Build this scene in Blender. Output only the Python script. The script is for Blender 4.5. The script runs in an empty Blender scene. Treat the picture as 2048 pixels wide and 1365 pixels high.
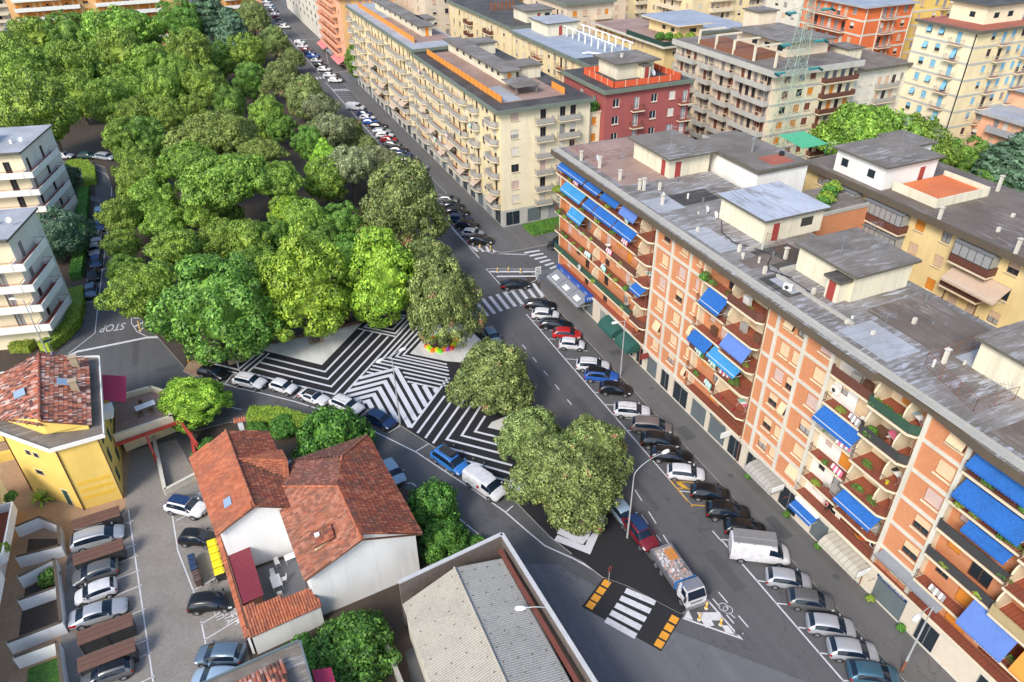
import bpy, bmesh, math, random
from mathutils import Vector, Matrix, noise
S = bpy.context.scene
PI = math.pi
rad = math.radians
# ---------------------------------------------------------------- camera
FPX, TH, YAW, ROLL, CH = 1447.7, rad(33.72), rad(22.85), rad(-0.957), 57.0
Fv = Vector((math.sin(YAW)*math.cos(TH), math.cos(YAW)*math.cos(TH), -math.sin(TH)))
R0 = Vector((math.cos(YAW), -math.sin(YAW), 0)); U0 = R0.cross(Fv)
Rv = math.cos(ROLL)*R0 + math.sin(ROLL)*U0
Uv = -math.sin(ROLL)*R0 + math.cos(ROLL)*U0
cd = bpy.data.cameras.new('camera'); cam = bpy.data.objects.new('camera', cd)
S.collection.objects.link(cam); S.camera = cam
cam.matrix_world = Matrix(((Rv.x, Uv.x, -Fv.x, 0), (Rv.y, Uv.y, -Fv.y, 0), (Rv.z, Uv.z, -Fv.z, CH), (0, 0, 0, 1)))
cd.sensor_width = 36; cd.lens = FPX/2048*36; cd.clip_start = .5; cd.clip_end = 5000
# ---------------------------------------------------------------- light
SUN_EL, SUN_AZ = rad(40), Vector((-.8, -.6, 0)).normalized()
w = bpy.data.worlds.new('World'); S.world = w; w.use_nodes = True
nt = w.node_tree; sky = nt.nodes.new('ShaderNodeTexSky'); sky.sky_type = 'NISHITA'; sky.sun_disc = False
sky.sun_elevation = SUN_EL; sky.sun_rotation = math.atan2(SUN_AZ.x, SUN_AZ.y)
sky.air_density = 1.0; sky.dust_density = 1.5; sky.ozone_density = 1.0
nt.links.new(sky.outputs[0], nt.nodes['Background'].inputs[0]); nt.nodes['Background'].inputs[1].default_value = .14
sd = bpy.data.lights.new('sun', 'SUN'); sd.energy = 1.75; sd.angle = rad(18); sd.color = (1, .93, .83)
so = bpy.data.objects.new('sun', sd); S.collection.objects.link(so)
to_sun = (SUN_AZ*math.cos(SUN_EL) + Vector((0, 0, math.sin(SUN_EL)))).normalized()
so.rotation_euler = to_sun.to_track_quat('Z', 'Y').to_euler(); so.location = to_sun*300
S.view_settings.view_transform = 'Standard'; S.view_settings.look = 'None'; S.view_settings.gamma = 1
S.view_settings.exposure = .93
# ---------------------------------------------------------------- helpers
def g(px, py, z=0.0):
    """point of the real ground (or of the level z) that the pixel of the 2048 px photograph shows"""
    d = Fv + Rv*((px-1024)/FPX) - Uv*((py-682.5)/FPX)
    t = (z-CH)/d.z
    return Vector((d.x*t, d.y*t))
C = S.collection
def tag(o, label=None, cat=None, group=None, kind=None):
    if label: o['label'] = label
    if cat: o['category'] = cat
    if group: o['group'] = group
    if kind: o['kind'] = kind
    return o
def empty(name, x, y, z=0, rz=0, label=None, cat=None, group=None):
    o = bpy.data.objects.new(name, None); C.objects.link(o); o.empty_display_size = .5
    o.location = (x, y, z); o.rotation_euler = (0, 0, rz)
    return tag(o, label, cat, group)
class MB:
    def __init__(s): s.v = []; s.f = []; s.m = []
    def add(s, vs, fs, mi=0):
        n = len(s.v); s.v += [tuple(p) for p in vs]
        for f in fs: s.f.append([n+i for i in f]); s.m.append(mi)
    def box(s, x0, x1, y0, y1, z0, z1, mi=0, top=None):
        vs = [(x0,y0,z0),(x1,y0,z0),(x1,y1,z0),(x0,y1,z0),(x0,y0,z1),(x1,y0,z1),(x1,y1,z1),(x0,y1,z1)]
        s.add(vs, [(0,3,2,1),(0,1,5,4),(1,2,6,5),(2,3,7,6),(3,0,4,7)], mi); n = len(s.v)-8
        s.f.append([n+4,n+5,n+6,n+7]); s.m.append(mi if top is None else top)
    def bar(s, a, b, r, mi=0, r2=None, n=4):
        a = Vector(a); b = Vector(b); d = b-a
        if d.length < 1e-6: return
        u = d.normalized().orthogonal().normalized()
        if abs(d.normalized().z) < .99: u = Vector((0,0,1)).cross(d).normalized()
        w_ = d.normalized().cross(u); r2 = r if r2 is None else r2
        vs = []
        for p, q in ((a, r), (b, r2)):
            for k in range(n):
                t = 2*PI*(k+.5)/n; vs.append(p + (u*math.cos(t)+w_*math.sin(t))*q)
        fs = [(k, (k+1) % n, n+(k+1) % n, n+k) for k in range(n)]
        fs += [tuple(range(n-1, -1, -1)), tuple(range(n, 2*n))]
        s.add(vs, fs, mi)
    def tube(s, pts, r, mi=0, n=6):
        for a, b in zip(pts, pts[1:]): s.bar(a, b, r, mi, None, n)
    def prism(s, poly, z0, z1, mi=0, top=None):
        n = len(poly); a = sum(poly[i][0]*poly[(i+1) % n][1]-poly[(i+1) % n][0]*poly[i][1] for i in range(n))
        if a < 0: poly = poly[::-1]
        s.add([(p[0],p[1],z0) for p in poly]+[(p[0],p[1],z1) for p in poly],
              [(i, (i+1) % n, n+(i+1) % n, n+i) for i in range(n)]+[tuple(range(n-1,-1,-1))], mi)
        s.f.append([len(s.v)-n+i for i in range(n)]); s.m.append(mi if top is None else top)
    def quad(s, a, b, c, d, mi=0): s.add([a, b, c, d], [(0,1,2,3)], mi)
    def slab(s, pts, th, mi=0, top=None):
        """thin solid under a planar 3D polygon"""
        n = len(pts); P = [Vector(p) for p in pts]
        nn = (P[1]-P[0]).cross(P[2]-P[0]).normalized()
        if nn.z < 0: P = P[::-1]; nn = -nn
        s.add(P+[p-nn*th for p in P], [tuple(range(2*n-1, n-1, -1))]+[(i, n+i, n+(i+1) % n, (i+1) % n) for i in range(n)], mi)
        s.f.append([len(s.v)-2*n+i for i in range(n)]); s.m.append(mi if top is None else top)
    def mesh(s, name, mats, smooth=False):
        me = bpy.data.meshes.new(name); me.from_pydata(s.v, [], s.f)
        for m in (mats if isinstance(mats, (list, tuple)) else [mats]): me.materials.append(m)
        me.polygons.foreach_set('material_index', s.m)
        if smooth: me.polygons.foreach_set('use_smooth', [True]*len(s.f))
        me.update(); return me
    def build(s, name, mats, parent=None, smooth=False, loc=None, rz=0):
        return link(name, s.mesh(name, mats, smooth), parent, loc, rz)
def link(name, me, parent=None, loc=None, rz=0):
    o = bpy.data.objects.new(name, me); C.objects.link(o)
    if parent is not None: o.parent = parent
    if loc is not None: o.location = loc
    if rz: o.rotation_euler = (0, 0, rz)
    return o
def copy_tree(o, parent=None):
    c = o.copy(); C.objects.link(c); c.parent = parent
    for ch in list(o.children): copy_tree(ch, c)
    return c
def kill(o):
    for ch in list(o.children): kill(ch)
    bpy.data.objects.remove(o)
# ---------------------------------------------------------------- materials
MAT = {}
def NT(name):
    m = bpy.data.materials.new(name); m.use_nodes = True; t = m.node_tree
    return m, t, t.nodes['Principled BSDF']
def nd(t, kind, **kw):
    n = t.nodes.new('ShaderNode'+kind)
    for k, v in kw.items():
        if k in n.inputs: n.inputs[k].default_value = v
        else: setattr(n, k, v)
    return n
def mixc(t, fac, a, b):
    n = t.nodes.new('ShaderNodeMix'); n.data_type = 'RGBA'
    for i, v in ((0, fac), (6, a), (7, b)):
        if isinstance(v, bpy.types.NodeSocket): t.links.new(v, n.inputs[i])
        else: n.inputs[i].default_value = v if i == 0 else (*v[:3], 1)
    return n.outputs[2]
def posn(t, sc=(1, 1, 1), obj=False):
    if obj: src = nd(t, 'TexCoord').outputs['Object']
    else: src = nd(t, 'NewGeometry').outputs['Position']
    mp = nd(t, 'Mapping'); mp.inputs['Scale'].default_value = sc; t.links.new(src, mp.inputs[0]); return mp.outputs[0]
def noisen(t, vec, scale, detail=4, lo=.35, hi=.65, rough=.55, dist=0):
    n = nd(t, 'TexNoise', Scale=scale, Detail=detail, Roughness=rough, Distortion=dist); t.links.new(vec, n.inputs['Vector'])
    r = nd(t, 'MapRange'); r.inputs[1].default_value = lo; r.inputs[2].default_value = hi
    t.links.new(n.outputs[0], r.inputs[0]); return r.outputs[0]
def M(name, col, rough=.8, metal=0, var=.18, scale=1.5, bump=0, col2=None, obj=False, coat=0, spec=None):
    """plain painted / plastered surface with broad and fine variation"""
    if name in MAT: return MAT[name]
    m, t, b = NT(name)
    c2 = col2 or tuple(c*(1-var) for c in col)
    v = posn(t, obj=obj)
    f = noisen(t, v, scale, 6, .3, .7)
    c = mixc(t, f, c2, col)
    f2 = noisen(t, v, scale*9, 3, .35, .75)
    c = mixc(t, f2, c, tuple(x*(1+var*.5) for x in col))
    t.links.new(c, b.inputs['Base Color'])
    b.inputs['Roughness'].default_value = rough; b.inputs['Metallic'].default_value = metal
    if coat: b.inputs['Coat Weight'].default_value = coat; b.inputs['Coat Roughness'].default_value = .05
    if bump:
        bn = nd(t, 'Bump', Strength=bump, Distance=.03); t.links.new(noisen(t, v, scale*14, 4, 0, 1), bn.inputs['Height'])
        t.links.new(bn.outputs[0], b.inputs['Normal'])
    MAT[name] = m; return m
def wallm(name, col, streak=.25, sc=1.0):
    """plaster wall with rain streaks running down and a few stains"""
    if name in MAT: return MAT[name]
    m, t, b = NT(name)
    c = mixc(t, noisen(t, posn(t, (.35, .35, .2)), 1.2*sc, 5), tuple(x*.86 for x in col), col)
    s = noisen(t, posn(t, (1.6, 1.6, .12)), 1.5*sc, 6, .5, .8)
    c = mixc(t, mixf(t, s, streak), c, tuple(x*.55 for x in col))
    c = mixc(t, noisen(t, posn(t), 9, 4, .5, .9), c, tuple(min(1, x*1.12) for x in col))
    t.links.new(c, b.inputs['Base Color']); b.inputs['Roughness'].default_value = .9
    MAT[name] = m; return m
def mixf(t, a, k):
    n = nd(t, 'Math', operation='MULTIPLY'); t.links.new(a, n.inputs[0]); n.inputs[1].default_value = k; return n.outputs[0]
def brickm(name, c1, c2, mortar, w_=.26, h_=.075, face='x'):
    if name in MAT: return MAT[name]
    m, t, b = NT(name)
    gp = nd(t, 'NewGeometry').outputs['Position']; sp = nd(t, 'SeparateXYZ'); t.links.new(gp, sp.inputs[0])
    cb = nd(t, 'CombineXYZ'); ad = nd(t, 'Math', operation='ADD'); t.links.new(sp.outputs[0], ad.inputs[0]); t.links.new(sp.outputs[1], ad.inputs[1])
    t.links.new(ad.outputs[0], cb.inputs[0]); t.links.new(sp.outputs[2], cb.inputs[1])
    br = nd(t, 'TexBrick'); br.inputs['Scale'].default_value = 1; br.inputs['Brick Width'].default_value = w_; br.inputs['Row Height'].default_value = h_
    br.inputs['Mortar Size'].default_value = .008; br.inputs['Color1'].default_value = (*c1, 1); br.inputs['Color2'].default_value = (*c2, 1); br.inputs['Mortar'].default_value = (*mortar, 1)
    t.links.new(cb.outputs[0], br.inputs['Vector'])
    s = noisen(t, posn(t, (.5, .5, 2.2)), 1.3, 6, .62, .78, dist=1.5)
    c = mixc(t, mixf(t, s, .45), br.outputs[0], tuple(min(1, x*1.25+.12) for x in c1))
    c = mixc(t, mixf(t, noisen(t, posn(t, (.6, .6, .25)), .8, 4), .35), c, tuple(x*.68 for x in c1))
    t.links.new(c, b.inputs['Base Color']); b.inputs['Roughness'].default_value = .9; MAT[name] = m; return m
def roofm(name, c1, c2, c3, seam=1.0, ang=0, patch=.5, streak=.6):
    """weathered bitumen membrane: rolls with seams, pale worn paint patches, puddle stains"""
    if name in MAT: return MAT[name]
    m, t, b = NT(name)
    mp = nd(t, 'Mapping'); mp.inputs['Rotation'].default_value = (0, 0, ang); t.links.new(nd(t, 'NewGeometry').outputs['Position'], mp.inputs[0]); v = mp.outputs[0]
    c = mixc(t, noisen(t, v, .25, 6, .38, .62), c1, c2)
    st = nd(t, 'Mapping'); st.inputs['Scale'].default_value = (.5, 2.6, 1); t.links.new(v, st.inputs[0])
    k = noisen(t, st.outputs[0], .9, 8, .5, .62, .7, .6)
    pm = noisen(t, v, .13, 3, .5-.18*patch, .7-.2*patch)
    mu = nd(t, 'Math', operation='MULTIPLY'); t.links.new(k, mu.inputs[0]); t.links.new(pm, mu.inputs[1])
    c = mixc(t, mixf(t, mu.outputs[0], streak), c, c3)
    br = nd(t, 'TexBrick'); br.inputs['Scale'].default_value = 1; br.inputs['Brick Width'].default_value = 9; br.inputs['Row Height'].default_value = seam
    br.inputs['Mortar Size'].default_value = .035; br.inputs['Mortar Smooth'].default_value = .3
    for q in ('Color1', 'Color2'): br.inputs[q].default_value = (0, 0, 0, 1)
    br.inputs['Mortar'].default_value = (1, 1, 1, 1); t.links.new(v, br.inputs['Vector'])
    c = mixc(t, mixf(t, br.outputs[1], .5), c, tuple(x*.45 for x in c1))
    c = mixc(t, mixf(t, noisen(t, v, 6, 5, .3, .8), .35), c, tuple(x*.6 for x in c1))
    t.links.new(c, b.inputs['Base Color']); b.inputs['Roughness'].default_value = .75
    bn = nd(t, 'Bump', Strength=.3, Distance=.03); t.links.new(noisen(t, v, 5, 5, 0, 1), bn.inputs['Height']); t.links.new(bn.outputs[0], b.inputs['Normal'])
    MAT[name] = m; return m
def asphalt(name, col, warm=(1, 1, 1), patches=True):
    m, t, b = NT(name); v = posn(t)
    col = tuple(col*x for x in warm)
    c = mixc(t, noisen(t, v, .09, 6, .35, .65), tuple(x*.78 for x in col), tuple(x*1.22 for x in col))
    c = mixc(t, mixf(t, noisen(t, v, .5, 8, .45, .7, .65), .45), c, tuple(x*.62 for x in col))
    c = mixc(t, noisen(t, v, 22, 3, .3, .8), tuple(x*.8 for x in col), c)
    # wheel tracks along the avenue
    tr = noisen(t, posn(t, (.9, .03, 1)), 1, 3, .4, .7); c = mixc(t, mixf(t, tr, .3), c, tuple(x*1.35 for x in col))
    if patches:
        vo = nd(t, 'TexVoronoi', feature='DISTANCE_TO_EDGE', Scale=.16); mpd = nd(t, 'TexNoise', Scale=.6, Detail=4)
        t.links.new(v, mpd.inputs['Vector']); av = nd(t, 'VectorMath', operation='ADD'); t.links.new(v, av.inputs[0])
        sv = nd(t, 'VectorMath', operation='SCALE'); sv.inputs['Scale'].default_value = 2.2; t.links.new(mpd.outputs[1], sv.inputs[0]); t.links.new(sv.outputs[0], av.inputs[1])
        t.links.new(av.outputs[0], vo.inputs['Vector'])
        r = nd(t, 'MapRange'); r.inputs[1].default_value = 0; r.inputs[2].default_value = .006; r.inputs[3].default_value = .55; r.inputs[4].default_value = 0
        t.links.new(vo.outputs[0], r.inputs[0]); c = mixc(t, r.outputs[0], c, tuple(x*.35 for x in col))
    t.links.new(c, b.inputs['Base Color']); b.inputs['Roughness'].default_value = .82
    bn = nd(t, 'Bump', Strength=.25, Distance=.01); t.links.new(noisen(t, v, 30, 3, 0, 1), bn.inputs['Height']); t.links.new(bn.outputs[0], b.inputs['Normal'])
    MAT[name] = m; return m
def paintm(name, col, wear=.5):
    """road paint worn through in places"""
    m, t, b = NT(name); v = posn(t)
    c = mixc(t, mixf(t, noisen(t, v, 2.2, 8, .5, .72, .7), wear), col, tuple(x*.35+.03 for x in col))
    c = mixc(t, mixf(t, noisen(t, v, .4, 3), .25), c, tuple(x*.75 for x in col))
    t.links.new(c, b.inputs['Base Color']); b.inputs['Roughness'].default_value = .7; MAT[name] = m; return m
def leafm(name, c_lo, c_hi, c_alt=None, alt=.06):
    m, t, b = NT(name)
    gi = nd(t, 'NewGeometry'); oi = nd(t, 'ObjectInfo')
    c = mixc(t, gi.outputs['Random Per Island'], c_lo, c_hi)
    hsv = nd(t, 'HueSaturation'); r1 = nd(t, 'MapRange'); r1.inputs[3].default_value = .49; r1.inputs[4].default_value = .512
    r2 = nd(t, 'MapRange'); r2.inputs[3].default_value = .85; r2.inputs[4].default_value = 1.2
    t.links.new(oi.outputs['Random'], r1.inputs[0]); t.links.new(oi.outputs['Random'], r2.inputs[0])
    t.links.new(r1.outputs[0], hsv.inputs['Hue']); t.links.new(r2.outputs[0], hsv.inputs['Value']); t.links.new(c, hsv.inputs['Color'])
    c = hsv.outputs[0]
    cl = nd(t, 'HueSaturation'); r3 = nd(t, 'MapRange'); r3.inputs[3].default_value = .72; r3.inputs[4].default_value = 1.35
    t.links.new(noisen(t, posn(t, obj=True), 3.6, 2, .36, .64), r3.inputs[0]); t.links.new(r3.outputs[0], cl.inputs['Value']); t.links.new(c, cl.inputs['Color']); c = cl.outputs[0]
    if c_alt:
        c = mixc(t, noisen(t, posn(t, obj=True), 2.6, 3, .66, .70), c, c_alt)
    t.links.new(c, b.inputs['Base Color']); b.inputs['Roughness'].default_value = .6
    tr = nd(t, 'BsdfTranslucent'); t.links.new(c, tr.inputs['Color']); ms = nd(t, 'MixShader'); ms.inputs[0].default_value = .12
    t.links.new(b.outputs[0], ms.inputs[1]); t.links.new(tr.outputs[0], ms.inputs[2])
    t.links.new(ms.outputs[0], t.nodes['Material Output'].inputs['Surface']); MAT[name] = m; return m
def tilem(name, cols, dark):
    """clay tiles, every tile its own tone, with lichen blotches"""
    m, t, b = NT(name); gi = nd(t, 'NewGeometry')
    cr = nd(t, 'ValToRGB'); e = cr.color_ramp; e.interpolation = 'CONSTANT'
    while len(e.elements) < len(cols): e.elements.new(.5)
    for i, cc in enumerate(cols): e.elements[i].position = i/len(cols); e.elements[i].color = (*cc, 1)
    t.links.new(gi.outputs['Random Per Island'], cr.inputs[0])
    c = mixc(t, mixf(t, noisen(t, posn(t), .55, 6, .45, .7, .7), .75), cr.outputs[0], dark)
    t.links.new(c, b.inputs['Base Color']); b.inputs['Roughness'].default_value = .85; MAT[name] = m; return m
asphalt('asphalt', .105, (1, 1, 1.04)); asphalt('asphalt_new', .02, (1, 1, 1.1), False); asphalt('asphalt_pale', .15, (.96, 1, 1.08))
asphalt('sidewalk_asphalt', .125, (1.04, 1, .98)); asphalt('plaza_black', .017, (1, 1, 1.25), False); asphalt('plaza_grey', .62, (1, 1.01, .98), False)
asphalt('earth', .05, (1.3, .95, .7), False); 
paintm('paint_white', (.62, .62, .64), .55); paintm('paint_plaza', (.62, .63, .68), .3); paintm('paint_orange', (.75, .33, .03), .3); paintm('paint_yellow', (.62, .34, .03), .6)
def paverm(name, c1, c2, mo, w_=.2, h_=.1):
    m, t, b = NT(name); v = posn(t); br = nd(t, 'TexBrick'); br.inputs['Scale'].default_value = 1; br.inputs['Brick Width'].default_value = w_; br.inputs['Row Height'].default_value = h_; br.inputs['Mortar Size'].default_value = .012
    for q, cc in (('Color1', c1), ('Color2', c2), ('Mortar', mo)): br.inputs[q].default_value = (*cc, 1)
    t.links.new(v, br.inputs['Vector']); c = mixc(t, mixf(t, noisen(t, v, .35, 6, .4, .68, .65), .55), br.outputs[0], tuple(x*.5 for x in c1)); c = mixc(t, mixf(t, noisen(t, v, 3, 6, .45, .75), .4), c, tuple(x*1.3 for x in c2))
    t.links.new(c, b.inputs['Base Color']); b.inputs['Roughness'].default_value = .85; MAT[name] = m
paverm('paver', (.31, .28, .245), (.235, .215, .19), (.15, .14, .13)); paverm('paver_warm', (.44, .28, .165), (.36, .235, .145), (.22, .17, .12), .4, .2)
M('kerb', (.36, .35, .33), .8, bump=.3); M('black', (.012, .012, .014), .6, var=.1); M('rubber', (.02, .02, .022), .8); M('white', (.78, .78, .76), .6)
M('metal', (.5, .5, .52), .4, .8); M('pole', (.55, .56, .55), .5, .4); M('galv', (.3, .31, .32), .5, .5); M('rust', (.22, .09, .05), .8)
M('glass', (.02, .03, .04), .1, 0, .1, spec=1); M('glass_curtain', (.32, .33, .33), .25, var=.3, scale=4); M('autoglass', (.008, .016, .03), .05, 0, .05)
M('cream', (.72, .62, .44)); M('sand', (.42, .33, .22), .9, bump=.5)
M('dark_red', (.26, .045, .035), .7); M('orange_blind', (.62, .25, .05), .7); M('beige_blind', (.66, .47, .28), .7); M('pink_blind', (.6, .42, .38), .7)
M('brown_wood', (.13, .06, .035), .6); M('green_dark', (.02, .06, .045), .7)
def mat(n): return MAT[n]
# ================================================================ ground, roads, markings
def sheet(name, pts, z, m, kind='structure', px=True, label=None, cat=None, thick=None, zp=None):
    P = [g(p[0], p[1], z if zp is None else zp) for p in pts] if px else pts
    b = MB()
    if thick: b.prism([(p[0], p[1]) for p in P], z-thick, z, 1 if isinstance(m, list) else 0, 0)
    else: b.add([(p[0], p[1], z) for p in P], [tuple(range(len(P)))] if poly_ccw(P) else [tuple(range(len(P)-1, -1, -1))])
    o = b.build(name, [mat(x) for x in m] if isinstance(m, list) else mat(m)); o['kind'] = kind
    return o
def poly_ccw(P): return sum(P[i][0]*P[(i+1) % len(P)][1]-P[(i+1) % len(P)][0]*P[i][1] for i in range(len(P))) > 0
def stripe(b, pts, wd, z, px=True, mi=0):
    P = [g(p[0], p[1], z) for p in pts] if px else [Vector(p) for p in pts]
    n = len(P); L = []
    for i in range(n):
        d1 = (P[i]-P[i-1]).normalized() if i else (P[1]-P[0]).normalized()
        d2 = (P[i+1]-P[i]).normalized() if i < n-1 else d1
        n1 = Vector((-d1.y, d1.x)); n2 = Vector((-d2.y, d2.x)); mm = (n1+n2)
        mm = mm/max(.25, mm.length_squared)*2 if mm.length > .1 else n1
        L.append(mm*(wd/2))
    for i in range(n-1):
        a, c = P[i], P[i+1]
        b.add([(*(a-L[i]), z), (*(c-L[i+1]), z), (*(c+L[i+1]), z), (*(a+L[i]), z)], [(0,1,2,3)], mi)
def dashes(b, p, q, wd, z, on, off):
    a = g(*p, z); c = g(*q, z); L = (c-a).length; d = (c-a).normalized(); s = 0
    while s < L: stripe(b, [a+d*s, a+d*min(L, s+on)], wd, z, False); s += on+off
sheet('ground', [(-900, -300), (1500, -300), (1500, 2600), (-900, 2600)], -.03, 'earth', px=False)
sheet('road', [(-140, -20), (42.6, -20), (42.6, 620), (-140, 620)], 0, 'asphalt', px=False)
sheet('side_street', [(42.6, 96), (230, 92), (230, 104.5), (42.6, 105.5)], .002, 'asphalt', px=False)
sheet('courtyard', [(44, -20), (260, -20), (260, 640), (44, 640)], -.012, 'asphalt_pale', px=False)
# avenue pavements
SW = ['sidewalk_asphalt', 'kerb']
sheet('pavement', [(42.4, -20), (46.5, -20), (46.5, 91.5), (44.5, 93), (42.9, 90)], .12, SW, px=False, thick=.16)
sheet('pavement', [(41.6, 105.9), (42.3, 104.9), (44, 104.4), (62, 104), (66, 108), (66, 112.6), (46.6, 113.5), (46.6, 232), (42.6, 232), (42.5, 120), (41.4, 109)], .12, SW, px=False, thick=.16)
sheet('pavement', [(42.6, 246), (49, 246), (49, 420), (42.8, 420)], .12, SW, px=False, thick=.16)
# park: soil island under the trees
park = [(-9.5, 90), (-14.7, 105.8), (-17.2, 112), (-18.5, 125), (-19.8, 160), (-22.5, 182), (-27, 189), (-36, 192), (-90, 196), (-110, 240), (-60, 300), (-20, 350), (30, 372), (33, 300), (33, 190), (30, 120), (30.5, 97), (20, 90), (4, 92)]
sheet('park_soil', park, .1, ['earth', 'kerb'], px=False, thick=.14)
# striped plaza, a raised slab with a kerb
sheet('corner_paving', [(366, 742), (380, 722), (420, 712), (470, 702), (440, 740), (425, 752), (385, 752)], .125, ['paver_warm', 'kerb'], thick=.16)
plaza_px = [(408, 752), (452, 708), (545, 690), (640, 664), (760, 640), (830, 612), (905, 562), (948, 640), (1003, 722), (1228, 1036), (1302, 1121), (1366, 1197), (1374, 1210), (1371, 1222), (1362, 1228), (1255, 1172), (1205, 1154), (1150, 1112), (1100, 1073), (1030, 1002), (950, 942), (866, 892), (800, 850), (737, 819), (700, 804), (655, 790), (600, 777), (520, 758), (470, 749), (425, 752)]
sheet('plaza', plaza_px, .13, ['plaza_black', 'kerb'], thick=.16)
zw = .136
A = lambda x, y: (380+x/5.12, 600+y/5.12)
Bz = lambda x, y: (640+x/5.12, 600+y/5.12)
Cz = lambda x, y: (780+x/5.12, 800+y/5.12)
Dz = lambda x, y: (1000+x/3.413, 965+y/3.413)
def m_(f, *pts): return [f(*p) for p in pts]
sheet('grey_paving', m_(A, (690,503), (1350,668), (1760,242), (1440,300), (1120,375), (850,440)), zw, 'plaza_grey')
sheet('grey_paving', m_(Bz, (1130,318), (920,552), (1290,628), (1430,640), (1760,620), (1800,560), (1560,330), (1490,270), (1300,180), (1200,240)), zw, 'plaza_grey')
sheet('grey_paving', m_(Cz, (1000,283), (1040,228), (1240,150), (1480,420), (1400,560), (1290,350)), zw, 'plaza_grey')
b = MB(); TH_ = .3
for f, pts in [(A, [(1790,312), (1383,737), (780,590)]), (A, [(1872,334), (1412,812), (715,640)]), (A, [(1955,352), (1447,888), (650,690)]),
        (A, [(2030,375), (1478,966), (1100,878), (590,742)]), (A, [(812,545), (588,745)]), (A, [(600,520), (748,552), (533,728)]),
        (A, [(500,532), (662,575), (492,716), (262,660), (335,600)]), (A, [(150,665), (235,595)]), (A, [(205,672), (290,595)]), (A, [(240,694), (480,752)]),
        (Bz, [(390,294), (782,378)]), (Bz, [(540,205), (455,278), (772,346), (925,175), (760,140)]), (Bz, [(575,222), (530,262), (747,304), (862,188), (750,165)]),
        (Bz, [(965,180), (245,968)]), (Bz, [(990,225), (630,617), (1320,768)]), (Bz, [(1015,262), (705,596), (1320,728)]), (Bz, [(1055,280), (782,580), (1310,695)]),
        (Bz, [(1095,308), (852,566), (1300,662)]), (Bz, [(568,638), (1330,808)]), (Bz, [(538,672), (700,708)]), (Bz, [(850,742), (1320,845)]), (Bz, [(512,706), (650,734)]), (Bz, [(865,787), (1290,880)]),
        (Bz, [(478,738), (560,756)]), (Bz, [(895,836), (1225,908)]), (Bz, [(1310,800), (932,1312)]),
        (Cz, [(282,340), (560,-40)]), (Cz, [(362,392), (680,-60)]), (Cz, [(440,446), (760,-10)]), (Cz, [(900,-45), (580,405), (1180,560)]), (Cz, [(930,60), (735,365), (1180,480)]),
        (Cz, [(975,165), (872,325), (1180,400)]), (Cz, [(610,495), (1250,672)]), (Cz, [(750,615), (1230,752)]), (Cz, [(1060,790), (1230,838)])]:
    stripe(b, m_(f, *pts), TH_, zw+.004)
stripe(b, m_(Cz, (1290,780), (1200,935)), .75, zw+.004); stripe(b, m_(Cz, (1345,850), (1262,1005)), .75, zw+.004)
stripe(b, m_(Dz, (380,378), (598,462), (700,225)), .8, zw+.004); stripe(b, m_(Dz, (400,330), (552,400), (640,300)), .8, zw+.004)
# thick chevrons, clipped on the straight boundary and the kerb
def isect(p, d, a, c):
    e = (c[0]-a[0], c[1]-a[1]); den = d[0]*e[1]-d[1]*e[0]
    return ((a[0]-p[0])*e[1]-(a[1]-p[1])*e[0])/den if abs(den) > 1e-9 else 1e9
for k in range(-4, 7):
    ap = (778-57*k, 706+66*k); dr = (.49, .87)
    t1 = min(isect(ap, dr, (1290,845), (925,1325)), isect(ap, dr, (560,1130), (1100,1420)))
    end = (ap[0]+dr[0]*(t1-14), ap[1]+dr[1]*(t1-14))
    if k < 0:
        t0 = isect(ap, dr, (895,836), (1225,908)); st = (ap[0]+dr[0]*(t0+12), ap[1]+dr[1]*(t0+12))
        if t1-t0 > 30: stripe(b, m_(Bz, st, end), .62, zw+.008)
    else:
        dl = (-.968, .25); tl = isect(ap, dl, (965,180), (245,968))
        tl = min(tl, 560); t2 = isect(ap, dl, (240,985), (560,1130))
        if t2 > 0: tl = min(tl, t2-10)
        le = (ap[0]+dl[0]*(tl-8), ap[1]+dl[1]*(tl-8))
        stripe(b, m_(Bz, le, ap, end), .62, zw+.008)
b.build('plaza_stripes', mat('paint_plaza'))['kind'] = 'structure'
for i, q in enumerate([m_(A, (1200,390), (1355,358), (1378,430), (1225,466)), m_(A, (385,620), (540,558), (558,632), (400,670)), m_(Bz, (640,262), (752,178), (797,236), (683,282)),
        m_(Dz, (475,285), (600,245), (640,312), (540,362))]):
    sheet('tree_pit', q, zw+.012, 'sand')
sheet('black_patch', m_(Dz, (620,470), (735,240), (800,300), (1030,540), (1200,735), (1255,810), (1262,850), (1238,885), (870,700), (720,640), (480,490)), zw+.002, 'asphalt_new')
# ---- road markings
zm = .006; w_ = MB()
def ln(pts, wd=.14, f=None): stripe(w_, m_(f, *pts) if f else pts, wd, zm)
Sz = lambda x, y: (1350+x/3.74, 1000+y/3.74)
Vz = lambda x, y: (1448+x/3.413, 965+y/3.413)
stripe(w_, [(38, -18), (38, 37.2)], .15, zm, False); stripe(w_, [(38, 42.2), (38, 84.4)], .15, zm, False); stripe(w_, [(38.2, 104.5), (38.0, 236)], .15, zm, False); stripe(w_, [(38.3, 247), (38.6, 420)], .15, zm, False)
BD = Vector((.84, -.54))
for y in [37.2-2.72*i for i in range(0, 19)]: stripe(w_, [(38, y), Vector((38, y))+BD*3.9], .13, zm, False)
for y in [44.5+2.72*i for i in range(0, 15)]: stripe(w_, [(38, y), Vector((38, y))+BD*4.4], .13, zm, False)
for y in [112+2.7*i for i in range(0, 42)]: stripe(w_, [(38, y), Vector((38, y))+BD*4.2], .12, zm, False)
dashes(w_, Sz(280,232), Sz(505,488), .13, zm, 1.5, 1.3)
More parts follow.
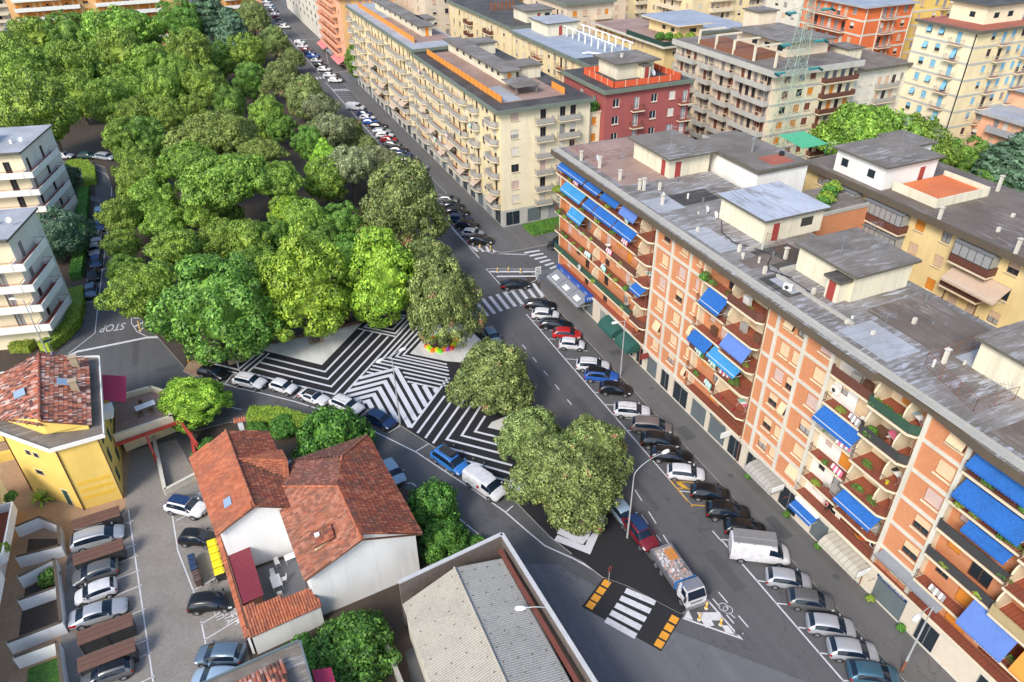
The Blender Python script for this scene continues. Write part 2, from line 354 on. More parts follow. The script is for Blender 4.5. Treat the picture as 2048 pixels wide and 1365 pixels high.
dashes(w_, (1045, 690), (1180, 855), .12, zm, 1.2, 2.2); dashes(w_, (1270, 980), (1395, 1180), .13, zm, 1.7, 1.6); dashes(w_, (1283, 1030), (1322, 1083), .12, zm, 1.4, 1.5)
dashes(w_, Sz(325,690), Sz(575,985), .12, zm, 1.3, 1.5); dashes(w_, Sz(282,740), Sz(510,1005), .12, zm, 1.0, .9)
ln([(210,712), (492,1036), (60,885)], .16, Sz)
w_.add([(*g(*Sz(*p), zm), zm) for p in [(120,770), (258,782), (215,712)]], [(0,1,2)]); w_.add([(*g(*Sz(*p), zm), zm) for p in [(68,880), (98,815), (135,900)]], [(0,1,2)])
stripe(w_, m_(Sz, (345,872), (218,872), (262,948)), .85, zm+.004); w_.add([(*g(*Sz(*p), zm), zm+.004) for p in [(348,940), (395,940), (448,1008), (378,990)]], [(0,1,2,3)])
w_.add([(*g(*Sz(*p), zm), zm) for p in [(520,1305), (552,1345), (485,1350)]], [(0,1,2)])
# bicycle symbol
for c0, r in ((Sz(362,802), .42), (Sz(396,822), .42)):
    c1 = g(*c0, zm); stripe(w_, [c1+Vector((math.cos(a*PI/6), math.sin(a*PI/6)))*r for a in range(13)], .06, zm, False)
ln([(362,802), (385,795), (396,822), (372,790)], .06, Sz); ln([(405,845), (450,885)], .09, Sz)
# avenue zebra and side-street zebra, hatched corners
for i in range(9):
    a = (1080-i*13.6, 590+i*3.2); stripe(w_, [(a[0]-13, a[1]-24+i*.6), (a[0]+8, a[1]+3+i*.9)] if 0 else [(a[0]-14-.8*i, a[1]-23+i*1.2), (a[0]+6-.2*i, a[1]+4+i*1.6)], .55, zm)
for i in range(7):
    a = Vector(Bz(0, 0)); x0, y0 = 1310+i*23*1.0, 305+i*19.5
    ln([(1312+i*30, 310+i*18.5), (1402+i*20+i*.5, 296+i*18)], .5, lambda x, y: (600+x/2.923, 400+y/2.923))
H6 = lambda x, y: (600+x/2.923, 400+y/2.923)
ln([(1088,403), (1400,405), (1380,470), (1215,545), (1088,403)], .13, H6); ln([(1110,420), (1390,420)], .5, H6); ln([(1150,448), (1390,446)], .45, H6)
ln([(885,165), (980,265), (1130,315), (1320,322)], .12, H6); ln([(1130,315), (1335,318)], .13, H6)
for i in range(4): ln([(1000+i*44, 270), (1040+i*32, 302+i*2)], .45, H6)
ln([(1285,620), (1440,560)], .12, H6)
# upper zebra crossings of the avenue
for i in range(6): stripe(w_, [(33.5+i*1.0, 243), (33.5+i*1.0, 240)], .5, zm, False)
for i in range(5): stripe(w_, [(38+i*.9, 226.5-i*.4), (38.6+i*.9, 223.5-i*.4)], .4, zm, False)
for i in range(6): stripe(w_, [(33.5+i*.85, 151.5), (33.5+i*.85, 148)], .42, zm, False)
# curved street: bays along the plaza, edge lines
ln([(300,0+862/5.12*0+0), (300,0)], .01) if 0 else None
bay = [(442,768), (480,778), (560,795), (655,822), (735,857), (780,890), (833,930), (890,975), (940,1015), (1000,1060), (1060,1108), (1120,1160), (1170,1185), (1212,1153)]
stripe(w_, [(442,766), (478,777), (520,786), (588,803), (655,824), (720,850), (738,858), (833,905), (890,943), (950,982), (1010,1024), (1055,1063), (1090,1092), (1148,1118), (1208,1152)], .16, zm)
for p, q in [((450,768), (472,740)), ((522,782), (535,765)), ((586,797), (606,780)), ((650,822), (664,800)), ((716,836), (738,818)), ((777,866), (800,852)), ((832,903), (857,888)), ((890,942), (896,938)), ((952,983), (958,978)), ((1012,1024), (1026,1012))]:
    stripe(w_, [p, q], .13, zm)
stripe(w_, [(790,973), (812,966), (825,967), (832,973)], .12, zm); stripe(w_, [(917,1036), (968,1078)], .13, zm)
dashes(w_, (462,815), (620,850), .13, zm, 1.6, 2.0); dashes(w_, (1022,1113), (1060,1148), .13, zm, 1.6, 1.8)
ln([(160,657), (268,652)], .14, Dz); dashes(w_, Dz(270,650), Dz(430,752), .14, zm, 1.6, 1.4); ln([(492,792), (575,838)], .18, Dz)
ln([(1100,1140), (1500,1362)], .16, Dz); ln([(250,795), (480,930), (860,1150), (1100,1290), (1260,1365)], .12, Dz); ln([(390,1020), (705,1205), (770,1100)], .1, Dz); ln([(640,1255), (900,1180)], .1, Dz); ln([(920,1362), (1130,1290)], .1, Dz); ln([(640,1260), (740,1362)], .1, Dz)
# STOP junction
ln([(345,941), (450,888), (700,838), (860,805), (1010,800)], .5, lambda x, y: (x/2.923, 400+y/2.923))
ln([(640,110), (600,400), (575,590), (555,780), (400,900)], .13, lambda x, y: (x/2.923, 400+y/2.923)); ln([(500,598), (580,596)], .12, lambda x, y: (x/2.923, 400+y/2.923))
J = lambda x, y: (x/2.923, 400+y/2.923)
ln([(770,672), (768,720), (800,770), (860,800)], .12, J); ln([(780,690), (820,690)], .4, J); ln([(785,742), (840,715)], .4, J); ln([(815,768), (848,742)], .4, J)
ln([(545,985), (620,1020), (655,1070), (650,1150)], .12, lambda x, y: (x/2.923, y/2.923))
w_.build('road_markings', mat('paint_white'))['kind'] = 'structure'
# raised crossing
tbl = m_(Dz, (718,640), (1250,905), (1100,1155), (560,850))
sheet('raised_crossing', tbl, .09, ['asphalt_new', 'asphalt_new'], thick=.09, zp=.0)
b = MB()
for i in range(5):
    a = Dz(720+33*i, 940-51*i+i*0); a = Dz(722+33.5*i, 938-50*i); c = Dz(928+33*i, 1052-57*i); stripe(b, [g(*a, .09), g(*c, .09)], .62, .096, False)
b.build('zebra_crossing', mat('paint_white'))['kind'] = 'structure'
b = MB()
for i in range(4):
    for a in ((620+35*i, 838-49*i), (1088+33*i, 1102-55*i)):
        c = g(*Dz(*a), .09); d = (g(*Dz(1088,1102), .09)-g(*Dz(1184,936), .09)).normalized(); stripe(b, [c-d*.38, c+d*.38], .72, .096, False)
b.build('orange_markings', mat('paint_orange'))['kind'] = 'structure'
b = MB()
stripe(b, [g(*p) for p in m_(Sz, (80,0), (128,50))], .14, zm+.004, False)
T4 = lambda x, y: (1000+x/3.413, 650+y/3.413)
stripe(b, [g(*T4(*p)) for p in [(1165,1068), (1380,1080)]], .14, zm+.004, False); stripe(b, [g(*T4(*p)) for p in [(1170,1072), (1300,1228), (1430,1240)]], .14, zm+.004, False)
stripe(b, [g(*T4(*p)) for p in [(1205,1115), (1305,1122)]], .12, zm+.004, False); stripe(b, [g(*T4(*p)) for p in [(1215,1075), (1270,1118)]], .5, zm+.004, False)
b.build('disabled_bay_markings', mat('paint_yellow'))['kind'] = 'structure'
def textmesh(s, size, ext=.001, sp=1.0):
    cu = bpy.data.curves.new('t', 'FONT'); cu.body = s; cu.size = size; cu.extrude = ext; cu.align_x = 'CENTER'; cu.align_y = 'CENTER'; cu.space_character = sp
    o = bpy.data.objects.new('t', cu); C.objects.link(o); dg = bpy.context.evaluated_depsgraph_get(); dg.update()
    me = bpy.data.meshes.new_from_object(o.evaluated_get(dg)); bpy.data.objects.remove(o); return me
def text(name, s, size, m, loc, rot, parent=None, sx=1, sy=1, kind=None):
    me = textmesh(s, size); me.materials.clear(); me.materials.append(mat(m)); o = link(name, me, parent); o.location = loc; o.rotation_euler = rot; o.scale = (sx, sy, 1)
    if kind: o['kind'] = kind
    return o
a, c = g(*J(715, 738)), g(*J(605, 752)); ctr = (a+c)/2; text('stop_marking', 'STOP', 1.5, 'paint_white', (ctr.x, ctr.y, .008), (0, 0, math.atan2((c-a).y, (c-a).x)), sx=.95, sy=1.9, kind='structure')
# car park of the houses, brick yard
def pz(n, pts, z, m, **k): return sheet(n, pts, z, m, px=False, **k)
pz('car_park', [(-22.6, 15), (-6.5, 15), (-6.6, 45), (-7.4, 55), (-9.2, 66), (-11.5, 76), (-16.6, 76), (-17, 66), (-22.6, 60)], .008, 'paver')
pz('brick_yard', [(-60, 15), (-21.4, 15), (-22.2, 62), (-17, 66.5), (-16.6, 76), (-17.6, 84), (-60, 84)], .012, 'paver_warm')
b = MB()
for q in [[(-16.7, 66), (-14.6, 44), (-14.2, 40)], [(-12.5, 64.5), (-12.1, 58), (-10.9, 52)], [(-10.5, 48.5), (-10.1, 43.5)]]: stripe(b, [Vector(p) for p in q], .12, .016, False)
for y in (64.2, 60.6, 59, 57, 55, 52, 48.5, 47, 44.5): stripe(b, [(-16.4+(66-y)*.09, y), (-18.6+(66-y)*.09, y-.3)], .1, .016, False)
for y in (62.3, 58.4, 52.3, 48.2, 46.4): stripe(b, [(-12.3+(64-y)*.11, y), (-8.9+(64-y)*.1, y+1.0)], .1, .016, False)
b.build('bay_lines', mat('paint_white'))['kind'] = 'structure'
for s, p in (('PRIETA', (1610, 900)), ('IVATA', (1550, 905)), ('ESTI', (1490, 900))):
    c = g(p[0]/3.413, 965+p[1]/3.413); text('bay_lettering', s, .95, 'paint_white', (c.x, c.y, .02), (0, 0, rad(-82)), sx=.8, sy=1.1, kind='structure')
for s, p in (('PRO', (1362, 95)), ('P', (1332, 100))):
    c = g(p[0]/3.413, 965+p[1]/3.413); text('bay_lettering', s, .8, 'paint_white', (c.x, c.y, .02), (0, 0, rad(-82)), sx=.8, sy=1.1, kind='structure')
# yards south of the curved street
pz('garden_soil', [(-9.3, 76.6), (-5.6, 76.7), (-1.9, 75.6), (2.4, 72.2), (5.1, 69.2), (8.9, 64.4), (9.5, 59.1), (11.9, 55.8), (14.0, 53.4), (15.0, 49.5), (16.2, 46), (16.6, 42), (5.5, 38), (4, 20), (-6, 20), (-7, 45), (-8.3, 60)], .01, 'earth')
pz('pavement', [(-9.4, 77.6), (-5.4, 77.8), (-1.6, 76.6), (2.8, 73.2), (5.7, 70), (9.8, 64.6), (8.9, 64.3), (5.1, 69.1), (2.4, 72.1), (-1.9, 75.5), (-5.6, 76.6), (-9.3, 76.5)], .1, SW, thick=.12)
pz('pavement', [(16.6, 43.5), (21.8, 41), (27.3, 31), (36, 21), (47, 5), (17, 5), (16.7, 30)], .02, 'asphalt_pale', thick=.05)

# repairs and covers in the carriageway
b = MB(); rq = random.Random(12)
for x, y, w2, l2 in [(35.5,60,1.1,7), (33.2,72,.8,12), (36,34,1.4,5), (34.4,50,.7,14), (32.6,20,1.8,6), (37,110,1.5,9), (34,130,.8,20), (35,160,1.4,8), (45,70,1.6,1.2), (44,52,1.5,2.4), (44.2,36,1.2,3), (-12,92,3,1), (-16,98,.8,7), (5,84-9,3,.9), (18.5,50.5,.8,3.2), (21,38,3.4,1), (27,27,4.5,1.4)]: zz = .132 if x > 42.6 else .003; b.add([(x-w2/2, y-l2/2, zz), (x+w2/2, y-l2/2, zz), (x+w2/2, y+l2/2, zz), (x-w2/2, y+l2/2, zz)], [(0,1,2,3)])
asphalt('asphalt_patch', .085, (1, 1, 1.03), False); b.build('road_repairs', mat('asphalt_patch'))['kind'] = 'structure'
b = MB()
for x, y in [(36.2,44), (35.2,57), (36.8,66), (34.5,80), (33,28), (36,15), (45,61), (44.4,44), (45,29), (-6,88), (4,76.5-1), (14.8,61), (19.5,47), (24.5,33.5), (36,120), (35,140), (36,178)]: zz = .134 if x > 42.6 else .02 if x < -10 else .007; b.add([(x+.33*math.cos(a*PI/8), y+.33*math.sin(a*PI/8), zz) for a in range(16)], [tuple(range(16))])
b.build('manhole_covers', mat('asphalt_patch'))['kind'] = 'structure'
# ================================================================ vehicles
def carpaint(name, col, metal=.0):
    if name in MAT: return MAT[name]
    m, t, b = NT(name); oi = nd(t, 'ObjectInfo')
    v = posn(t); c = mixc(t, mixf(t, noisen(t, v, 3, 4, .4, .8), .25), col, tuple(x*.7+.01 for x in col))
    t.links.new(c, b.inputs['Base Color']); b.inputs['Roughness'].default_value = .42; b.inputs['Specular IOR Level'].default_value = .35; b.inputs['Metallic'].default_value = metal
    b.inputs['Coat Weight'].default_value = .35; b.inputs['Coat Roughness'].default_value = .08; MAT[name] = m; return m
PC = dict(white=(.72, .73, .74), silver=(.42, .44, .47), grey=(.13, .135, .14), black=(.005, .0055, .007), red=(.42, .012, .015), darkred=(.16, .01, .02), blue=(.02, .09, .38),
          darkblue=(.012, .035, .11), skyblue=(.03, .17, .5), teal=(.05, .13, .19), paleblue=(.35, .47, .58), bronze=(.2, .17, .16), green=(.01, .045, .04), bluegrey=(.12, .18, .25))
for k_, v_ in PC.items(): carpaint('paint_'+k_, v_, .35 if k_ in ('silver', 'grey', 'bronze', 'bluegrey', 'teal', 'paleblue') else 0)
M('headlight', (.75, .78, .8), .1, .3, .05); M('taillight', (.35, .01, .01), .2, var=.1); M('rim', (.5, .5, .52), .35, .7); M('rim_dark', (.06, .06, .065), .4, .5); M('trim', (.03, .03, .032), .6)
M('plate', (.75, .75, .72), .5, var=.05)
# stations: x, bottom, belt, top, half width at belt, half width at top
def ST(kind):
    if kind == 'city':   L, W, st = 3.55, .81, [(-1.78,.42,.7,.78,.62,.55),(-1.74,.26,.95,1.02,.75,.66),(-1.66,.22,1.0,1.08,.8,.66),(-1.42,.2,1.0,1.42,.81,.57),(-.8,.2,.99,1.5,.81,.6),(-.1,.2,.97,1.5,.81,.6),(.4,.2,.96,1.42,.81,.57),(1.0,.2,.94,1.0,.81,.66),(1.45,.22,.84,.92,.78,.58),(1.7,.26,.7,.76,.7,.45),(1.78,.42,.58,.62,.55,.35)]
    elif kind == 'hatch':  L, W, st = 4.05, .88, [(-2.03,.42,.66,.74,.7,.6),(-1.99,.26,.9,.98,.82,.72),(-1.9,.22,.96,1.04,.87,.7),(-1.55,.2,.97,1.42,.88,.58),(-.9,.2,.96,1.49,.88,.62),(-.1,.2,.95,1.5,.88,.62),(.42,.2,.94,1.42,.88,.58),(1.12,.2,.92,.99,.88,.7),(1.65,.22,.82,.9,.85,.62),(1.93,.26,.68,.74,.76,.5),(2.03,.42,.56,.6,.6,.38)]
    elif kind == 'suv':  L, W, st = 4.4, .92, [(-2.2,.48,.75,.85,.72,.62),(-2.16,.34,1.02,1.1,.86,.74),(-2.05,.3,1.08,1.16,.91,.72),(-1.75,.28,1.08,1.58,.92,.62),(-1.0,.28,1.06,1.66,.92,.66),(-.1,.28,1.05,1.66,.92,.66),(.45,.28,1.04,1.58,.92,.62),(1.1,.28,1.03,1.1,.92,.74),(1.75,.3,.95,1.03,.89,.66),(2.08,.34,.8,.86,.8,.54),(2.2,.48,.66,.7,.64,.42)]
    elif kind == 'wagon':  L, W, st = 4.65, .9, [(-2.33,.42,.66,.76,.7,.6),(-2.29,.26,.9,1.0,.83,.72),(-2.2,.22,.95,1.05,.88,.7),(-1.85,.2,.95,1.38,.9,.6),(-1.0,.2,.94,1.46,.9,.62),(-.1,.2,.93,1.46,.9,.62),(.4,.2,.92,1.39,.9,.58),(1.15,.2,.9,.97,.9,.7),(1.85,.22,.8,.88,.86,.62),(2.2,.26,.66,.72,.76,.5),(2.33,.42,.55,.58,.6,.38)]
    elif kind == 'sedan':  L, W, st = 4.75, .91, [(-2.38,.42,.72,.78,.7,.6),(-2.34,.26,.92,.97,.83,.68),(-1.75,.22,.97,1.06,.9,.68),(-1.0,.2,.95,1.4,.91,.58),(-.5,.2,.94,1.45,.91,.6),(-.05,.2,.93,1.46,.91,.6),(.4,.2,.92,1.4,.91,.57),(1.2,.2,.9,.97,.91,.7),(1.9,.22,.8,.88,.87,.62),(2.26,.26,.66,.72,.77,.5),(2.38,.42,.55,.58,.6,.38)]
    elif kind == 'mpv':  L, W, st = 4.8, .95, [(-2.4,.42,.7,.8,.74,.64),(-2.37,.26,.98,1.06,.88,.76),(-2.3,.22,1.02,1.12,.93,.76),(-2.05,.2,1.02,1.6,.95,.66),(-1.0,.2,1.01,1.71,.95,.7),(.1,.2,1.0,1.7,.95,.7),(.75,.2,.98,1.58,.95,.64),(1.6,.2,.95,1.02,.95,.74),(2.0,.22,.85,.93,.9,.64),(2.3,.26,.7,.76,.8,.52),(2.4,.42,.58,.62,.62,.4)]
    elif kind == 'convertible':  L, W, st = 4.35, .9, [(-2.17,.42,.66,.72,.68,.58),(-2.12,.26,.84,.9,.82,.68),(-1.5,.22,.9,1.0,.9,.66),(-1.0,.2,.88,1.1,.9,.58),(-.7,.2,.86,1.2,.9,.56),(-.2,.2,.85,1.25,.88,.56),(.2,.2,.84,1.22,.88,.55),(.85,.2,.82,.88,.88,.68),(1.6,.22,.76,.84,.86,.6),(2.05,.26,.6,.66,.75,.48),(2.17,.4,.5,.54,.58,.36)]
    elif kind == 'van':  L, W, st = 5.0, .98, [(-2.5,.45,1.1,1.86,.95,.84),(-2.48,.3,1.15,1.92,.97,.86),(-2.44,.25,1.18,1.95,.98,.86),(-2.0,.22,1.18,1.97,.98,.86),(-.8,.22,1.18,1.98,.98,.86),(.5,.22,1.16,1.97,.98,.85),(.95,.22,1.14,1.86,.98,.8),(1.75,.22,1.08,1.18,.96,.82),(2.15,.24,.95,1.03,.92,.68),(2.42,.28,.76,.82,.82,.56),(2.5,.42,.6,.64,.66,.42)]
    elif kind == 'panelvan':  L, W, st = 5.6, 1.03, [(-2.8,.5,1.4,2.36,1.0,.9),(-2.79,.32,1.45,2.42,1.02,.92),(-2.76,.28,1.5,2.45,1.03,.93),(-2.2,.26,1.5,2.47,1.03,.93),(-.8,.26,1.5,2.48,1.03,.93),(.85,.26,1.48,2.46,1.03,.92),(1.3,.26,1.45,2.3,1.03,.86),(2.05,.26,1.25,1.35,1.01,.86),(2.45,.28,1.08,1.15,.96,.72),(2.72,.32,.86,.92,.86,.6),(2.8,.45,.7,.74,.7,.46)]
    return L, W, st
def subsurf(b, mats, lv=1):
    me = b.mesh('tmp', mats); o = bpy.data.objects.new('tmp', me); C.objects.link(o)
    md = o.modifiers.new('s', 'SUBSURF'); md.levels = lv; md.render_levels = lv
    dg = bpy.context.evaluated_depsgraph_get(); r = bpy.data.meshes.new_from_object(o.evaluated_get(dg)); bpy.data.objects.remove(o); return r
def split(me, names, mats, root):
    out = {}
    V = [v.co.copy() for v in me.vertices]; by = {}
    for p in me.polygons: by.setdefault(p.material_index, []).append(tuple(p.vertices))
    for mi, fs in by.items():
        # islands: left and right pieces become objects of their own
        par = {}
        def find(a):
            while par[a] != a: par[a] = par[par[a]]; a = par[a]
            return a
        for f in fs:
            for v in f: par.setdefault(v, v)
            for v in f[1:]: par[find(v)] = find(f[0])
        isl = {}
        for f in fs: isl.setdefault(find(f[0]) if mi else 0, []).append(f)
        for fl in isl.values():
            used = sorted({v for f in fl for v in f}); ix = {v: i for i, v in enumerate(used)}
            b = MB(); b.add([V[v] for v in used], [[ix[v] for v in f] for f in fl])
            o = b.build(names[mi], mats[mi], root, smooth=True); out.setdefault(names[mi], []).append(o)
    return out
def make_car(kind, paint='paint_white', roof=None, rimm='rim'):
    L, W, st = ST(kind); b = MB(); n = len(st); van = kind in ('van', 'panelvan')
    for (x, zb, zl, zt, wb, wt) in st:
        R = [(0, zb), (wb*.8, zb), (wb*.99, zb+.14), (wb*1.02, (zb+zl)/2+.05), (wb*.97, zl), (wt+.02, zt-.07), (wt*.8, zt), (0, zt+.025)]
        ring = [(y, z) for y, z in R] + [(-y, z) for y, z in R[-2:0:-1]]
        b.v += [(x, y, z) for y, z in ring]
    k = 14
    def mi(i, j):
        jj = j if j < 7 else 13-j      # 0 bottom,1 sill,2,3 side,4 glass band,5 edge,6 top
        if i == 2 and jj in (5, 6) and not van: return 2
        if i == 6 and jj in (5, 6): return 1
        if jj == 4 and ((i in (3, 4, 5) and not van) or (van and i == 5)): return 3
        if i == 6 and jj == 4 and kind != 'convertible': return 3
        if i == 8 and jj in (3,): return 4
        if i in (0, 1) and jj == 3 and not (van and i == 1): return 5
        if jj in (0, 1): return 6
        return 0
    for i in range(n-1):
        for j in range(k):
            b.f.append([i*k+j, (i+1)*k+j, (i+1)*k+(j+1) % k, i*k+(j+1) % k]); b.m.append(mi(i, j))
    b.f.append(list(range(k))); b.m.append(0); b.f.append([(n-1)*k+j for j in range(k-1, -1, -1)]); b.m.append(6)
    names = ['body', 'windscreen', 'rear_window', 'side_window', 'headlight', 'taillight', 'underbody']
    mats = [mat(paint), mat('autoglass'), mat('autoglass'), mat('autoglass'), mat('headlight'), mat('taillight'), mat('trim')]
    me = subsurf(b, mats, 1); root = empty(kind+'_car' if not van else kind, 0, 0)
    me.transform(Matrix.Diagonal((1.02, 1.05, 1.0, 1)))
    parts = split(me, names, mats, root)
    if roof or kind == 'convertible':
        q = MB(); xs = [(s[0], s[3]+.045, s[5]*.86) for s in st[3:7]]
        for (x0, z0, w0), (x1, z1, w1) in zip(xs, xs[1:]):
            q.add([(x0,-w0,z0-.012),(x1,-w1,z1-.012),(x1,0,z1+.006),(x0,0,z0+.006),(x1,w1,z1-.012),(x0,w0,z0-.012)], [(0,1,2,3),(3,2,4,5)])
        q.build('roof_panel', mat(roof or 'trim'), root, smooth=True)
    wb = L*.3 if kind != 'panelvan' else 1.75; wf = L*.315; rr = .32 if kind in ('city', 'hatch') else .36
    for sx, x in ((1, wf), (-1, -wb)):
        for sy in (-1, 1):
            q = MB(); n2 = 20
            for yy, r in ((-.11, rr*.86), (-.085, rr), (.085, rr), (.11, rr*.86), (.1, rr*.6)): q.v += [(r*math.cos(2*PI*a/n2), yy, r*math.sin(2*PI*a/n2)) for a in range(n2)]
            for r_ in range(4):
                for a in range(n2): q.f.append([r_*n2+a, r_*n2+(a+1) % n2, (r_+1)*n2+(a+1) % n2, (r_+1)*n2+a]); q.m.append(0)
            tw = q.build('wheel', mat('rubber'), root, smooth=True, loc=(x, sy*(W*1.045-.065), rr)); tw.scale.y = sy
            d = MB(); d.v = [(0, .075, 0)]
            for rad_, yy in ((rr*.62, .1), (rr*.2, .09)): d.v += [(rad_*math.cos(2*PI*a/n2), yy, rad_*math.sin(2*PI*a/n2)) for a in range(n2)]
            for a in range(n2):
                if a % 4 != 3: d.f.append([1+a, 1+(a+1) % n2, 1+n2+(a+1) % n2, 1+n2+a]); d.m.append(0)
                d.f.append([0, 1+n2+a, 1+n2+(a+1) % n2]); d.m.append(0)
            d.build('rim', mat(rimm), tw)
            q = MB(); q.v = [(x+(rr+.07)*math.cos(PI*a/10), sy*(W*1.045), .3+(rr+.07)*math.sin(PI*a/10)) for a in range(-1, 12)]; q.v += [(v[0]*1.0, sy*(W*.9), v[2]) for v in q.v]
            q.f = [list(range(13))]; q.m = [0]
            for a in range(12): q.f.append([a, a+1, 14+a, 13+a]); q.m.append(0)
            q.build('wheel_arch', mat('trim'), root)
    for sy in (-1, 1):
        q = MB(); xm = st[7][0]-.28; zm_ = st[7][2]+.03; q.box(xm-.06, xm+.06, sy*W if sy > 0 else -W-.2, W+.2 if sy > 0 else -W, zm_, zm_+.14); q.build('mirror', mat(paint), root)
    for x, s in ((-L/2-.0, -1), (L/2, 1)):
        q = MB(); q.box(x-.03, x+.03, -.26, .26, .44 if not van else .52, .56 if not van else .64); q.build('number_plate', mat('plate'), root)
    q = MB(); q.box(L/2-.1, L/2-.02, -.45, .45, .58 if kind != 'suv' else .66, .68 if kind != 'suv' else .8); q.box(L/2-.06, L/2+.01, -.6, .6, .28, .4); q.build('grille', mat('trim'), root)
    q = MB(); q.box(-L/2-.015, -L/2+.1, -.7, .7, .26, .38); q.build('rear_bumper', mat('trim'), root)
    if kind in ('suv', 'wagon', 'mpv'):
        for sy in (-1, 1): q = MB(); q.bar((st[3][0]+.2, sy*st[4][5]*.93, st[4][3]+.06), (st[6][0]-.1, sy*st[5][5]*.93, st[5][3]+.05), .022); q.build('roof_rail', mat('metal' if kind != 'suv' else 'trim'), root)
    return root
PROTO = {}
def carobj(kind, col, roof, label, group, x, y, rz, lowpoly=False, name='parked_car'):
    key = (kind, lowpoly)
    if key not in PROTO:
        r = make_car(kind); r.hide_render = False; PROTO[key] = r
        if lowpoly:
            for ch in list(r.children):
                if ch.name.split('.')[0] in ('mirror', 'number_plate', 'grille', 'rear_bumper', 'roof_rail', 'wheel_arch', 'underbody'): bpy.data.objects.remove(ch)
                elif ch.name.startswith('wheel'):
                    for g_ in list(ch.children): bpy.data.objects.remove(g_)
    c = copy_tree(PROTO[key]); c.name = name
    c.location = (x, y, .005); c.rotation_euler = (0, 0, rz)
    for ch in c.children:
        nm = ch.name.split('.')[0]
        if nm in ('body', 'mirror'): ch.material_slots[0].link = 'OBJECT'; ch.material_slots[0].material = mat('paint_'+col)
    if roof:
        L, W, st = ST(kind); q = MB(); xs = [(s[0], s[3]+.012, s[5]*.9) for s in st[3:7]]
        for (x0, z0, w0), (x1, z1, w1) in zip(xs, xs[1:]): q.add([(x0,-w0,z0-.005),(x1,-w1,z1-.005),(x1,0,z1+.02),(x0,0,z0+.02),(x1,w1,z1-.005),(x0,w0,z0-.005)], [(0,1,2,3),(3,2,4,5)])
        q.build('roof_panel', mat('paint_'+roof if 'paint_'+roof in MAT else roof), c, smooth=True)
    tag(c, label, 'car' if 'van' not in kind else 'van', group); return c
AVE = math.atan2(-.54, .84)     # bay direction
RN = random.Random(5)
def at_px(px, py, z=.7): return g(px, py, z)
G1 = 'cars parked in the angled bays along the avenue'
rowA = [  # px, py, kind, colour, roof, label
 (1081,609,'wagon','black',None,'black estate car parked next to the avenue zebra crossing, first of the lower row'),
 (1091,628,'hatch','white',None,'white hatchback between two black estate cars near the zebra crossing'),
 (1112,648,'wagon','black',None,'black estate car parked between the white hatchback and the red car'),
 (1134,667,'hatch','red',None,'bright red hatchback, the only red car of the lower avenue row'),
 (1144,688,'city','white',None,'small white city car parked beside the red hatchback'),
 (1186,731,'suv','white',None,'white compact suv parked right beside the bright blue one'),
 (1203,752,'suv','blue','black','bright blue compact suv with a black roof in the angled bays'),
 (1231,777,'hatch','black',None,'black hatchback beside the bright blue suv with empty bay after it'),
 (1264,822,'suv','white',None,'white compact suv parked beside the bronze people carrier'),
 (1303,852,'mpv','bronze',None,'bronze grey people carrier parked between white suv and black suv'),
 (1320,882,'suv','black',None,'black suv parked beside the bronze people carrier'),
 (1343,910,'wagon','black',None,'long black estate car under the curved street lamp head'),
 (1372,945,'hatch','white',None,'white hatchback parked next to the yellow disabled bay'),
 (1420,985,'hatch','black',None,'black hatchback parked by the yellow lines of the disabled bay'),
 (1456,1024,'suv','black',None,'black suv parked below the disabled bay, beside another black car'),
 (1490,1056,'hatch','black',None,'black car half hidden behind the tall white panel van'),
 (1577,1158,'hatch','silver',None,'silver hatchback parked just below the tall white panel van'),
 (1622,1200,'hatch','grey',None,'dark grey hatchback parked between two silver hatchbacks'),
 (1662,1251,'hatch','silver',None,'silver hatchback right below the dark grey hatchback'),
 (1706,1300,'hatch','silver',None,'silver hatchback just above the teal car at the bottom edge'),
 (1748,1348,'hatch','teal',None,'teal blue hatchback cut by the bottom edge of the view')]
for px, py, k, col, rf, lb in rowA:
    p = at_px(px, py); carobj(k, col, rf, lb, G1, p.x, p.y, AVE+RN.uniform(-.03, .03))
rowB = [(897,398,'hatch','grey'),(908,412,'hatch','black'),(915,424,'wagon','black'),(920,437,'wagon','darkblue'),(935,451,'suv','black'),(946,466,'hatch','silver'),(962,481,'suv','black'),
 (729,227,'hatch','darkblue'),(735,235,'hatch','white'),(741,243,'hatch','blue'),(757,251,'wagon','black'),(764,262,'wagon','silver'),(770,271,'suv','white'),(778,279,'hatch','red'),(785,288,'hatch','grey'),(797,299,'wagon','black'),(805,310,'suv','darkblue'),(819,320,'wagon','black'),(836,334,'wagon','silver'),
 (671,161,'suv','white'),(660,150,'hatch','white'),(649,139,'suv','white'),(641,130,'hatch','black'),(634,121,'hatch','silver'),(627,112,'suv','blue'),(620,106,'hatch','darkblue'),(613,99,'hatch','darkred'),(606,92,'hatch','white'),(600,84,'hatch','white'),
 (570,54,'suv','white'),(564,47,'hatch','silver'),(559,40,'hatch','grey'),(554,34,'hatch','darkred'),(551,28,'hatch','white'),(547,22,'suv','black'),(543,16,'hatch','bluegrey'),(538,10,'hatch','white'),(534,4,'hatch','silver'),(530,-1,'hatch','black')]
wb_ = {1:'white', 2:'black'}
txt = {'suv': 'suv', 'hatch': 'hatchback', 'wagon': 'estate car', 'city': 'city car', 'mpv': 'people carrier', 'sedan': 'saloon'}
cn = {'darkblue': 'dark blue', 'darkred': 'dark red', 'bluegrey': 'blue grey', 'paleblue': 'pale blue'}
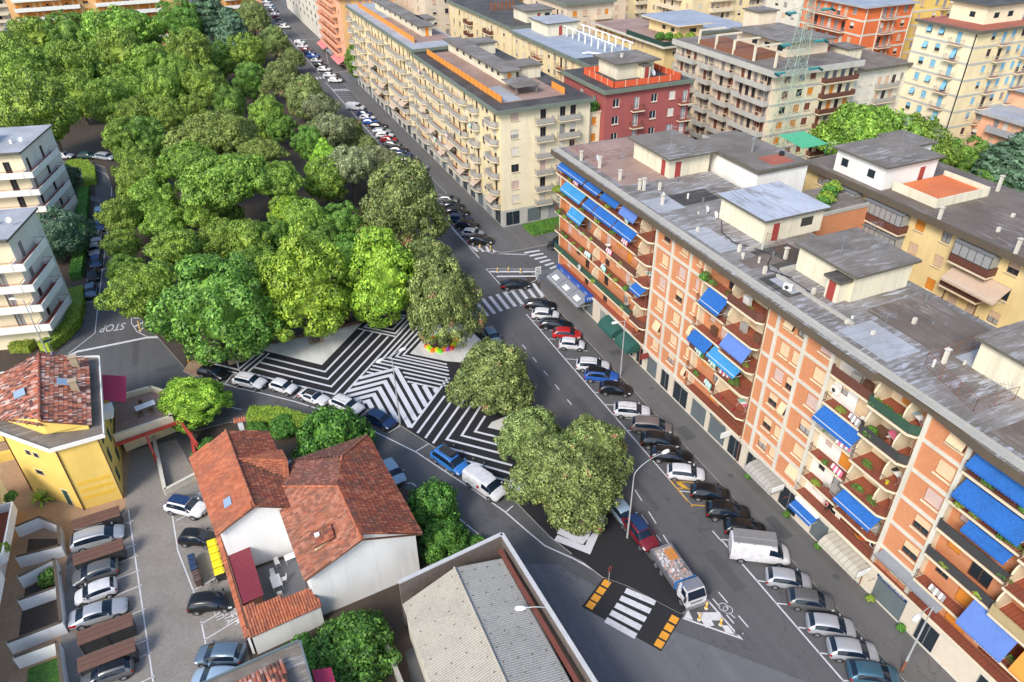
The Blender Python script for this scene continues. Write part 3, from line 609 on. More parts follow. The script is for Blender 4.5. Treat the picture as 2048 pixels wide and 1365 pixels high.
for i, (px, py, k, col) in enumerate(rowB):
    p = at_px(px, py); nb = rowB[i-1][3] if i and i not in (7, 19, 29) else None; nn = rowB[i+1][3] if i+1 < len(rowB) and i+1 not in (7, 19, 29) else None
    seg = 'by the cream block corner' if i < 7 else 'along the balcony block' if i < 19 else 'before the salmon building' if i < 29 else 'far up the avenue'
    f_ = lambda q: cn.get(q, q).replace('blue grey', 'bluish')
    bt = ('between %s and %s cars' % (f_(nb), f_(nn))) if nb and nn else '%s its row beside a %s car' % ('ending' if nb else 'starting', f_(nb or nn or 'white'))
    carobj(k, col, None, '%s %s %s, %s' % (f_(col), txt[k], bt, seg), 'cars parked along the upper avenue', p.x, p.y, AVE+RN.uniform(-.04, .04), lowpoly=i >= 7)
# cars parked along the plaza (parallel), heading right-down
def headto(p, q): a, c = g(*p), g(*q); return math.atan2(c.y-a.y, c.x-a.x)
for px, py, k, col, rf, a, lb in [
 (426,744,'hatch','black',None,((470,768),(520,780)),'black hatchback partly hidden by the bright green tree'),
 (500,763,'suv','white',None,((480,777),(560,795)),'white suv at the head of the row beside the striped plaza'),
 (567,773,'city','white',None,((560,790),(640,815)),'small white car between white suv and white convertible'),
 (628,793,'convertible','white','trim',((600,800),(670,828)),'white convertible with black soft top beside the striped plaza'),
 (694,809,'wagon','white',None,((655,822),(735,857)),'white estate car between the convertible and the dark blue car'),
 (761,838,'hatch','darkblue',None,((738,858),(833,905)),'dark blue hatchback parked below the thick chevrons of the plaza')]:
    p = at_px(px, py); carobj(k, col, rf, lb, 'cars parked along the striped plaza', p.x, p.y, headto(*a))
p = at_px(900,920,.8); c = carobj('mpv', 'skyblue', None, 'blue people carrier with a black roof box beside the plaza', 'cars parked along the striped plaza', p.x, p.y, headto((890,943),(950,985)))
b = MB(); b.box(-1.3, .7, -.45, .45, 1.78, 2.02); b.box(-1.2, .6, -.38, .38, 2.02, 2.08); b.build('roof_box', mat('trim'), c)
p = at_px(970,966,1.0); c = carobj('van', 'white', None, 'white delivery van with small red emblem parked behind the blue people carrier', 'cars parked along the striped plaza', p.x, p.y, headto((950,985),(1010,1026)))
b = MB()
for i in range(7): b.box(-2.2, .5, -.72+i*.24-.03, -.72+i*.24+.03, 2.0, 2.02)
b.build('roof_ribs', mat('paint_white'), c)
b = MB(); b.bar((-.1, -1.045, 1.1), (-.1, -1.056, 1.1), .2, 0, n=12); b.build('emblem', mat('taillight'), c)
b = MB(); [b.box(-1.9+i*.22, -1.75+i*.22, -1.055, -1.046, 1.12, 1.18) for i in range(6)]; b.build('lettering', mat('green_dark'), c)
for px, py, k, col, rf, a, lb, gp in [
 (785,943,'hatch','paleblue',None,((760,905),(800,960)),'pale blue car half hidden behind the terracotta roof on the curved street',None),
 (955,647,'hatch','darkblue',None,((945,630),(985,690)),'dark blue car beside the plaza, under the oak with the coloured planter','cars parked on the plaza side of the avenue'),
 (984,672,'hatch','bluegrey',None,((945,630),(985,690)),'blue grey car behind the dark blue one, half under the olive tree','cars parked on the plaza side of the avenue'),
 (1247,1026,'hatch','paleblue',None,((1228,1010),(1300,1100)),'light blue car with only its tail showing under the big oak','cars parked on the plaza side of the avenue'),
 (1281,1066,'suv','darkred','darkblue',((1228,1010),(1300,1100)),'dark red car with dark roof parked just behind the tipper truck','cars parked on the plaza side of the avenue'),
 (1031,568,'sedan','black',None,((1000,574),(1060,571)),'long black saloon waiting beside the hatched island and zebra',None),
 (1113,486,'hatch','black',None,((1130,480),(1105,497)),'black car nose at the corner of the balcony block, side street',None),
 (181,581,'hatch','bluegrey',None,((193,500),(183,590)),'grey hatchback nearest the stop marking on the left street','cars parked on the left street'),
 (186,549,'hatch','black',None,((193,500),(183,590)),'black car behind the grey hatchback on the left street','cars parked on the left street'),
 (192,523,'hatch','darkblue',None,((193,500),(183,590)),'dark blue car between black and silver cars, left street','cars parked on the left street'),
 (189,499,'hatch','silver',None,((193,500),(183,590)),'silver car just behind the dark blue one on the left street','cars parked on the left street'),
 (192,474,'hatch','silver',None,((199,400),(190,500)),'silver hatchback third from the far end on the left street','cars parked on the left street'),
 (198,451,'wagon','darkblue',None,((199,400),(190,500)),'dark blue estate car behind the pale van on the left street','cars parked on the left street'),
 (199,428,'mpv','paleblue',None,((199,400),(190,500)),'pale people carrier at the far end of the left street row','cars parked on the left street'),
 (128,312,'suv','white',None,((110,313),(140,313)),'white suv near the balconies of the white block','cars parked at the bend by the park'),
 (176,312,'suv','green',None,((160,313),(190,314)),'dark green off-roader at the bend by the park','cars parked at the bend by the park'),
 (211,314,'mpv','silver',None,((200,313),(225,316)),'silver people carrier at the bend, half under the trees','cars parked at the bend by the park'),
 (108,20,'hatch','white',None,((106,10),(112,30)),'white car in the side road beyond the park','cars in the road beyond the park'),
 (105,28,'hatch','red',None,((95,29),(115,27)),'red car in the side road beyond the park','cars in the road beyond the park'),
 (373,1014,'suv','white','darkblue',((340,1008),(400,1022)),'white suv with dark blue roof beside the terracotta roof',None),
 (396,1075,'city','black',None,((370,1073),(430,1077)),'small black city car beside the yellow recycling bins',None),
 (424,1203,'hatch','black',None,((390,1206),(460,1200)),'black car parked against the red tiled wall, over painted letters',None),
 (440,1308,'hatch','bluegrey',None,((480,1308),(400,1308)),'blue grey hatchback next to the white garden wall',None),
 (432,1356,'hatch','paleblue',None,((470,1356),(400,1356)),'pale blue car half hidden by the dark bottom roof',None),
 (196,1074,'mpv','silver',None,((150,1090),(240,1065)),'large silver people carrier between brown bicycle shelters','cars parked between the brown shelters'),
 (190,1144,'hatch','grey',None,((230,1130),(150,1155)),'dark grey hatchback parked nose in beside a brown shelter roof','cars parked between the brown shelters'),
 (191,1183,'city','white',None,((230,1168),(150,1196)),'small white car between grey hatchback and silver saloon','cars parked between the brown shelters'),
 (197,1224,'sedan','silver',None,((150,1240),(240,1212)),'silver saloon parked below the small white car','cars parked between the brown shelters'),
 (214,1343,'hatch','grey','black',((255,1330),(170,1358)),'grey convertible style hatchback with black roof at the bottom edge','cars parked between the brown shelters')]:
    p = at_px(px, py); carobj(k, col, rf, lb, gp, p.x, p.y, headto(*a), lowpoly=py < 330)
# tall white panel van with roof rack load
p = at_px(1520,1098,1.2); c = carobj('panelvan', 'white', None, 'tall white panel van carrying a long grey roof box in the angled bays', None, p.x, p.y, AVE, name='panel_van')
b = MB(); b.box(-2.7, 1.3, -.15, .85, 2.62, 2.78); b.box(-2.7, 1.3, -.75, -.15, 2.56, 2.66); [b.box(x-.04, x+.04, -.85, .9, 2.5, 2.62) for x in (-2.3, -.8, .9)]; b.build('roof_load', mat('galv'), c)
p = at_px(712,213,1.0); carobj('van', 'white', None, 'white van at the head of the row below the upper zebra crossing', None, p.x, p.y, AVE-.1)
# tipper truck loaded with rubble
p = g(1356, 1150, 1.2); hd = headto((1300,1085),(1372,1190)); tr = empty('tipper_truck', p.x, p.y, .005, hd, 'white tipper truck loaded with rubble and rubbish at the plaza tip', 'truck')
b = MB(); b.box(1.55, 3.15, -1.02, 1.02, .75, 1.55); b.add([(1.55,-1.0,1.55),(3.13,-1.0,1.55),(3.13,1.0,1.55),(1.55,1.0,1.55),(1.6,-.9,2.42),(2.75,-.9,2.42),(2.75,.9,2.42),(1.6,.9,2.42)], [(0,1,5,4),(1,2,6,5),(2,3,7,6),(3,0,4,7),(4,5,6,7)]); b.build('cab', mat('paint_white'), tr)
b = MB(); b.slab([(3.16,-.92,1.62),(3.16,.92,1.62),(2.8,.84,2.36),(2.8,-.84,2.36)], .03); b.build('windscreen', mat('autoglass'), tr)
for sy in (-1, 1):
    b = MB(); y = sy*1.005; b.add([(2.0,y,1.6),(2.85,y,1.6),(2.6,y*.93,2.25),(2.0,y*.93,2.25)], [(0,1,2,3) if sy < 0 else (3,2,1,0)]); b.build('side_window', mat('autoglass'), tr)
    b = MB(); b.box(3.0, 3.16, sy*1.28-.08, sy*1.28+.08, 1.6, 2.1); b.bar((3.0, sy*1.0, 2.05), (3.05, sy*1.28, 2.05), .025); b.build('mirror', mat('trim'), tr)
    b = MB(); b.box(3.1, 3.18, sy*.8-.16, sy*.8+.16, .85, 1.05); b.build('headlight', mat('headlight'), tr)
b = MB(); b.box(3.1, 3.25, -1.05, 1.05, .42, .78); b.box(3.15, 3.2, -.6, .6, 1.1, 1.35); b.build('bumper', mat('galv'), tr)
b = MB(); b.box(1.7, 2.7, -.85, .85, 2.43, 2.6); [b.box(1.75+i*.14, 1.8+i*.14, -.8, .8, 2.6, 2.63) for i in range(7)]; b.build('roof_hatch', mat('metal'), tr)
b = MB(); b.box(-3.1, 3.0, -.4, .4, .6, .85); b.box(1.2, 1.5, -.9, .9, .75, 1.9); b.build('chassis', mat('galv'), tr)
b = MB(); b.box(-3.2, 1.15, -1.1, 1.1, .95, 1.02)
for a in ((-3.2, 1.15, -1.12, -1.05), (-3.2, 1.15, 1.05, 1.12), (-3.25, -3.18, -1.12, 1.12)): b.box(*a, 1.0, 1.62)
b.build('load_bed', mat('metal'), tr); b = MB(); b.box(1.1, 1.18, -1.12, 1.12, 1.0, 2.0); b.build('blue_headboard', mat('paint_skyblue'), tr)
M('rubble', (.42, .36, .33), .9, var=.5, scale=4, bump=.8); rr_ = random.Random(3); b = MB()
for i in range(420):
    x, y = rr_.uniform(-3.0, .95), rr_.uniform(-.98, .98); s_ = rr_.uniform(.04, .16); z = 1.35+.3*math.exp(-((x+.6)**2)/2-y*y)*1.2
    b.box(x-s_, x+s_, y-s_*.7, y+s_*.8, z-s_, z+s_*.6, rr_.choice([0, 0, 0, 1, 2, 3]))
b.prism([(-3.15,-1.03), (1.05,-1.03), (1.05,1.03), (-3.15,1.03)], 1.02, 1.4); b.build('rubble_load', [mat('rubble'), mat('paint_white'), M('pinkish', (.5, .3, .25)), mat('galv')], tr)
b = MB(); [b.box(-2.6+i*.17, -2.5+i*.17, -.1, .85, 1.75, 1.8) for i in range(8)]; b.box(-2.6, -1.3, 0, .06, 1.7, 1.75); b.box(-2.6, -1.3, .7, .76, 1.7, 1.75); b.build('pallet', mat('orange_blind'), tr)
for x in (2.3, -1.2, -2.2):
    for sy in (-1, 1):
        b = MB(); b.bar((x, sy*.75, .48), (x, sy*1.03, .48), .48, 0, n=20); wq = b.build('wheel', mat('rubber'), tr); b = MB(); b.bar((x, sy*1.03, .48), (x, sy*1.045, .48), .25, 0, n=16); b.build('rim', mat('rim'), wq)
for r_ in PROTO.values(): kill(r_)
# ================================================================ trees
leafm('leaf_linden', (.05, .125, .015), (.37, .53, .07)); leafm('leaf_bright', (.09, .23, .015), (.46, .66, .065)); leafm('leaf_dark', (.04, .12, .016), (.24, .42, .06))
leafm('leaf_oak', (.045, .085, .02), (.38, .47, .14), (.42, .21, .12)); leafm('leaf_grey', (.08, .11, .04), (.4, .44, .22)); leafm('leaf_pine', (.06, .15, .015), (.34, .52, .07)); leafm('leaf_pineolive', (0.114, 0.168, 0.03), (0.298, 0.368, 0.075))
leafm('leaf_cedar', (0.044, 0.096, 0.053), (0.131, 0.224, 0.12)); leafm('leaf_blue', (0.105, 0.16, 0.128), (0.263, 0.352, 0.27)); leafm('leaf_shrub', (.025, .09, .015), (.16, .36, .045)); leafm('leaf_hedge', (0.123, 0.208, 0.022), (0.333, 0.432, 0.045)); leafm('leaf_palm', (0.105, 0.256, 0.03), (0.35, 0.544, 0.06))
M('bark', (.11, .085, .065), .95, bump=1)
def prof(kind, t):
    if kind == 'round': return math.sqrt(max(0, 1-(2*t-.9)**2/ (1.1**2 if t > .45 else .81)))
    if kind == 'oval': return max(.02, math.sin(PI*min(1, t**.75*.97+.02)))**.6 * (1 if t < .5 else 1-.25*(t-.5)*2)
    if kind == 'dome': return math.sqrt(max(0, 1-t*t))*(.9+.1*t) if t > .12 else .8+t
    if kind == 'umbrella': return math.sqrt(max(0, 1-t*t)) if t > .25 else .55+1.65*t
    if kind == 'cone': return (1-t)**.75*.98+.02
    return 1
def crown_mesh(name, kind, hh, m, seed, nb=230, per=46, leaf=.05, bump=.17, spiky=0, layered=0):
    """unit crown: radius 1, height hh, built of leaf-sized faces on clumps of uneven size"""
    R = random.Random(seed); b = MB(); off = Vector((seed*3.1, seed*1.7, 0))
    def surf(t, ph):
        d = Vector((math.cos(ph), math.sin(ph), t*2)); k = 1+.42*noise.noise(d*1.35+off)+.22*noise.noise(d*3+off)
        r = prof(kind, t)*k
        return Vector((r*math.cos(ph), r*math.sin(ph), hh*t*(1+.10*noise.noise(d*1.5+off*2))))
    # lumpy dark core of the same foliage, so that no sky hole shows the far side
    n1, n2 = 9, 14; base = len(b.v)
    for i in range(n1+1):
        for j in range(n2):
            p = surf(.03+.94*i/n1, 2*PI*j/n2); c = Vector((0, 0, hh*.45)); b.v.append(tuple(c+(p-c)*.6))
    for i in range(n1):
        for j in range(n2): b.f.append([base+i*n2+j, base+i*n2+(j+1) % n2, base+(i+1)*n2+(j+1) % n2, base+(i+1)*n2+j]); b.m.append(1)
    b.f.append([base+j for j in range(n2-1, -1, -1)]); b.m.append(1); b.f.append([base+n1*n2+j for j in range(n2)]); b.m.append(1)
    for q in range(nb):
        while True:
            t = R.random()
            if layered: t = (int(t*layered)+.5+R.uniform(-.12, .12))/layered
            if R.random() < prof(kind, t)**.8*.9+.12: break
        ph = R.uniform(0, 2*PI); p = surf(t, ph); cc = Vector((0, 0, hh*.4)); out = Vector((p.x, p.y, (p.z-cc.z)*.9+.12)).normalized()
        rb = bump*R.choice((.6, .8, 1, 1.25, 1.6))*R.uniform(.85, 1.15); cen = cc+(p-cc)*R.uniform(.84, 1.04)-out*rb*.45
        for _ in range(int(per*(rb/bump)**1.5*R.uniform(.85, 1.15))):
            d = Vector((R.gauss(0, 1), R.gauss(0, 1), R.gauss(0, 1))).normalized()
            if d.dot(out) < -.25: d = -d
            pos = cen+Vector((d.x, d.y, d.z*(.85 if not layered else .35)))*rb*R.uniform(.78, 1.08)
            nrm = (d*1.15+Vector((R.uniform(-1, 1), R.uniform(-1, 1), R.uniform(-.6, .9)))*.5).normalized()
            u = nrm.orthogonal().normalized(); a = R.uniform(0, 2*PI); v = nrm.cross(u); u2 = u*math.cos(a)+v*math.sin(a); v2 = nrm.cross(u2); s = leaf*R.uniform(.6, 1.35)
            if spiky:
                tip = (d*.6+Vector((0, 0, 1))).normalized(); b.add([pos-u2*s*.35, pos+u2*s*.35, pos+tip*s*2.0], [(0,1,2)])
            else: b.add([pos-u2*s, pos-v2*s*.6, pos+u2*s*1.1, pos+v2*s*.6+nrm*s*.15], [(0,1,2,3)])
    return b.mesh(name, [mat(m), mat(m)])
def trunk_mesh(seed, n=5, low=.1):
    """unit trunk: height 1 with limbs reaching up into the crown"""
    R = random.Random(seed); b = MB(); top = Vector((R.uniform(-.06, .06), R.uniform(-.06, .06), .5))
    b.bar((0, 0, 0), (0, 0, .05), .075, 0, .055, 8); b.bar((0, 0, .05), top, .052, 0, .038, 8)
    for i in range(n):
        a = 2*PI*i/n+R.uniform(-.4, .4); m1 = top+Vector((math.cos(a)*.12, math.sin(a)*.12, .12)); m2 = m1+Vector((math.cos(a)*.16, math.sin(a)*.16, R.uniform(.12, .2)))
        b.bar(top-Vector((0, 0, R.uniform(0, .12))), m1, .028, 0, .02, 6); b.bar(m1, m2, .02, 0, .008, 5)
    b.bar(top, top+Vector((0, 0, .3)), .036, 0, .012, 6)
    return b.mesh('trunk', mat('bark'))
K = {}
def crowns(key, n, *a, **k): K[key] = [crown_mesh('crown', *a, seed=len(K)*7+i+1, **k) for i in range(n)]
crowns('linden', 4, 'round', 1.75, 'leaf_linden', nb=150, per=80, leaf=.04, bump=.19)
crowns('bright', 2, 'oval', 2.2, 'leaf_bright', nb=230, per=76, leaf=.034, bump=.15)
crowns('dark', 2, 'round', 1.8, 'leaf_dark', nb=240, per=80, leaf=.031, bump=.145)
crowns('oak', 2, 'dome', 1.45, 'leaf_oak', nb=270, per=76, leaf=.028, bump=.135)
crowns('grey', 1, 'round', 1.5, 'leaf_grey', nb=260, per=44, leaf=.04, bump=.15)
crowns('pine', 2, 'umbrella', .75, 'leaf_pine', nb=560, per=34, leaf=.026, bump=.085)
crowns('pineolive', 1, 'umbrella', .72, 'leaf_pineolive', nb=560, per=34, leaf=.026, bump=.085)
crowns('cedar', 1, 'cone', 1.9, 'leaf_cedar', nb=300, per=44, leaf=.05, bump=.16, layered=9)
crowns('blue', 1, 'cone', 1.5, 'leaf_blue', nb=300, per=44, leaf=.05, bump=.16, layered=8)
crowns('deep', 1, 'round', 1.6, 'leaf_cedar', nb=240, per=60, leaf=.035, bump=.15)  # dark cedar tone puts the shade over these broadleaf trees into the leaf colour
crowns('cypress', 1, 'oval', 3.4, 'leaf_dark', nb=300, per=40, leaf=.055, bump=.2)
crowns('shrub', 2, 'dome', 1.15, 'leaf_shrub', nb=260, per=42, leaf=.042, bump=.16)
TR = [trunk_mesh(i) for i in range(3)]
NM = dict(linden='linden_tree', bright='linden_tree', dark='broadleaf_tree', oak='holm_oak', grey='holm_oak', pine='stone_pine', pineolive='stone_pine', cedar='cedar_tree', blue='blue_cedar', cypress='cypress_tree', deep='broadleaf_tree', shrub='shrub')
CR = random.Random(11)
def tree(kind, px, py, rpx, label=None, group=None, clear=None, ratio=None, var=None, base=None):
    """px, py, rpx: middle and half width of the crown; the tree stands on the ground below it"""
    hh = {'linden':1.75,'bright':2.2,'dark':1.8,'oak':1.45,'grey':1.5,'pine':.75,'pineolive':.72,'cedar':1.9,'blue':1.5,'cypress':3.4,'deep':1.6,'shrub':1.15}[kind]
    cl = clear if clear is not None else {'pine':9, 'pineolive':9, 'shrub':.1, 'cypress':.5, 'cedar':1.5, 'blue':1.5}.get(kind, 2.6)
    if group == 'park trees' and kind not in ('pine', 'pineolive'): cl += CR.uniform(-.6, 2.6); ratio = CR.uniform(.95, 1.3)
    zc = cl+4
    for _ in range(8):
        p = g(px, py, zc); dist = math.sqrt(p.x**2+p.y**2+(CH-zc)**2); r = rpx*dist/FPX*(1.02 if 'pine' in kind else .86 if group == 'park trees' else .93); h = r*hh*(ratio or 1); zc = cl+h*.5
    if base:      # trunk foot seen in the photograph: crown centre straight above it
        p = g(*base, .1); zc = min((abs((Fv.dot(Vector((p.x, p.y, z/10-CH)))*(py-682.5)/FPX)+Uv.dot(Vector((p.x, p.y, z/10-CH)))), z/10) for z in range(10, 250))[1]
        dist = math.sqrt(p.x**2+p.y**2+(CH-zc)**2); r = rpx*dist/FPX*1.06; h = 2*(zc-cl); ratio = h/(r*hh)
    root = empty(NM[kind], p.x, p.y, 0, 0, label, 'tree' if kind != 'shrub' else 'shrub', group)
    me = K[kind][var if var is not None else CR.randrange(len(K[kind]))]
    c = link('crown', me, root, (0, 0, cl), CR.uniform(0, 6.28)); c.scale = (r, r, r*(ratio or 1))
    if kind != 'shrub':
        ht = cl+h*.75; t = link('trunk', CR.choice(TR), root, (0, 0, 0), CR.uniform(0, 6)); t.scale = (min(ht, 13)*.62, min(ht, 13)*.62, ht)
    return root
T1 = 'trees along the edge of the striped plaza'
tree('dark', 445, 612, 100, 'large dark green tree at the left corner of the plaza, beside the stop marking', T1, clear=1.8, base=(474, 716))
tree('bright', 612, 566, 84, 'bright yellow green tree standing in the pale paving of the plaza', T1, clear=1.9, base=(632, 682), var=0)
tree('bright', 755, 545, 72, 'bright yellow green tree right of the first one, by the plaza top edge', T1, clear=1.3, base=(775, 650), var=1)
tree('oak', 882, 590, 70, 'olive green oak with the bright coloured planter ring round its trunk', T1, clear=2.6, base=(892, 690))
tree('oak', 852, 520, 62, 'dark olive oak behind the one with the coloured planter', T1, clear=2)
tree('oak', 985, 745, 88, 'olive oak with brown dry patches over the right side of the stripes', T1, clear=2.2, ratio=1.05)
tree('oak', 1062, 862, 72, 'dark green oak in the middle of the plaza cluster', T1, clear=2)
tree('oak', 1182, 892, 82, 'olive oak nearest the avenue in the plaza cluster', T1, clear=2.2)
tree('oak', 1105, 935, 90, 'broad oak low in the plaza cluster, above the white van', T1, clear=2)
tree('oak', 1152, 962, 96, 'lowest big oak, over the sandy tree pit at the plaza tip', T1, clear=1.8)
PK = [('oak',802,402,98),('dark',678,445,52),('linden',610,440,42),('grey',700,328,48),('grey',745,322,40),('bright',650,325,42),('linden',652,360,46),('linden',578,420,40),
('linden',72,215,56),('linden',50,148,46),('linden',20,112,38),('linden',112,120,30),('linden',154,132,42),('linden',72,75,40),('dark',28,200,34),('dark',140,62,38),('dark',190,75,26),
('pine',236,52,66),('pine',205,95,30),('linden',246,108,42),('dark',290,75,28),('linden',301,128,40),('linden',380,112,42),('linden',328,178,38),('linden',404,170,44),('linden',157,192,36),('linden',212,200,38),
('linden',265,190,32),('linden',272,236,38),('linden',335,232,32),('linden',393,212,30),('dark',284,276,42),('dark',359,46,42),('cedar',420,30,44),('cedar',465,70,46),('oak',503,30,36),('linden',382,80,26),
('dark',440,118,34),('linden',496,102,34),('dark',500,160,34),('oak',547,82,34),('oak',584,116,26),('oak',562,154,42),('oak',612,190,48),('grey',640,215,34),('linden',534,235,38),('pineolive',428,262,76),('pineolive',520,300,44),
('pine',375,318,58),('pine',450,352,88),('pine',545,352,56),('linden',267,318,36),('linden',280,360,46),('linden',308,405,50),('linden',240,430,36),('linden',407,424,38),('bright',578,425,36),
('dark',620,285,34),('grey',667,258,42),('oak',633,262,34),('oak',697,265,40),('oak',737,288,24),('dark',560,255,30),('linden',349,499,50),('linden',440,478,44),('linden',498,476,40),('dark',548,470,34),
('linden',243,488,34),('linden',270,585,54),('linden',318,560,38),('linden',250,540,34),('dark',640,480,40),('dark',700,505,38),('dark',395,545,36),('dark',520,520,40),('linden',330,445,40),('linden',463,430,26),
('linden',104,165,34),('linden',240,160,30),('linden',350,140,28),('linden',190,150,26),('dark',100,240,30),('dark',460,205,30),('linden',245,275,34),('linden',355,180,26),('grey',775,318,24)]
kn = dict(linden='mid green linden', bright='bright green linden', dark='dark green broadleaf tree', oak='olive toned holm oak', grey='greyish holm oak', pine='bright green umbrella pine', pineolive='olive green umbrella pine', cedar='layered dark cedar')
ROWS = {}; od_ = sorted(range(len(PK)), key=lambda i: PK[i][2]); nr_ = 11; sz_ = -(-len(PK)//nr_)
for q in range(nr_):
    for j, i in enumerate(sorted(od_[q*sz_:(q+1)*sz_], key=lambda i: PK[i][1])): ROWS[i] = (q, j)
OR = ['first','second','third','fourth','fifth','sixth','seventh','eighth','ninth','tenth','eleventh']
for i, (k, x, y, r) in enumerate(PK):
    big = 'broad' if r > 60 else 'large' if r > 44 else 'medium' if r > 33 else 'slim'
    tree(k, x, y, r, '%s %s, %s from the left in park tree row %s' % (big, kn[k], OR[ROWS[i][1]], OR[ROWS[i][0]]), 'park trees')
for k, x, y, r, lb, cl, ra in [('deep',112,470,52,'dark green tree between the white block and the left street',.8,1.0), ('deep',118,358,32,'dark tree beside the white balcony block by the clipped hedge',.5,1),
  ('bright',382,798,66,'round bright green tree beside the red gate beam',.8,.62), ('shrub',660,872,80,'glossy bright green laurel tree behind the terracotta roofs',.3,1.1), ('shrub',868,1010,58,'magnolia tree with white flowers right of the terracotta roof',.4,1.3),
  ('shrub',885,1075,52,'dark lower magnolia beside the white gable',.3,1.1), ('shrub',700,1290,84,'feathery green tree in the walled garden at the bottom',.2,.9), ('shrub',610,1320,60,'dark bush left in the walled garden',.1,.8), ('shrub',955,1090,26,'small bush behind the warehouse corner',.1,.8),
  ('pine',1740,268,92,'bright umbrella pine between the apartment blocks at right',6,1.3), ('pine',1830,280,70,'second bright umbrella pine, right beside the first',6,1.3), ('dark',1930,318,44,'dark tree below the salmon roof at right',2,1), ('cedar',2030,330,78,'bluish dark cedar at the right edge',2,.8), ('dark',1990,365,40,'dark tree in front of the cedar at right',1,1),
  ('cypress',711,118,19,'dark cypress at the corner of the cream balcony block',.3,1), ('blue',62,40,46,'bluish cedar at the top left beyond the park',1,1), ('dark',150,10,26,'dark tree at the top left by the road',1,1), ('dark',280,10,22,'dark tree before the orange apartment block',1,1), ('dark',90,18,22,'dark tree behind the blue cedar',1,1),
  ('shrub',565,850,34,'low grey green bush beside the stone path',.1,.8),('shrub',512,860,26,'small round bush at the path',.1,.8),('shrub',420,900,36,'dark bush below the bright green tree',.1,.8)]:
    tree(k, x, y, r, lb, None, cl, ra)
# ---- hedges and planted beds
def hedge(name, pts, wd, h, m, label, px=True):
    R = random.Random(len(label)); P = [g(*p) for p in pts] if px else [Vector(p) for p in pts]; b = MB()
    for a, c in zip(P, P[1:]):
        d = (c-a); L = d.length; d.normalize(); n = Vector((-d.y, d.x)); q = [a-n*wd*.45, c-n*wd*.45, c+n*wd*.45, a+n*wd*.45]; b.prism(q, 0, h*.92)
        for _ in range(int(L*(wd+2*h)*55)):
            u = R.uniform(0, L); s = R.random(); e = R.uniform(-.5, .5)
            if s < wd/(wd+2*h): p = a+d*u+n*wd*e; pos = Vector((p.x, p.y, h*R.uniform(.92, 1.04))); nr = Vector((0, 0, 1))
            else: sg = 1 if s > .5+wd/(wd+2*h)/2 else -1; p = a+d*u+n*sg*wd*.48; pos = Vector((p.x, p.y, h*R.random())); nr = Vector((n.x*sg, n.y*sg, .3))
            nr = (nr+Vector((R.uniform(-.7, .7), R.uniform(-.7, .7), R.uniform(-.5, .5)))).normalized(); u1 = nr.orthogonal().normalized(); v1 = nr.cross(u1); k = R.uniform(.07, .15)
            b.add([pos-u1*k, pos-v1*k*.6, pos+u1*k, pos+v1*k*.6+nr*.05], [(0,1,2,3)])
    o = b.build(name, mat(m)); return tag(o, label, 'hedge')
hedge('hedge', J and [(157, 590), (158, 620), (150, 655), (128, 680), (92, 705)], 2.0, 1.5, 'leaf_hedge', 'clipped yellow green hedge curving round the corner by the stop line')
hedge('hedge', [(30, 700), (70, 700)], 2.2, 1.4, 'leaf_hedge', 'dark clipped hedge in front of the white block windows')
hedge('hedge', [(172, 385), (168, 430), (165, 500), (155, 560)], 1.8, 1.4, 'leaf_shrub', 'dark hedge along the left street pavement')
hedge('hedge', [(135, 335), (165, 332), (180, 345), (182, 372)], 2.6, 1.3, 'leaf_hedge', 'bright hedge bending round the lawn by the park bend')
hedge('hedge', [(500, 842), (545, 840), (600, 855), (640, 868)], 2.0, 1.6, 'leaf_hedge', 'brownish green hedge along the curved street pavement')
hedge('planted_bed', [(50, 110.3), (62.5, 110.8)], 4.6, .8, 'leaf_shrub', 'dark green ground planting below the cream block end wall', px=False)
# ================================================================ building kit
wallm('wall_cream', (.80, .66, .39)); wallm('wall_cream_pale', (.82, .72, .50)); wallm('wall_yellow', (.80, .62, .30)); wallm('wall_white', (.80, .78, .73)); wallm('wall_maroon', (.36, .095, .085), .12); wallm('wall_orange', (.72, .17, .05), .15)
wallm('wall_salmon', (.80, .42, .26)); wallm('wall_peach', (.80, .47, .2)); wallm('wall_beige', (.72, .60, .45)); wallm('wall_greywhite', (.70, .67, .58)); wallm('wall_house_yellow', (.80, .56, .14), .12); wallm('concrete', (.42, .40, .35), .5); wallm('concrete_pale', (.62, .59, .50), .3); wallm('grey_panel', (.48, .47, .42), .3)
wallm('penthouse_wall', (.72, .66, .50), .75, .8); wallm('fascia_dark', (.12, .11, .085), .6); wallm('fascia_green', (.16, .19, .15), .7, 1.5); wallm('fascia_brown', (.11, .085, .06), .5)
brickm('brick', (.66, .24, .095), (.56, .19, .075), (.45, .32, .2)); wallm('render_salmon', (.72, .36, .22), .3); wallm('house_white', (.80, .80, .78), .38, .6)
roofm('roof_grey', (.15, .125, .10), (.22, .19, .16), (.50, .50, .53), 1.0); roofm('roof_dark', (.045, .04, .036), (.085, .075, .065), (.2, .19, .18), 1.0); roofm('roof_brown', (.13, .10, .08), (.18, .145, .12), (.42, .38, .35), 1.0, PI/2)
roofm('roof_pale', (.34, .35, .37), (.43, .45, .49), (.25, .24, .23), 1.0, 0, .4); roofm('roof_blue', (.30, .34, .40), (.38, .42, .5), (.22, .22, .24), 1.1); roofm('roof_red', (.34, .09, .05), (.42, .12, .07), (.3, .2, .16), .6)
roofm('roof_orange', (.62, .16, .05), (.7, .2, .06), (.5, .2, .1), .6); roofm('roof_striped', (.42, .45, .52), (.5, .53, .6), (.2, .17, .15), .9, PI/2, 1, .9); roofm('roof_terrace', (.30, .19, .15), (.38, .25, .2), (.55, .5, .46), .6)
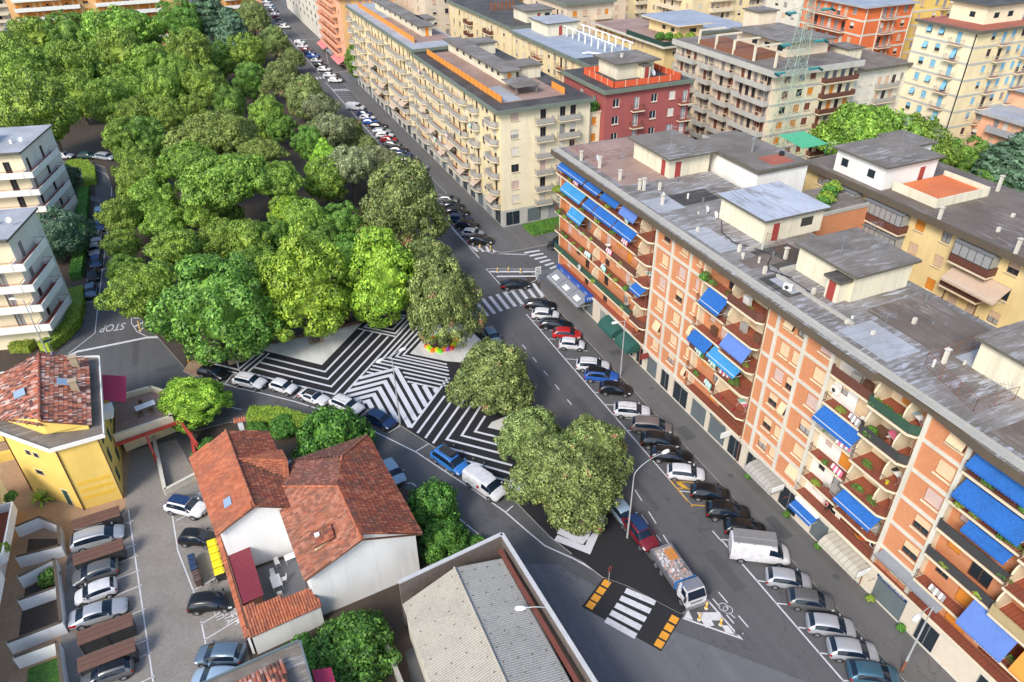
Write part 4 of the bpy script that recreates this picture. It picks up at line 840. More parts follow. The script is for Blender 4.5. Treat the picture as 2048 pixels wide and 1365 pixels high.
roofm('tile_floor', (.30, .08, .045), (.34, .095, .05), (.26, .08, .05), .33); roofm('roof_mix', (.15, .13, .11), (.26, .24, .225), (.52, .54, .6), 1.0, 0, .9, .8)
M('fabric_blue', (.014, .115, .40), .85, var=.35, scale=.7); M('fabric_blue2', (.04, .24, .5), .85, var=.35, scale=.7); M('fabric_old_blue', (.10, .19, .5), .8); M('fabric_green', (.02, .09, .07), .8); M('fabric_grey', (.22, .23, .25), .8); M('fabric_beige', (.5, .38, .28), .8); M('fabric_pink', (.62, .2, .2), .8)
M('fabric_crimson', (.42, .03, .09), .8); M('rail_brown', (.13, .05, .035), .6); M('rail_grey', (.36, .345, .31), .6); M('rail_dark', (.05, .05, .05), .6); M('rail_white', (.8, .79, .74), .6); M('orange_panel', (.72, .27, .04), .7); M('red_panel', (.62, .10, .035), .7)
M('shutter_roll', (.62, .44, .3), .7); M('shutter_pink', (.58, .42, .37), .7); M('shutter_white', (.66, .62, .54), .7); M('shutter_brown', (.2, .07, .045), .7); M('shutter_lightblue', (.2, .45, .62), .7); M('shutter_orange', (.68, .25, .03), .7); M('shutter_cream', (.72, .52, .32), .7); M('door_red', (.33, .05, .04), .6)
M('shop_steel', (.2, .24, .25), .4, .4); M('bamboo', (.42, .33, .17), .9); M('screen_green', (.03, .08, .05), .9); M('travertine', (.66, .58, .46), .6)
WIN = {}
def winmesh(part, w, h, state='', frame=''):
    key = (part, round(w, 2), round(h, 2), state, frame)
    if key in WIN: return WIN[key]
    b = MB(); f = .06
    if part == 'frame':
        b.box(-w/2, w/2, -.03, .05, 0, f); b.box(-w/2, w/2, -.03, .05, h-f, h); b.box(-w/2, -w/2+f, -.03, .05, f, h-f); b.box(w/2-f, w/2, -.03, .05, f, h-f)
        if w > .8: b.box(-.035, .035, -.02, .05, f, h-f)
        me = b.mesh('window', mat(frame))
    elif part == 'pane':
        b.box(-w/2+f, w/2-f, .015, .03, f, h-f); me = b.mesh('pane', mat(state))
    elif part == 'shut':        # roller shutter let down to a fraction
        fr = float(frame); z0 = h-f-(h-2*f)*fr; n = max(2, int((h-f-z0)/.16)); dz = (h-f-z0)/n
        for i in range(n): b.box(-w/2+f*.6, w/2-f*.6, -.045, -.01, z0+i*dz+.012, z0+(i+1)*dz)
        b.box(-w/2+f*.6, w/2-f*.6, -.03, -.012, z0, h-f); me = b.mesh('shutter', mat(state))
    elif part == 'tilt':       # roller shutter pushed outward from the sill
        b.slab([(-w/2+.04, -.03, h-.06), (w/2-.04, -.03, h-.06), (w/2-.04, -.03-.55*h*.6, h*.22), (-w/2+.04, -.03-.55*h*.6, h*.22)], .03); me = b.mesh('shutter', mat(state))
    elif part == 'leaf':       # side-hung shutters folded open on the wall
        for s_ in (-1, 1): b.box(min(s_*w/2, s_*w*.98), max(s_*w/2, s_*w*.98), -.2, -.16, .02, h-.02)
        me = b.mesh('shutters', mat(state))
    elif part == 'sill': b.box(-w/2-.08, w/2+.08, -.30, -.03, -.07, -.002); me = b.mesh('sill', mat(state))
    WIN[key] = me; return me
class Bld:
    def __init__(s, name, label, cat, x, y, rz=0, seed=1, group=None):
        s.o = empty(name, x, y, 0, rz, label, cat, group); s.R = random.Random(seed); s.n = {}; s.x = x; s.y = y; s.over = {}
    def cap(s, k, lim=100):
        s.n[k] = s.n.get(k, 0)+1; return s.n[k] <= lim
    def part(s, name, b, mats, parent=None, **k): return b.build(name, mats, parent or s.o, **k)
    def window(s, P, nrm, w, h, frame='rail_white', states=None, sill=None, detail=True, nm='window'):
        st = s.R.choice(states or ['glass']); rz = math.atan2(nrm.x, -nrm.y)
        if not s.cap(nm, 98):
            b = s.over.setdefault(nm, MB()); T = Matrix.Translation((P.x-nrm.x*.12, P.y-nrm.y*.12, P.z)) @ Matrix.Rotation(rz, 4, 'Z'); k, _, c = st.partition(':')
            for me, mi in ((winmesh('frame', w, h, '', frame), 0), (winmesh('shut', w, h, c, '1') if k == 'shut' else winmesh('pane', w, h, 'glass'), 2 if k == 'shut' else 1)):
                b.add([T @ v.co for v in me.vertices], [tuple(f.vertices) for f in me.polygons], mi)
            s.ovm = (frame, c or getattr(s, 'ovm', ('', 'shutter_cream'))[1]); return
        o = link(nm, winmesh('frame', w, h, '', frame), s.o, (P.x-nrm.x*.12, P.y-nrm.y*.12, P.z), rz)
        k, _, c = st.partition(':')
        if k != 'shut' : link('pane', winmesh('pane', w, h, 'glass_curtain' if k == 'curtain' or (k != 'tilt' and s.R.random() < .25) else 'glass'), o)
        if k == 'shut': link('shutter', winmesh('shut', w, h, c, '1'), o)
        elif k == 'half': link('shutter', winmesh('shut', w, h, c, '.55'), o)
        elif k == 'tilt': link('shutter', winmesh('tilt', w, h, c), o)
        elif k == 'leaf': link('shutter', winmesh('leaf', w, h, c), o)
        if sill: link('sill', winmesh('sill', w, h, sill), o)
    def facade(s, p0, p1, z0, z1, wall, ops=(), name='wall', depth=.2, frame='rail_white', states=None, sill=None, reveal=None):
        """wall from p0 to p1 (outside on the right); ops = openings (u, z, w, h[, states[, frame]])"""
        p0 = Vector((p0[0], p0[1])); p1 = Vector((p1[0], p1[1])); d = p1-p0; L = d.length; d /= L; nrm = Vector((d.y, -d.x, 0)); b = MB()
        ops = [o for o in ops if o[0]-o[2]/2 > .05 and o[0]+o[2]/2 < L-.05 and o[1]+o[3] < z1-.02 and o[1] >= z0]
        rows = {}
        for o in ops: rows.setdefault((round(o[1], 3), round(o[1]+o[3], 3)), []).append(o)
        zs = sorted({z0, z1} | {q for r in rows for q in r})
        # vertical strips per horizontal band keep every opening an honest hole
        def pt(u, z, dep=0): return (p0.x+d.x*u-nrm.x*dep, p0.y+d.y*u-nrm.y*dep, z)
        for a, c in zip(zs, zs[1:]):
            cuts = sorted([(o[0]-o[2]/2, o[0]+o[2]/2) for o in ops if o[1] <= a+1e-3 and o[1]+o[3] >= c-1e-3]); u = 0
            for u0, u1 in cuts:
                if u0 > u+1e-4: b.quad(pt(u, a), pt(u0, a), pt(u0, c), pt(u, c))
                u = max(u, u1)
            if L > u+1e-4: b.quad(pt(u, a), pt(L, a), pt(L, c), pt(u, c))
        for o in ops:
            u0, u1, a, c = o[0]-o[2]/2, o[0]+o[2]/2, o[1], o[1]+o[3]; m_i = 0
            b.quad(pt(u0, a), pt(u0, a, depth), pt(u0, c, depth), pt(u0, c), m_i); b.quad(pt(u1, a, depth), pt(u1, a), pt(u1, c), pt(u1, c, depth), m_i)
            b.quad(pt(u0, a), pt(u1, a), pt(u1, a, depth), pt(u0, a, depth), m_i); b.quad(pt(u0, c, depth), pt(u1, c, depth), pt(u1, c), pt(u0, c), m_i)
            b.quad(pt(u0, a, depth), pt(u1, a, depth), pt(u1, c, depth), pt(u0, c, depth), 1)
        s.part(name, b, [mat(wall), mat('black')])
        for o in ops:
            P = Vector((*pt(o[0], o[1])[:2], o[1])); s.window(P, nrm, o[2], o[3], o[5] if len(o) > 5 else frame, o[4] if len(o) > 4 and o[4] else states, sill if o[3] < 1.9 else None, nm='window' if o[3] < 1.9 else 'balcony_door')
        return d, nrm, L
    def done(s):
        for k, b in s.over.items(): o = s.part(k, b, [mat(s.ovm[0]), mat('glass'), mat(s.ovm[1])]); o['kind'] = 'stuff'
        return s.o
    def body(s, poly, z0, z1, wall):   # closed core just behind the facades
        b = MB(); b.prism(poly, z0, z1); return s.part('core', b, mat(wall))
    def roof(s, poly, z, th, fascia, top, name='roof'):
        b = MB(); b.prism(poly, z-th, z, 0, 1); return s.part(name, b, [mat(fascia), mat(top)])
    def balcony(s, p0, p1, u0, u1, z, dep, style='bars', rail='rail_brown', floor='tile_floor', edge='cream', chamfer=0, h=1.0, inn=0):
        p0 = Vector((p0[0], p0[1])); p1 = Vector((p1[0], p1[1])); d = (p1-p0).normalized(); n = Vector((d.y, -d.x))
        if not s.cap('balcony', 98): return
        q = lambda u, e: p0+d*u+n*e
        if chamfer: P = [q(u0, .02), q(u0, dep-chamfer*.0), q(u1-chamfer, dep), q(u1, dep-chamfer*.7), q(u1, .02)]
        else: P = [q(u0, .02), q(u0, dep), q(u1, dep), q(u1, .02)]
        if inn: P[0] = q(u0, -inn); P[-1] = q(u1, -inn)
        b = MB(); b.prism(P[::-1], z-.2, z-.012); I = [q(u0+.08, .03-inn), q(u0+.08, dep-.1)]+([q(u1-chamfer, dep-.1), q(u1-.1, dep-chamfer*.7)] if chamfer else [q(u1-.08, dep-.1)])+[q(u1-.08, .03-inn)]
        b.prism(I[::-1], z-.013, z, 1); o = s.part('balcony', b, [mat(edge), mat(floor)])
        if inn: P[0] = q(u0, .02); P[-1] = q(u1, .02)
        r = MB(); R_ = [p-n*.05 if i in (1, 2) else p for i, p in enumerate(P)]
        segs = list(zip(R_, R_[1:]))
        for a, c in segs:
            e = c-a; L = e.length
            if L < .1: continue
            e.normalize(); m = Vector((-e.y, e.x))
            if style in ('bars', 'bars_screen'):
                r.bar((*a, z+h), (*c, z+h), .03); r.bar((*a, z+.1), (*c, z+.1), .018)
                k = max(1, int(L/.14))
                for i in range(k+1): pp = a+e*(L*i/k); r.bar((*pp, z+.02), (*pp, z+h), .011 if i % 9 else .024)
                if style == 'bars_screen': r.prism([a-m*.012, c-m*.012, c+m*.012, a+m*.012], z+.12, z+h-.06, 1)
            elif style == 'panel':
                r.prism([a-m*.02, c-m*.02, c+m*.02, a+m*.02], z+.08, z+h-.1, 1); r.bar((*a, z+h), (*c, z+h), .025)
                k = max(1, int(L/1.2))
                for i in range(k+1): pp = a+e*(L*i/k); r.bar((*pp, z-.05), (*pp, z+h), .02)
            elif style == 'parapet': r.prism([a-m*.07, c-m*.07, c+m*.07, a+m*.07], z-.25, z+h)
            elif style == 'parapet_rail': r.prism([a-m*.07, c-m*.07, c+m*.07, a+m*.07], z-.3, z+h*.75); r.bar((*a, z+h), (*c, z+h), .03, 1)
        s.part('railing', r, [mat(edge if 'parapet' in style else 'rail_dark' if style == 'panel' and rail != 'rail_grey' and 0 else rail), mat(rail)], o)
        return o
    def awning(s, p0, p1, u0, u1, z, dep, drop, m='fabric_blue', stripe=True, name='awning'):
        p0 = Vector((p0[0], p0[1])); p1 = Vector((p1[0], p1[1])); d = (p1-p0).normalized(); n = Vector((d.y, -d.x)); q = lambda u, e, zz: (*(p0+d*u+n*e), zz)
        b = MB(); N = 6
        for i in range(N):   # slight sag between the arms
            a, c = u0+(u1-u0)*i/N, u0+(u1-u0)*(i+1)/N; sg = lambda t: .06*math.sin(PI*t)
            f = lambda u, e, zz, k: q(u, e, zz-sg((u-u0)/(u1-u0))*k)
            b.slab([f(a, .1, z, 0), f(c, .1, z, 0), f(c, dep*.55, z-drop*.48, 1), f(a, dep*.55, z-drop*.48, 1)], .02); b.slab([f(a, dep*.55, z-drop*.48, 1), f(c, dep*.55, z-drop*.48, 1), f(c, dep, z-drop, 0), f(a, dep, z-drop, 0)], .02)
        if stripe: b.bar(q(u0, dep-.12, z-drop*.88+.015), q(u1, dep-.12, z-drop*.88+.015), .03, 1)
        k = int((u1-u0)/.25)
        for i in range(k): a = u0+(u1-u0)*i/k; c = u0+(u1-u0)*(i+1)/k; b.add([q(a, dep, z-drop), q(c, dep, z-drop), q(c, dep, z-drop-.16), q((a+c)/2, dep, z-drop-.24), q(a, dep, z-drop-.16)], [(0,1,2,3,4)])
        for u in (u0+.1, u1-.1): b.bar(q(u, .1, z-drop-.1), q(u, dep, z-drop-.02), .02, 1)
        b.bar(q(u0, .08, z), q(u1, .08, z), .07)
        return s.part(name, b, [mat(m), mat('white')])
    def penthouse(s, x0, x1, y0, y1, z0, z1, wall='penthouse_wall', top='roof_grey', ov=.4, doors=(), wins=(), fascia='fascia_dark'):
        b = MB(); b.box(x0, x1, y0, y1, z0, z1); o = s.part('stair_house', b, mat(wall))
        b = MB(); b.box(x0-ov, x1+ov, y0-ov, y1+ov, z1+.002, z1+.26, 0, 1); s.part('roof', b, [mat(fascia), mat(top)], o)
        for side, u, c in doors:
            b = MB()
            if side == 'w': b.box(x0-.04, x0+.02, u-.42, u+.42, z0+.02, z0+2.05)
            else: b.box(u-.42, u+.42, y0-.04, y0+.02, z0+.02, z0+2.05)
            s.part('door', b, mat(c), o)
        for side, u, w in wins:
            b = MB()
            if side == 'w': b.box(x0-.03, x0+.02, u-w/2, u+w/2, z0+1, z0+2)
            else: b.box(u-w/2, u+w/2, y0-.03, y0+.02, z0+1, z0+2)
            s.part('window', b, mat('glass'), o)
        return o
    def chimney(s, x, y, z, h=1.0, w=.25, m='concrete_pale', cap=True):
        b = MB(); b.box(x-w, x+w, y-w*.8, y+w*.8, z, z+h)
        if cap: b.box(x-w-.08, x+w+.08, y-w*.8-.08, y+w*.8+.08, z+h+.12, z+h+.2); [b.box(x+a*w*.8-.03, x+a*w*.8+.03, y-.03, y+.03, z+h, z+h+.12) for a in (-1, 1)]
        s.part('chimney', b, mat(m))
    def antenna(s, x, y, z, h=2.6):
        b = MB(); b.bar((x, y, z), (x, y, z+h), .022, n=6); a = s.R.uniform(0, 3)
        for k, l in ((.98, .5), (.8, .38)):
            c = Vector((math.cos(a), math.sin(a), 0)); e = Vector((-c.y, c.x, 0)); m = Vector((x, y, z+h*k)); b.bar(m-c*.7, m+c*.7, .014)
            for i in range(6): t = m+c*(-.65+i*.26); b.bar(t-e*l, t+e*l, .01)
        s.part('antenna', b, mat('metal'))
    def dish(s, x, y, z, r=.42):
        b = MB(); d = Vector((.45, -.75, .45)).normalized(); u = d.orthogonal().normalized(); v = d.cross(u); c = Vector((x, y, z+.7)); n = 14; b.v = [tuple(c-d*.1)]
        for k in (.5, 1): b.v += [tuple(c+(u*math.cos(2*PI*i/n)+v*math.sin(2*PI*i/n))*r*k-d*.1*(1-k*k)) for i in range(n)]
        for i in range(n): b.f.append([0, 1+i, 1+(i+1) % n]); b.f.append([1+i, 1+n+i, 1+n+(i+1) % n, 1+(i+1) % n]); b.m += [0, 0]
        b.bar((x, y, z), tuple(c-d*.12), .025); b.bar(tuple(c), tuple(c+d*.45), .012); s.part('satellite_dish', b, mat('white'))
    def pipe(s, pts, r=.05, m='rust'): b = MB(); b.tube(pts, r, 0, 6); s.part('drainpipe', b, mat(m))
GR = 'apartment blocks'
FZ = [3.5, 6.2, 9.3, 12.35, 15.4, 18.5]
# ---------------------------------------------------------------- orange brick block along the avenue (local origin at its facade line, y runs along the avenue)
O = Bld('apartment_block', 'long orange brick block with cream grid, blue awnings and stacked terracotta balconies', 'apartment block', 46.4, 0, seed=4)
yN, yF = -6, 90.6
W0 = (0, yF); W1 = (0, yN)          # facade line, u = yF - y
U = lambda y: yF-y
brR = random.Random(9)
sh_c = ['shut:shutter_cream', 'shut:shutter_cream', 'half:shutter_cream', 'tilt:shutter_cream', 'shut:shutter_pink', 'tilt:shutter_cream']
brick_secs = [(65.2, 56.0, [(63.2, 1.35), (59.7, 1.35), (56.8, .7)]), (45.4, 37.0, [(42.6, 1.25), (41.1, .9), (37.9, 1.6), (45.0, .4)]), (27.2, 23.5, [(24.5, 1.5)])]
pil = [65.2, 61.8, 58.3, 44.0, 40.35, 37.0, 27.1, 23.4]
# brick sections with openings
for ya, yb, wn in brick_secs:
    ops = []
    for fz in FZ:
        for (yc, ww) in wn:
            if ww < .6: continue
            ops.append((ya-yc, fz+1.05, ww, 1.45 if fz < 18 else 1.3))
    O.facade((0, ya), (0, yb), 3.4, 21.2, 'brick', ops, 'brick_wall', frame='brown_wood', states=sh_c, sill='cream')
for ya, yb, wn in brick_secs:
    b = MB(); [b.box(-.14, .02, yp-.2, yp+.2, 3.4, 21.2) for yp in pil if yb-.6 <= yp <= ya+.6]
    ps = sorted([ya, yb]+[p for p in pil if yb < p < ya])
    for a, c in zip(ps, ps[1:]):
        for fz in FZ[1:]:
            b.box(-.11, .02, a+.2 if a in pil else a, c-.2 if c in pil else c, fz-.22, fz+.12)
    O.part('concrete_grid', b, mat('concrete_pale'))
# balcony sections: wall behind, doors, slabs
def bal_sec(ya, yb, wall, ops_y, floors=FZ, back=.35):
    ops = []
    for fz in floors:
        for yc, ww, hh, sl, stt in ops_y: ops.append((ya-yc, fz+sl, ww, hh, stt))
    O.facade((back, ya), (back, yb), 3.4, 21.2, wall, ops, 'wall', frame='brown_wood')
    for q in ((ya-.0,) if yb in (68.55, 50.85, 32.05, 17.25) else (ya-.0, yb-.2) if ya > 60 and ya < 60 else (yb-.2,)): b = MB(); b.box(.0 if q != yb-.2 or yb not in (68.55, 50.85, 32.05, 17.25) else .3, 2.0, q-.01, q+.2, 3.4, 21.2); O.part('pier', b, mat('cream'))
D_ = ['shut:shutter_pink', 'shut:shutter_cream', 'shut:shutter_orange', 'glass', 'half:shutter_cream']
bal_sec(68.55, 65.4, 'brick', [(67, 1.3, 2.2, .05, D_)], back=1.9)
bal_sec(90.6, 68.55, 'brick', [(y, w_2, h_2, s_2, D_) for y, w_2, h_2, s_2 in [(89, 1.2, 2.2, .05), (86, 1.3, 1.3, 1.0), (83.2, 1.2, 2.2, .05), (80.4, 1.3, 1.3, 1.0), (77.6, 1.2, 2.2, .05), (74.8, 1.3, 1.3, 1.0), (72.2, 1.2, 2.2, .05), (69.6, 1.3, 1.3, 1.0), ]], back=.9)
bal_sec(55.8, 50.85, 'brick', [(54.4, 1.0, 1.3, 1.0, D_), (52.2, 1.1, 2.2, .05, D_)], back=.9)
bal_sec(50.85, 45.6, 'wall_cream_pale', [(49.2, 1.2, 2.2, .05, D_), (46.9, 1.2, 2.2, .05, D_)], back=1.9)
bal_sec(36.8, 32.05, 'wall_white', [(35.6, .8, 1.2, 1.0, D_), (33.4, 1.4, 2.2, .05, D_)], back=.85)
bal_sec(32.05, 27.3, 'wall_cream_pale', [(30.4, 1.2, 2.2, .05, D_), (28.4, .9, 2.2, .05, D_)], back=1.9)
bal_sec(23.3, 17.25, 'brick', [(22, 1.2, 1.3, 1.0, D_), (19.5, 1.8, 2.2, .05, D_)], back=.9)
bal_sec(17.25, -6, 'brick', [(15.5, 1.3, 2.2, .05, D_), (11, 1.8, 2.2, .05, D_), (7, 1.3, 1.3, 1, D_)], back=1.9)
SLB = []
def fins(y, fz, m='cream', dep=1.55):
    """curved divider fin between two balconies"""
    dep = .34
    b = MB(); pr = [(1.88, fz), (-dep+.1, fz), (-dep+.12, fz+.9)]+[(-dep+.12+1.25*(1-math.cos(a*PI/12)), fz+.9+1.35*math.sin(a*PI/12)) for a in range(1, 7)]+[(1.88, fz+2.25)]
    n = len(pr); b.add([(x, y-.07, z) for x, z in pr]+[(x, y+.07, z) for x, z in pr], [tuple(range(n)), tuple(range(2*n-1, n-1, -1))]+[(i, n+i, n+(i+1) % n, (i+1) % n) for i in range(n)]); O.part('divider', b, mat(m))
sty = ['bars', 'bars_screen', 'bars', 'bars', 'panel', 'bars']
def bal(ya, yb, fz, dep=1.6, style='bars', rail='rail_brown', ch=0): O.balcony((0, ya), (0, yb), 0, ya-yb, fz, .38 if not ch else .75, style, rail, chamfer=min(ch, .6), inn=.84 if not ch else 1.85)
for i, fz in enumerate(FZ[1:]):
    st = ['bars_screen', 'bars', 'bars_screen', 'bars', 'bars'][i]; rl = ['screen_green', 'rail_brown', 'rail_brown', 'rail_brown', 'rail_brown'][i]
    bal(91.6, 68.6, fz, 1.25, st, rl); bal(68.5, 65.5, fz, 1.95, 'bars' if i else 'bars_screen', 'rail_brown', 1.1); fins(68.55, fz, dep=1.2); fins(79.8, fz, dep=1.15) if i < 4 else None
    bal(56.2, 50.9, fz, 1.35, ['bars', 'bars_screen', 'bars', 'bars', 'bars'][i], 'rail_brown'); bal(50.8, 45.7, fz, 1.9, ['bars', 'bars', 'bars', 'bars', 'bars_screen'][i], 'rail_brown', 1.0); fins(50.85, fz, dep=1.3); 
    bal(36.6, 32.1, fz, 1.15, ['bars', 'bars', 'bars_screen', 'bars', 'bars_screen'][i], ['rail_brown', 'rail_brown', 'rail_grey', 'rail_brown', 'rail_brown'][i]); bal(32.0, 27.3, fz, 1.9, ['bars', 'bars', 'bars', 'bars_screen', 'bars_screen'][i], ['rail_brown', 'rail_brown', 'rail_brown', 'rail_dark', 'screen_green'][i], 1.0); fins(32.05, fz, dep=1.1); fins(29.0, fz, dep=1.8)
    bal(23.2, 17.3, fz, 1.2, ['bars', 'bars_screen', 'bars_screen', 'bars', 'bars'][i], ['rail_brown', 'rail_dark', 'rail_dark', 'rail_brown', 'rail_dark'][i]); bal(17.2, 4, fz, 1.95, 'bars_screen' if i == 1 else 'bars', 'bamboo' if i == 1 else 'rail_brown', 1.0); fins(17.25, fz, dep=1.15)
# first floor terrace over the shops on the near part
for ya, yb in ((56.0, 45.7), (36.9, -4), (68.0, 65.6)): bal(ya, yb, 3.86, .3, 'bars', 'rail_brown')
# ground floor
shop_ops = []
gy = [(89.5, 4.2), (84.8, 4.2), (80, 3.6), (76.4, 2.4), (72.4, 3.4), (68, 2.6)]
for (yc, ww) in [(88.5, 3.6), (84.2, 3.4), (80.6, 2.6), (76.2, 2.0), (72.6, 2.6), (69.2, 2.4), (66.4, 1.6), (63.4, 2.3), (60.4, 1.8), (57, 3.0), (53.2, 2.8), (49.6, 3.0), (46.4, 2.2), (43.4, 1.8), (37.6, 2.6), (33.2, 2.0), (29.8, 2.2), (24.6, 3.2), (20.6, 1.9), (13.8, 4.2), (8, 3)]:
    stt = ['shut:shop_steel'] if brR.random() < .45 else ['glass']
    shop_ops.append((U(yc), .12, ww, 2.75, stt, 'galv'))
O.facade((-.02, yF), (-.02, yN), 0, 3.4, 'travertine', shop_ops, 'shop_front', depth=.5)
b = MB(); b.box(-.28, 0, yN, yF, 3.4, 3.62); b.box(-.06, -.02, yN, yF, .1, .3); O.part('string_course', b, mat('concrete_pale'))
# roof
rp = [(-1.15, 91.8), (-1.2, 52), (-1.3, 31.9), (-.7, 31.6), (-.55, 27), (-1.2, 22), (-1.2, yN), (13.6, yN), (13.6, 42), (12.8, 42), (12.8, 66), (14, 66), (14, 91.8)]
O.body([(1.98, yN), (13, yN), (13, 90.4), (1.98, 90.4)], .05, 21.25, 'wall_cream_pale')
b = MB(); b.box(.02, 1.97, yN, 90.5, 3.4, 3.6); O.part('shop_ceiling', b, mat('tile_floor')); b = MB(); b.box(.52, 1.97, yN, 90.4, .05, 3.39); O.part('shop_core', b, mat('wall_cream_pale'))
for ya, yb in ((65.2, 56), (45.4, 37), (27.2, 23.5)): b = MB(); b.box(.22, 1.97, yb+.02, ya-.02, 3.61, 21.2); O.part('core', b, mat('wall_cream_pale'))
b = MB(); b.box(-.0, 1.97, 90.4, 90.6, 3.61, 21.2); O.part('end_wall', b, mat('brick'))
O.roof(rp, 22.0, .8, 'fascia_brown', 'roof_mix')
b = MB(); b.box(-.9, -.2, yN, 91.5, 22.002, 22.06); b.box(-.2, 0, yN, 91.5, 22.002, 22.12); O.part('gutter_slab', b, mat('concrete'))
# far end wall
O.facade((.0, 90.6), (0, 90.55), 3, 4, 'cream') if 0 else None
for q in [((.02, 13.2, 66, 91.5), 'roof_terrace'), ((4.8, 13, 27.5, 39.5), 'roof_grey')]:
    x0, x1, y0, y1 = q[0]; b = MB(); b.box(x0+1, x1, y0+9 if y0 > 60 else y0, y1, 22.0, 22.008); O.part('roof_patch', b, mat(q[1]))
b = MB(); b.box(4.2, 9.6, 66.5, 70.0, 22.0, 22.009); b.box(3.6, 8.5, 48.6, 53.4, 22.0, 22.01); O.part('roof_patch', b, mat('roof_dark'))
b = MB(); b.box(6.0, 12.7, 32.3, 39.6, 22.0, 22.011); O.part('roof_patch', b, mat('roof_brown'))
O.penthouse(7.6, 13.8, 74.8, 83.5, 22, 24.6, 'penthouse_wall', 'roof_grey', .7, [('w', 76.2, 'door_red'), ('s', 8.9, 'door_red')])
O.penthouse(6.0, 14.0, 54.5, 62.0, 22, 24.6, 'penthouse_wall', 'roof_striped', .45, [('s', 7.6, 'door_red')], [('s', 11.8, 1.6)])
O.penthouse(5.2, 12.4, 41.2, 48.4, 22, 24.7, 'penthouse_wall', 'roof_grey', .45, [], [])
O.penthouse(3.9, 5.2, 41.6, 43.1, 22, 24.1, 'penthouse_wall', 'roof_dark', .3, [('w', 42.4, 'door_red')])
O.penthouse(6.4, 13.6, 19.5, 29.2, 22, 24.7, 'penthouse_wall', 'roof_grey', .45)
for x, y, h in [(.5, 85.6, 1.2), (1.4, 82, 1.4), (1.6, 77, 1.2), (2.2, 73.2, 1.2), (2.6, 72.8, 1.4), (2.2, 68, 1.1), (4.4, 72, 1.0), (5.8, 50.6, 1.1), (2.6, 54, .8), (1.8, 49, .8), (3.3, 43.8, .6), (7.6, 36, .6), (4.9, 30.6, 1.2), (1.6, 60, .5), (10.5, 57, .7), (2.3, 38.5, .35), (3.0, 36.2, .35), (9, 26, .4)]: O.chimney(x, y, 22, h, .16, 'concrete_pale', h > 1)
for x, y in [(2.2, 84), (5.3, 63.4), (5.2, 61.6)]: O.dish(x, y, 22)
for x, y, z, h in [(6.5, 44.6, 24.9, 2.4), (8.5, 42, 24.9, 3), (11.8, 46, 24.9, 2), (9, 77, 24.9, 3.2), (3.6, 80, 22, 2.2), (4.6, 36.5, 22, 1.6), (3.0, 24.8, 22, 2.5)]: O.antenna(x, y, z, h)
# wire fences of the roof terrace and black cable
def wirefence(bld, pts, z, h, m='rust', mesh=.35):
    b = MB()
    for a, c in zip(pts, pts[1:]):
        L = math.dist(a, c); n = max(1, int(L/1.6)); P = lambda t, zz: (a[0]+(c[0]-a[0])*t, a[1]+(c[1]-a[1])*t, zz)
        b.bar(P(0, z+h), P(1, z+h), .025); b.bar(P(0, z+.08), P(1, z+.08), .015)
        for i in range(n+1): b.bar(P(i/n, z), P(i/n, z+h), .028)
        k = int(L/mesh)
        for i in range(k): b.bar(P(i/k, z+.08), P(i/k, z+h), .008)
        for j in range(1, 4): b.bar(P(0, z+h*j/4), P(1, z+h*j/4), .008)
    bld.part('fence', b, mat(m))
wirefence(O, [(12.5, 31.2), (3.2, 31.0), (1.6, 25.2), (5.6, 24.9)], 22, 1.3); wirefence(O, [(6.2, 54.2), (6.4, 48.9), (12.8, 48.9)], 22, 1.4); wirefence(O, [(1.8, 91), (1.8, 84.5), (7.4, 84)], 22, 1.3)
b = MB(); pts = [(5.6, 61, 22.06), (3.8, 58.5, 22.06), (3.4, 56, 22.06), (4.6, 53.5, 22.06), (5.2, 51.8, 22.06), (3.5, 50.5, 22.06), (2.6, 49.3, 22.06), (3.6, 47, 22.06)]; b.tube(pts, .05); O.part('cable', b, mat('black'))
for q in ((3.6,6.8,48.5,48.9), (3.6,7.2,53.8,54.1), (2.4,2.7,38,48)): b = MB(); b.box(*q, 22, 22.28); O.part('kerb_wall', b, mat('concrete'))
for x0, x1, y0, y1, mm in ((.4,4.2,66,70,'roof_pale'), (.6,3.2,54.5,60.5,'roof_pale'), (1.2,5.4,50.2,52.4,'roof_brown'), (.6,3.4,44.2,48.4,'roof_dark'), (1.4,3.2,44.6,47.8,'roof_pale'), (5.5,12,32.4,39.4,'roof_brown'), (.8,4.6,32.6,38,'roof_pale'), (6.5,12.5,25.6,30.8,'roof_pale'), (.6,6.2,13,23,'roof_brown')): KP = globals().get('KP', 0)+1; b = MB(); b.box(x0, x1, y0, y1, 21.99, 22.012+.003*KP); O.part('roof_patch', b, mat(mm))
for k in range(26): q = random.Random(k); O.chimney(q.uniform(.6, 12.4), q.choice([q.uniform(10, 40), q.uniform(49.5, 54), q.uniform(63, 74)]), 22.02, q.choice([.3, .4, .7]), .09, q.choice(['white', 'concrete_pale', 'galv']), False)
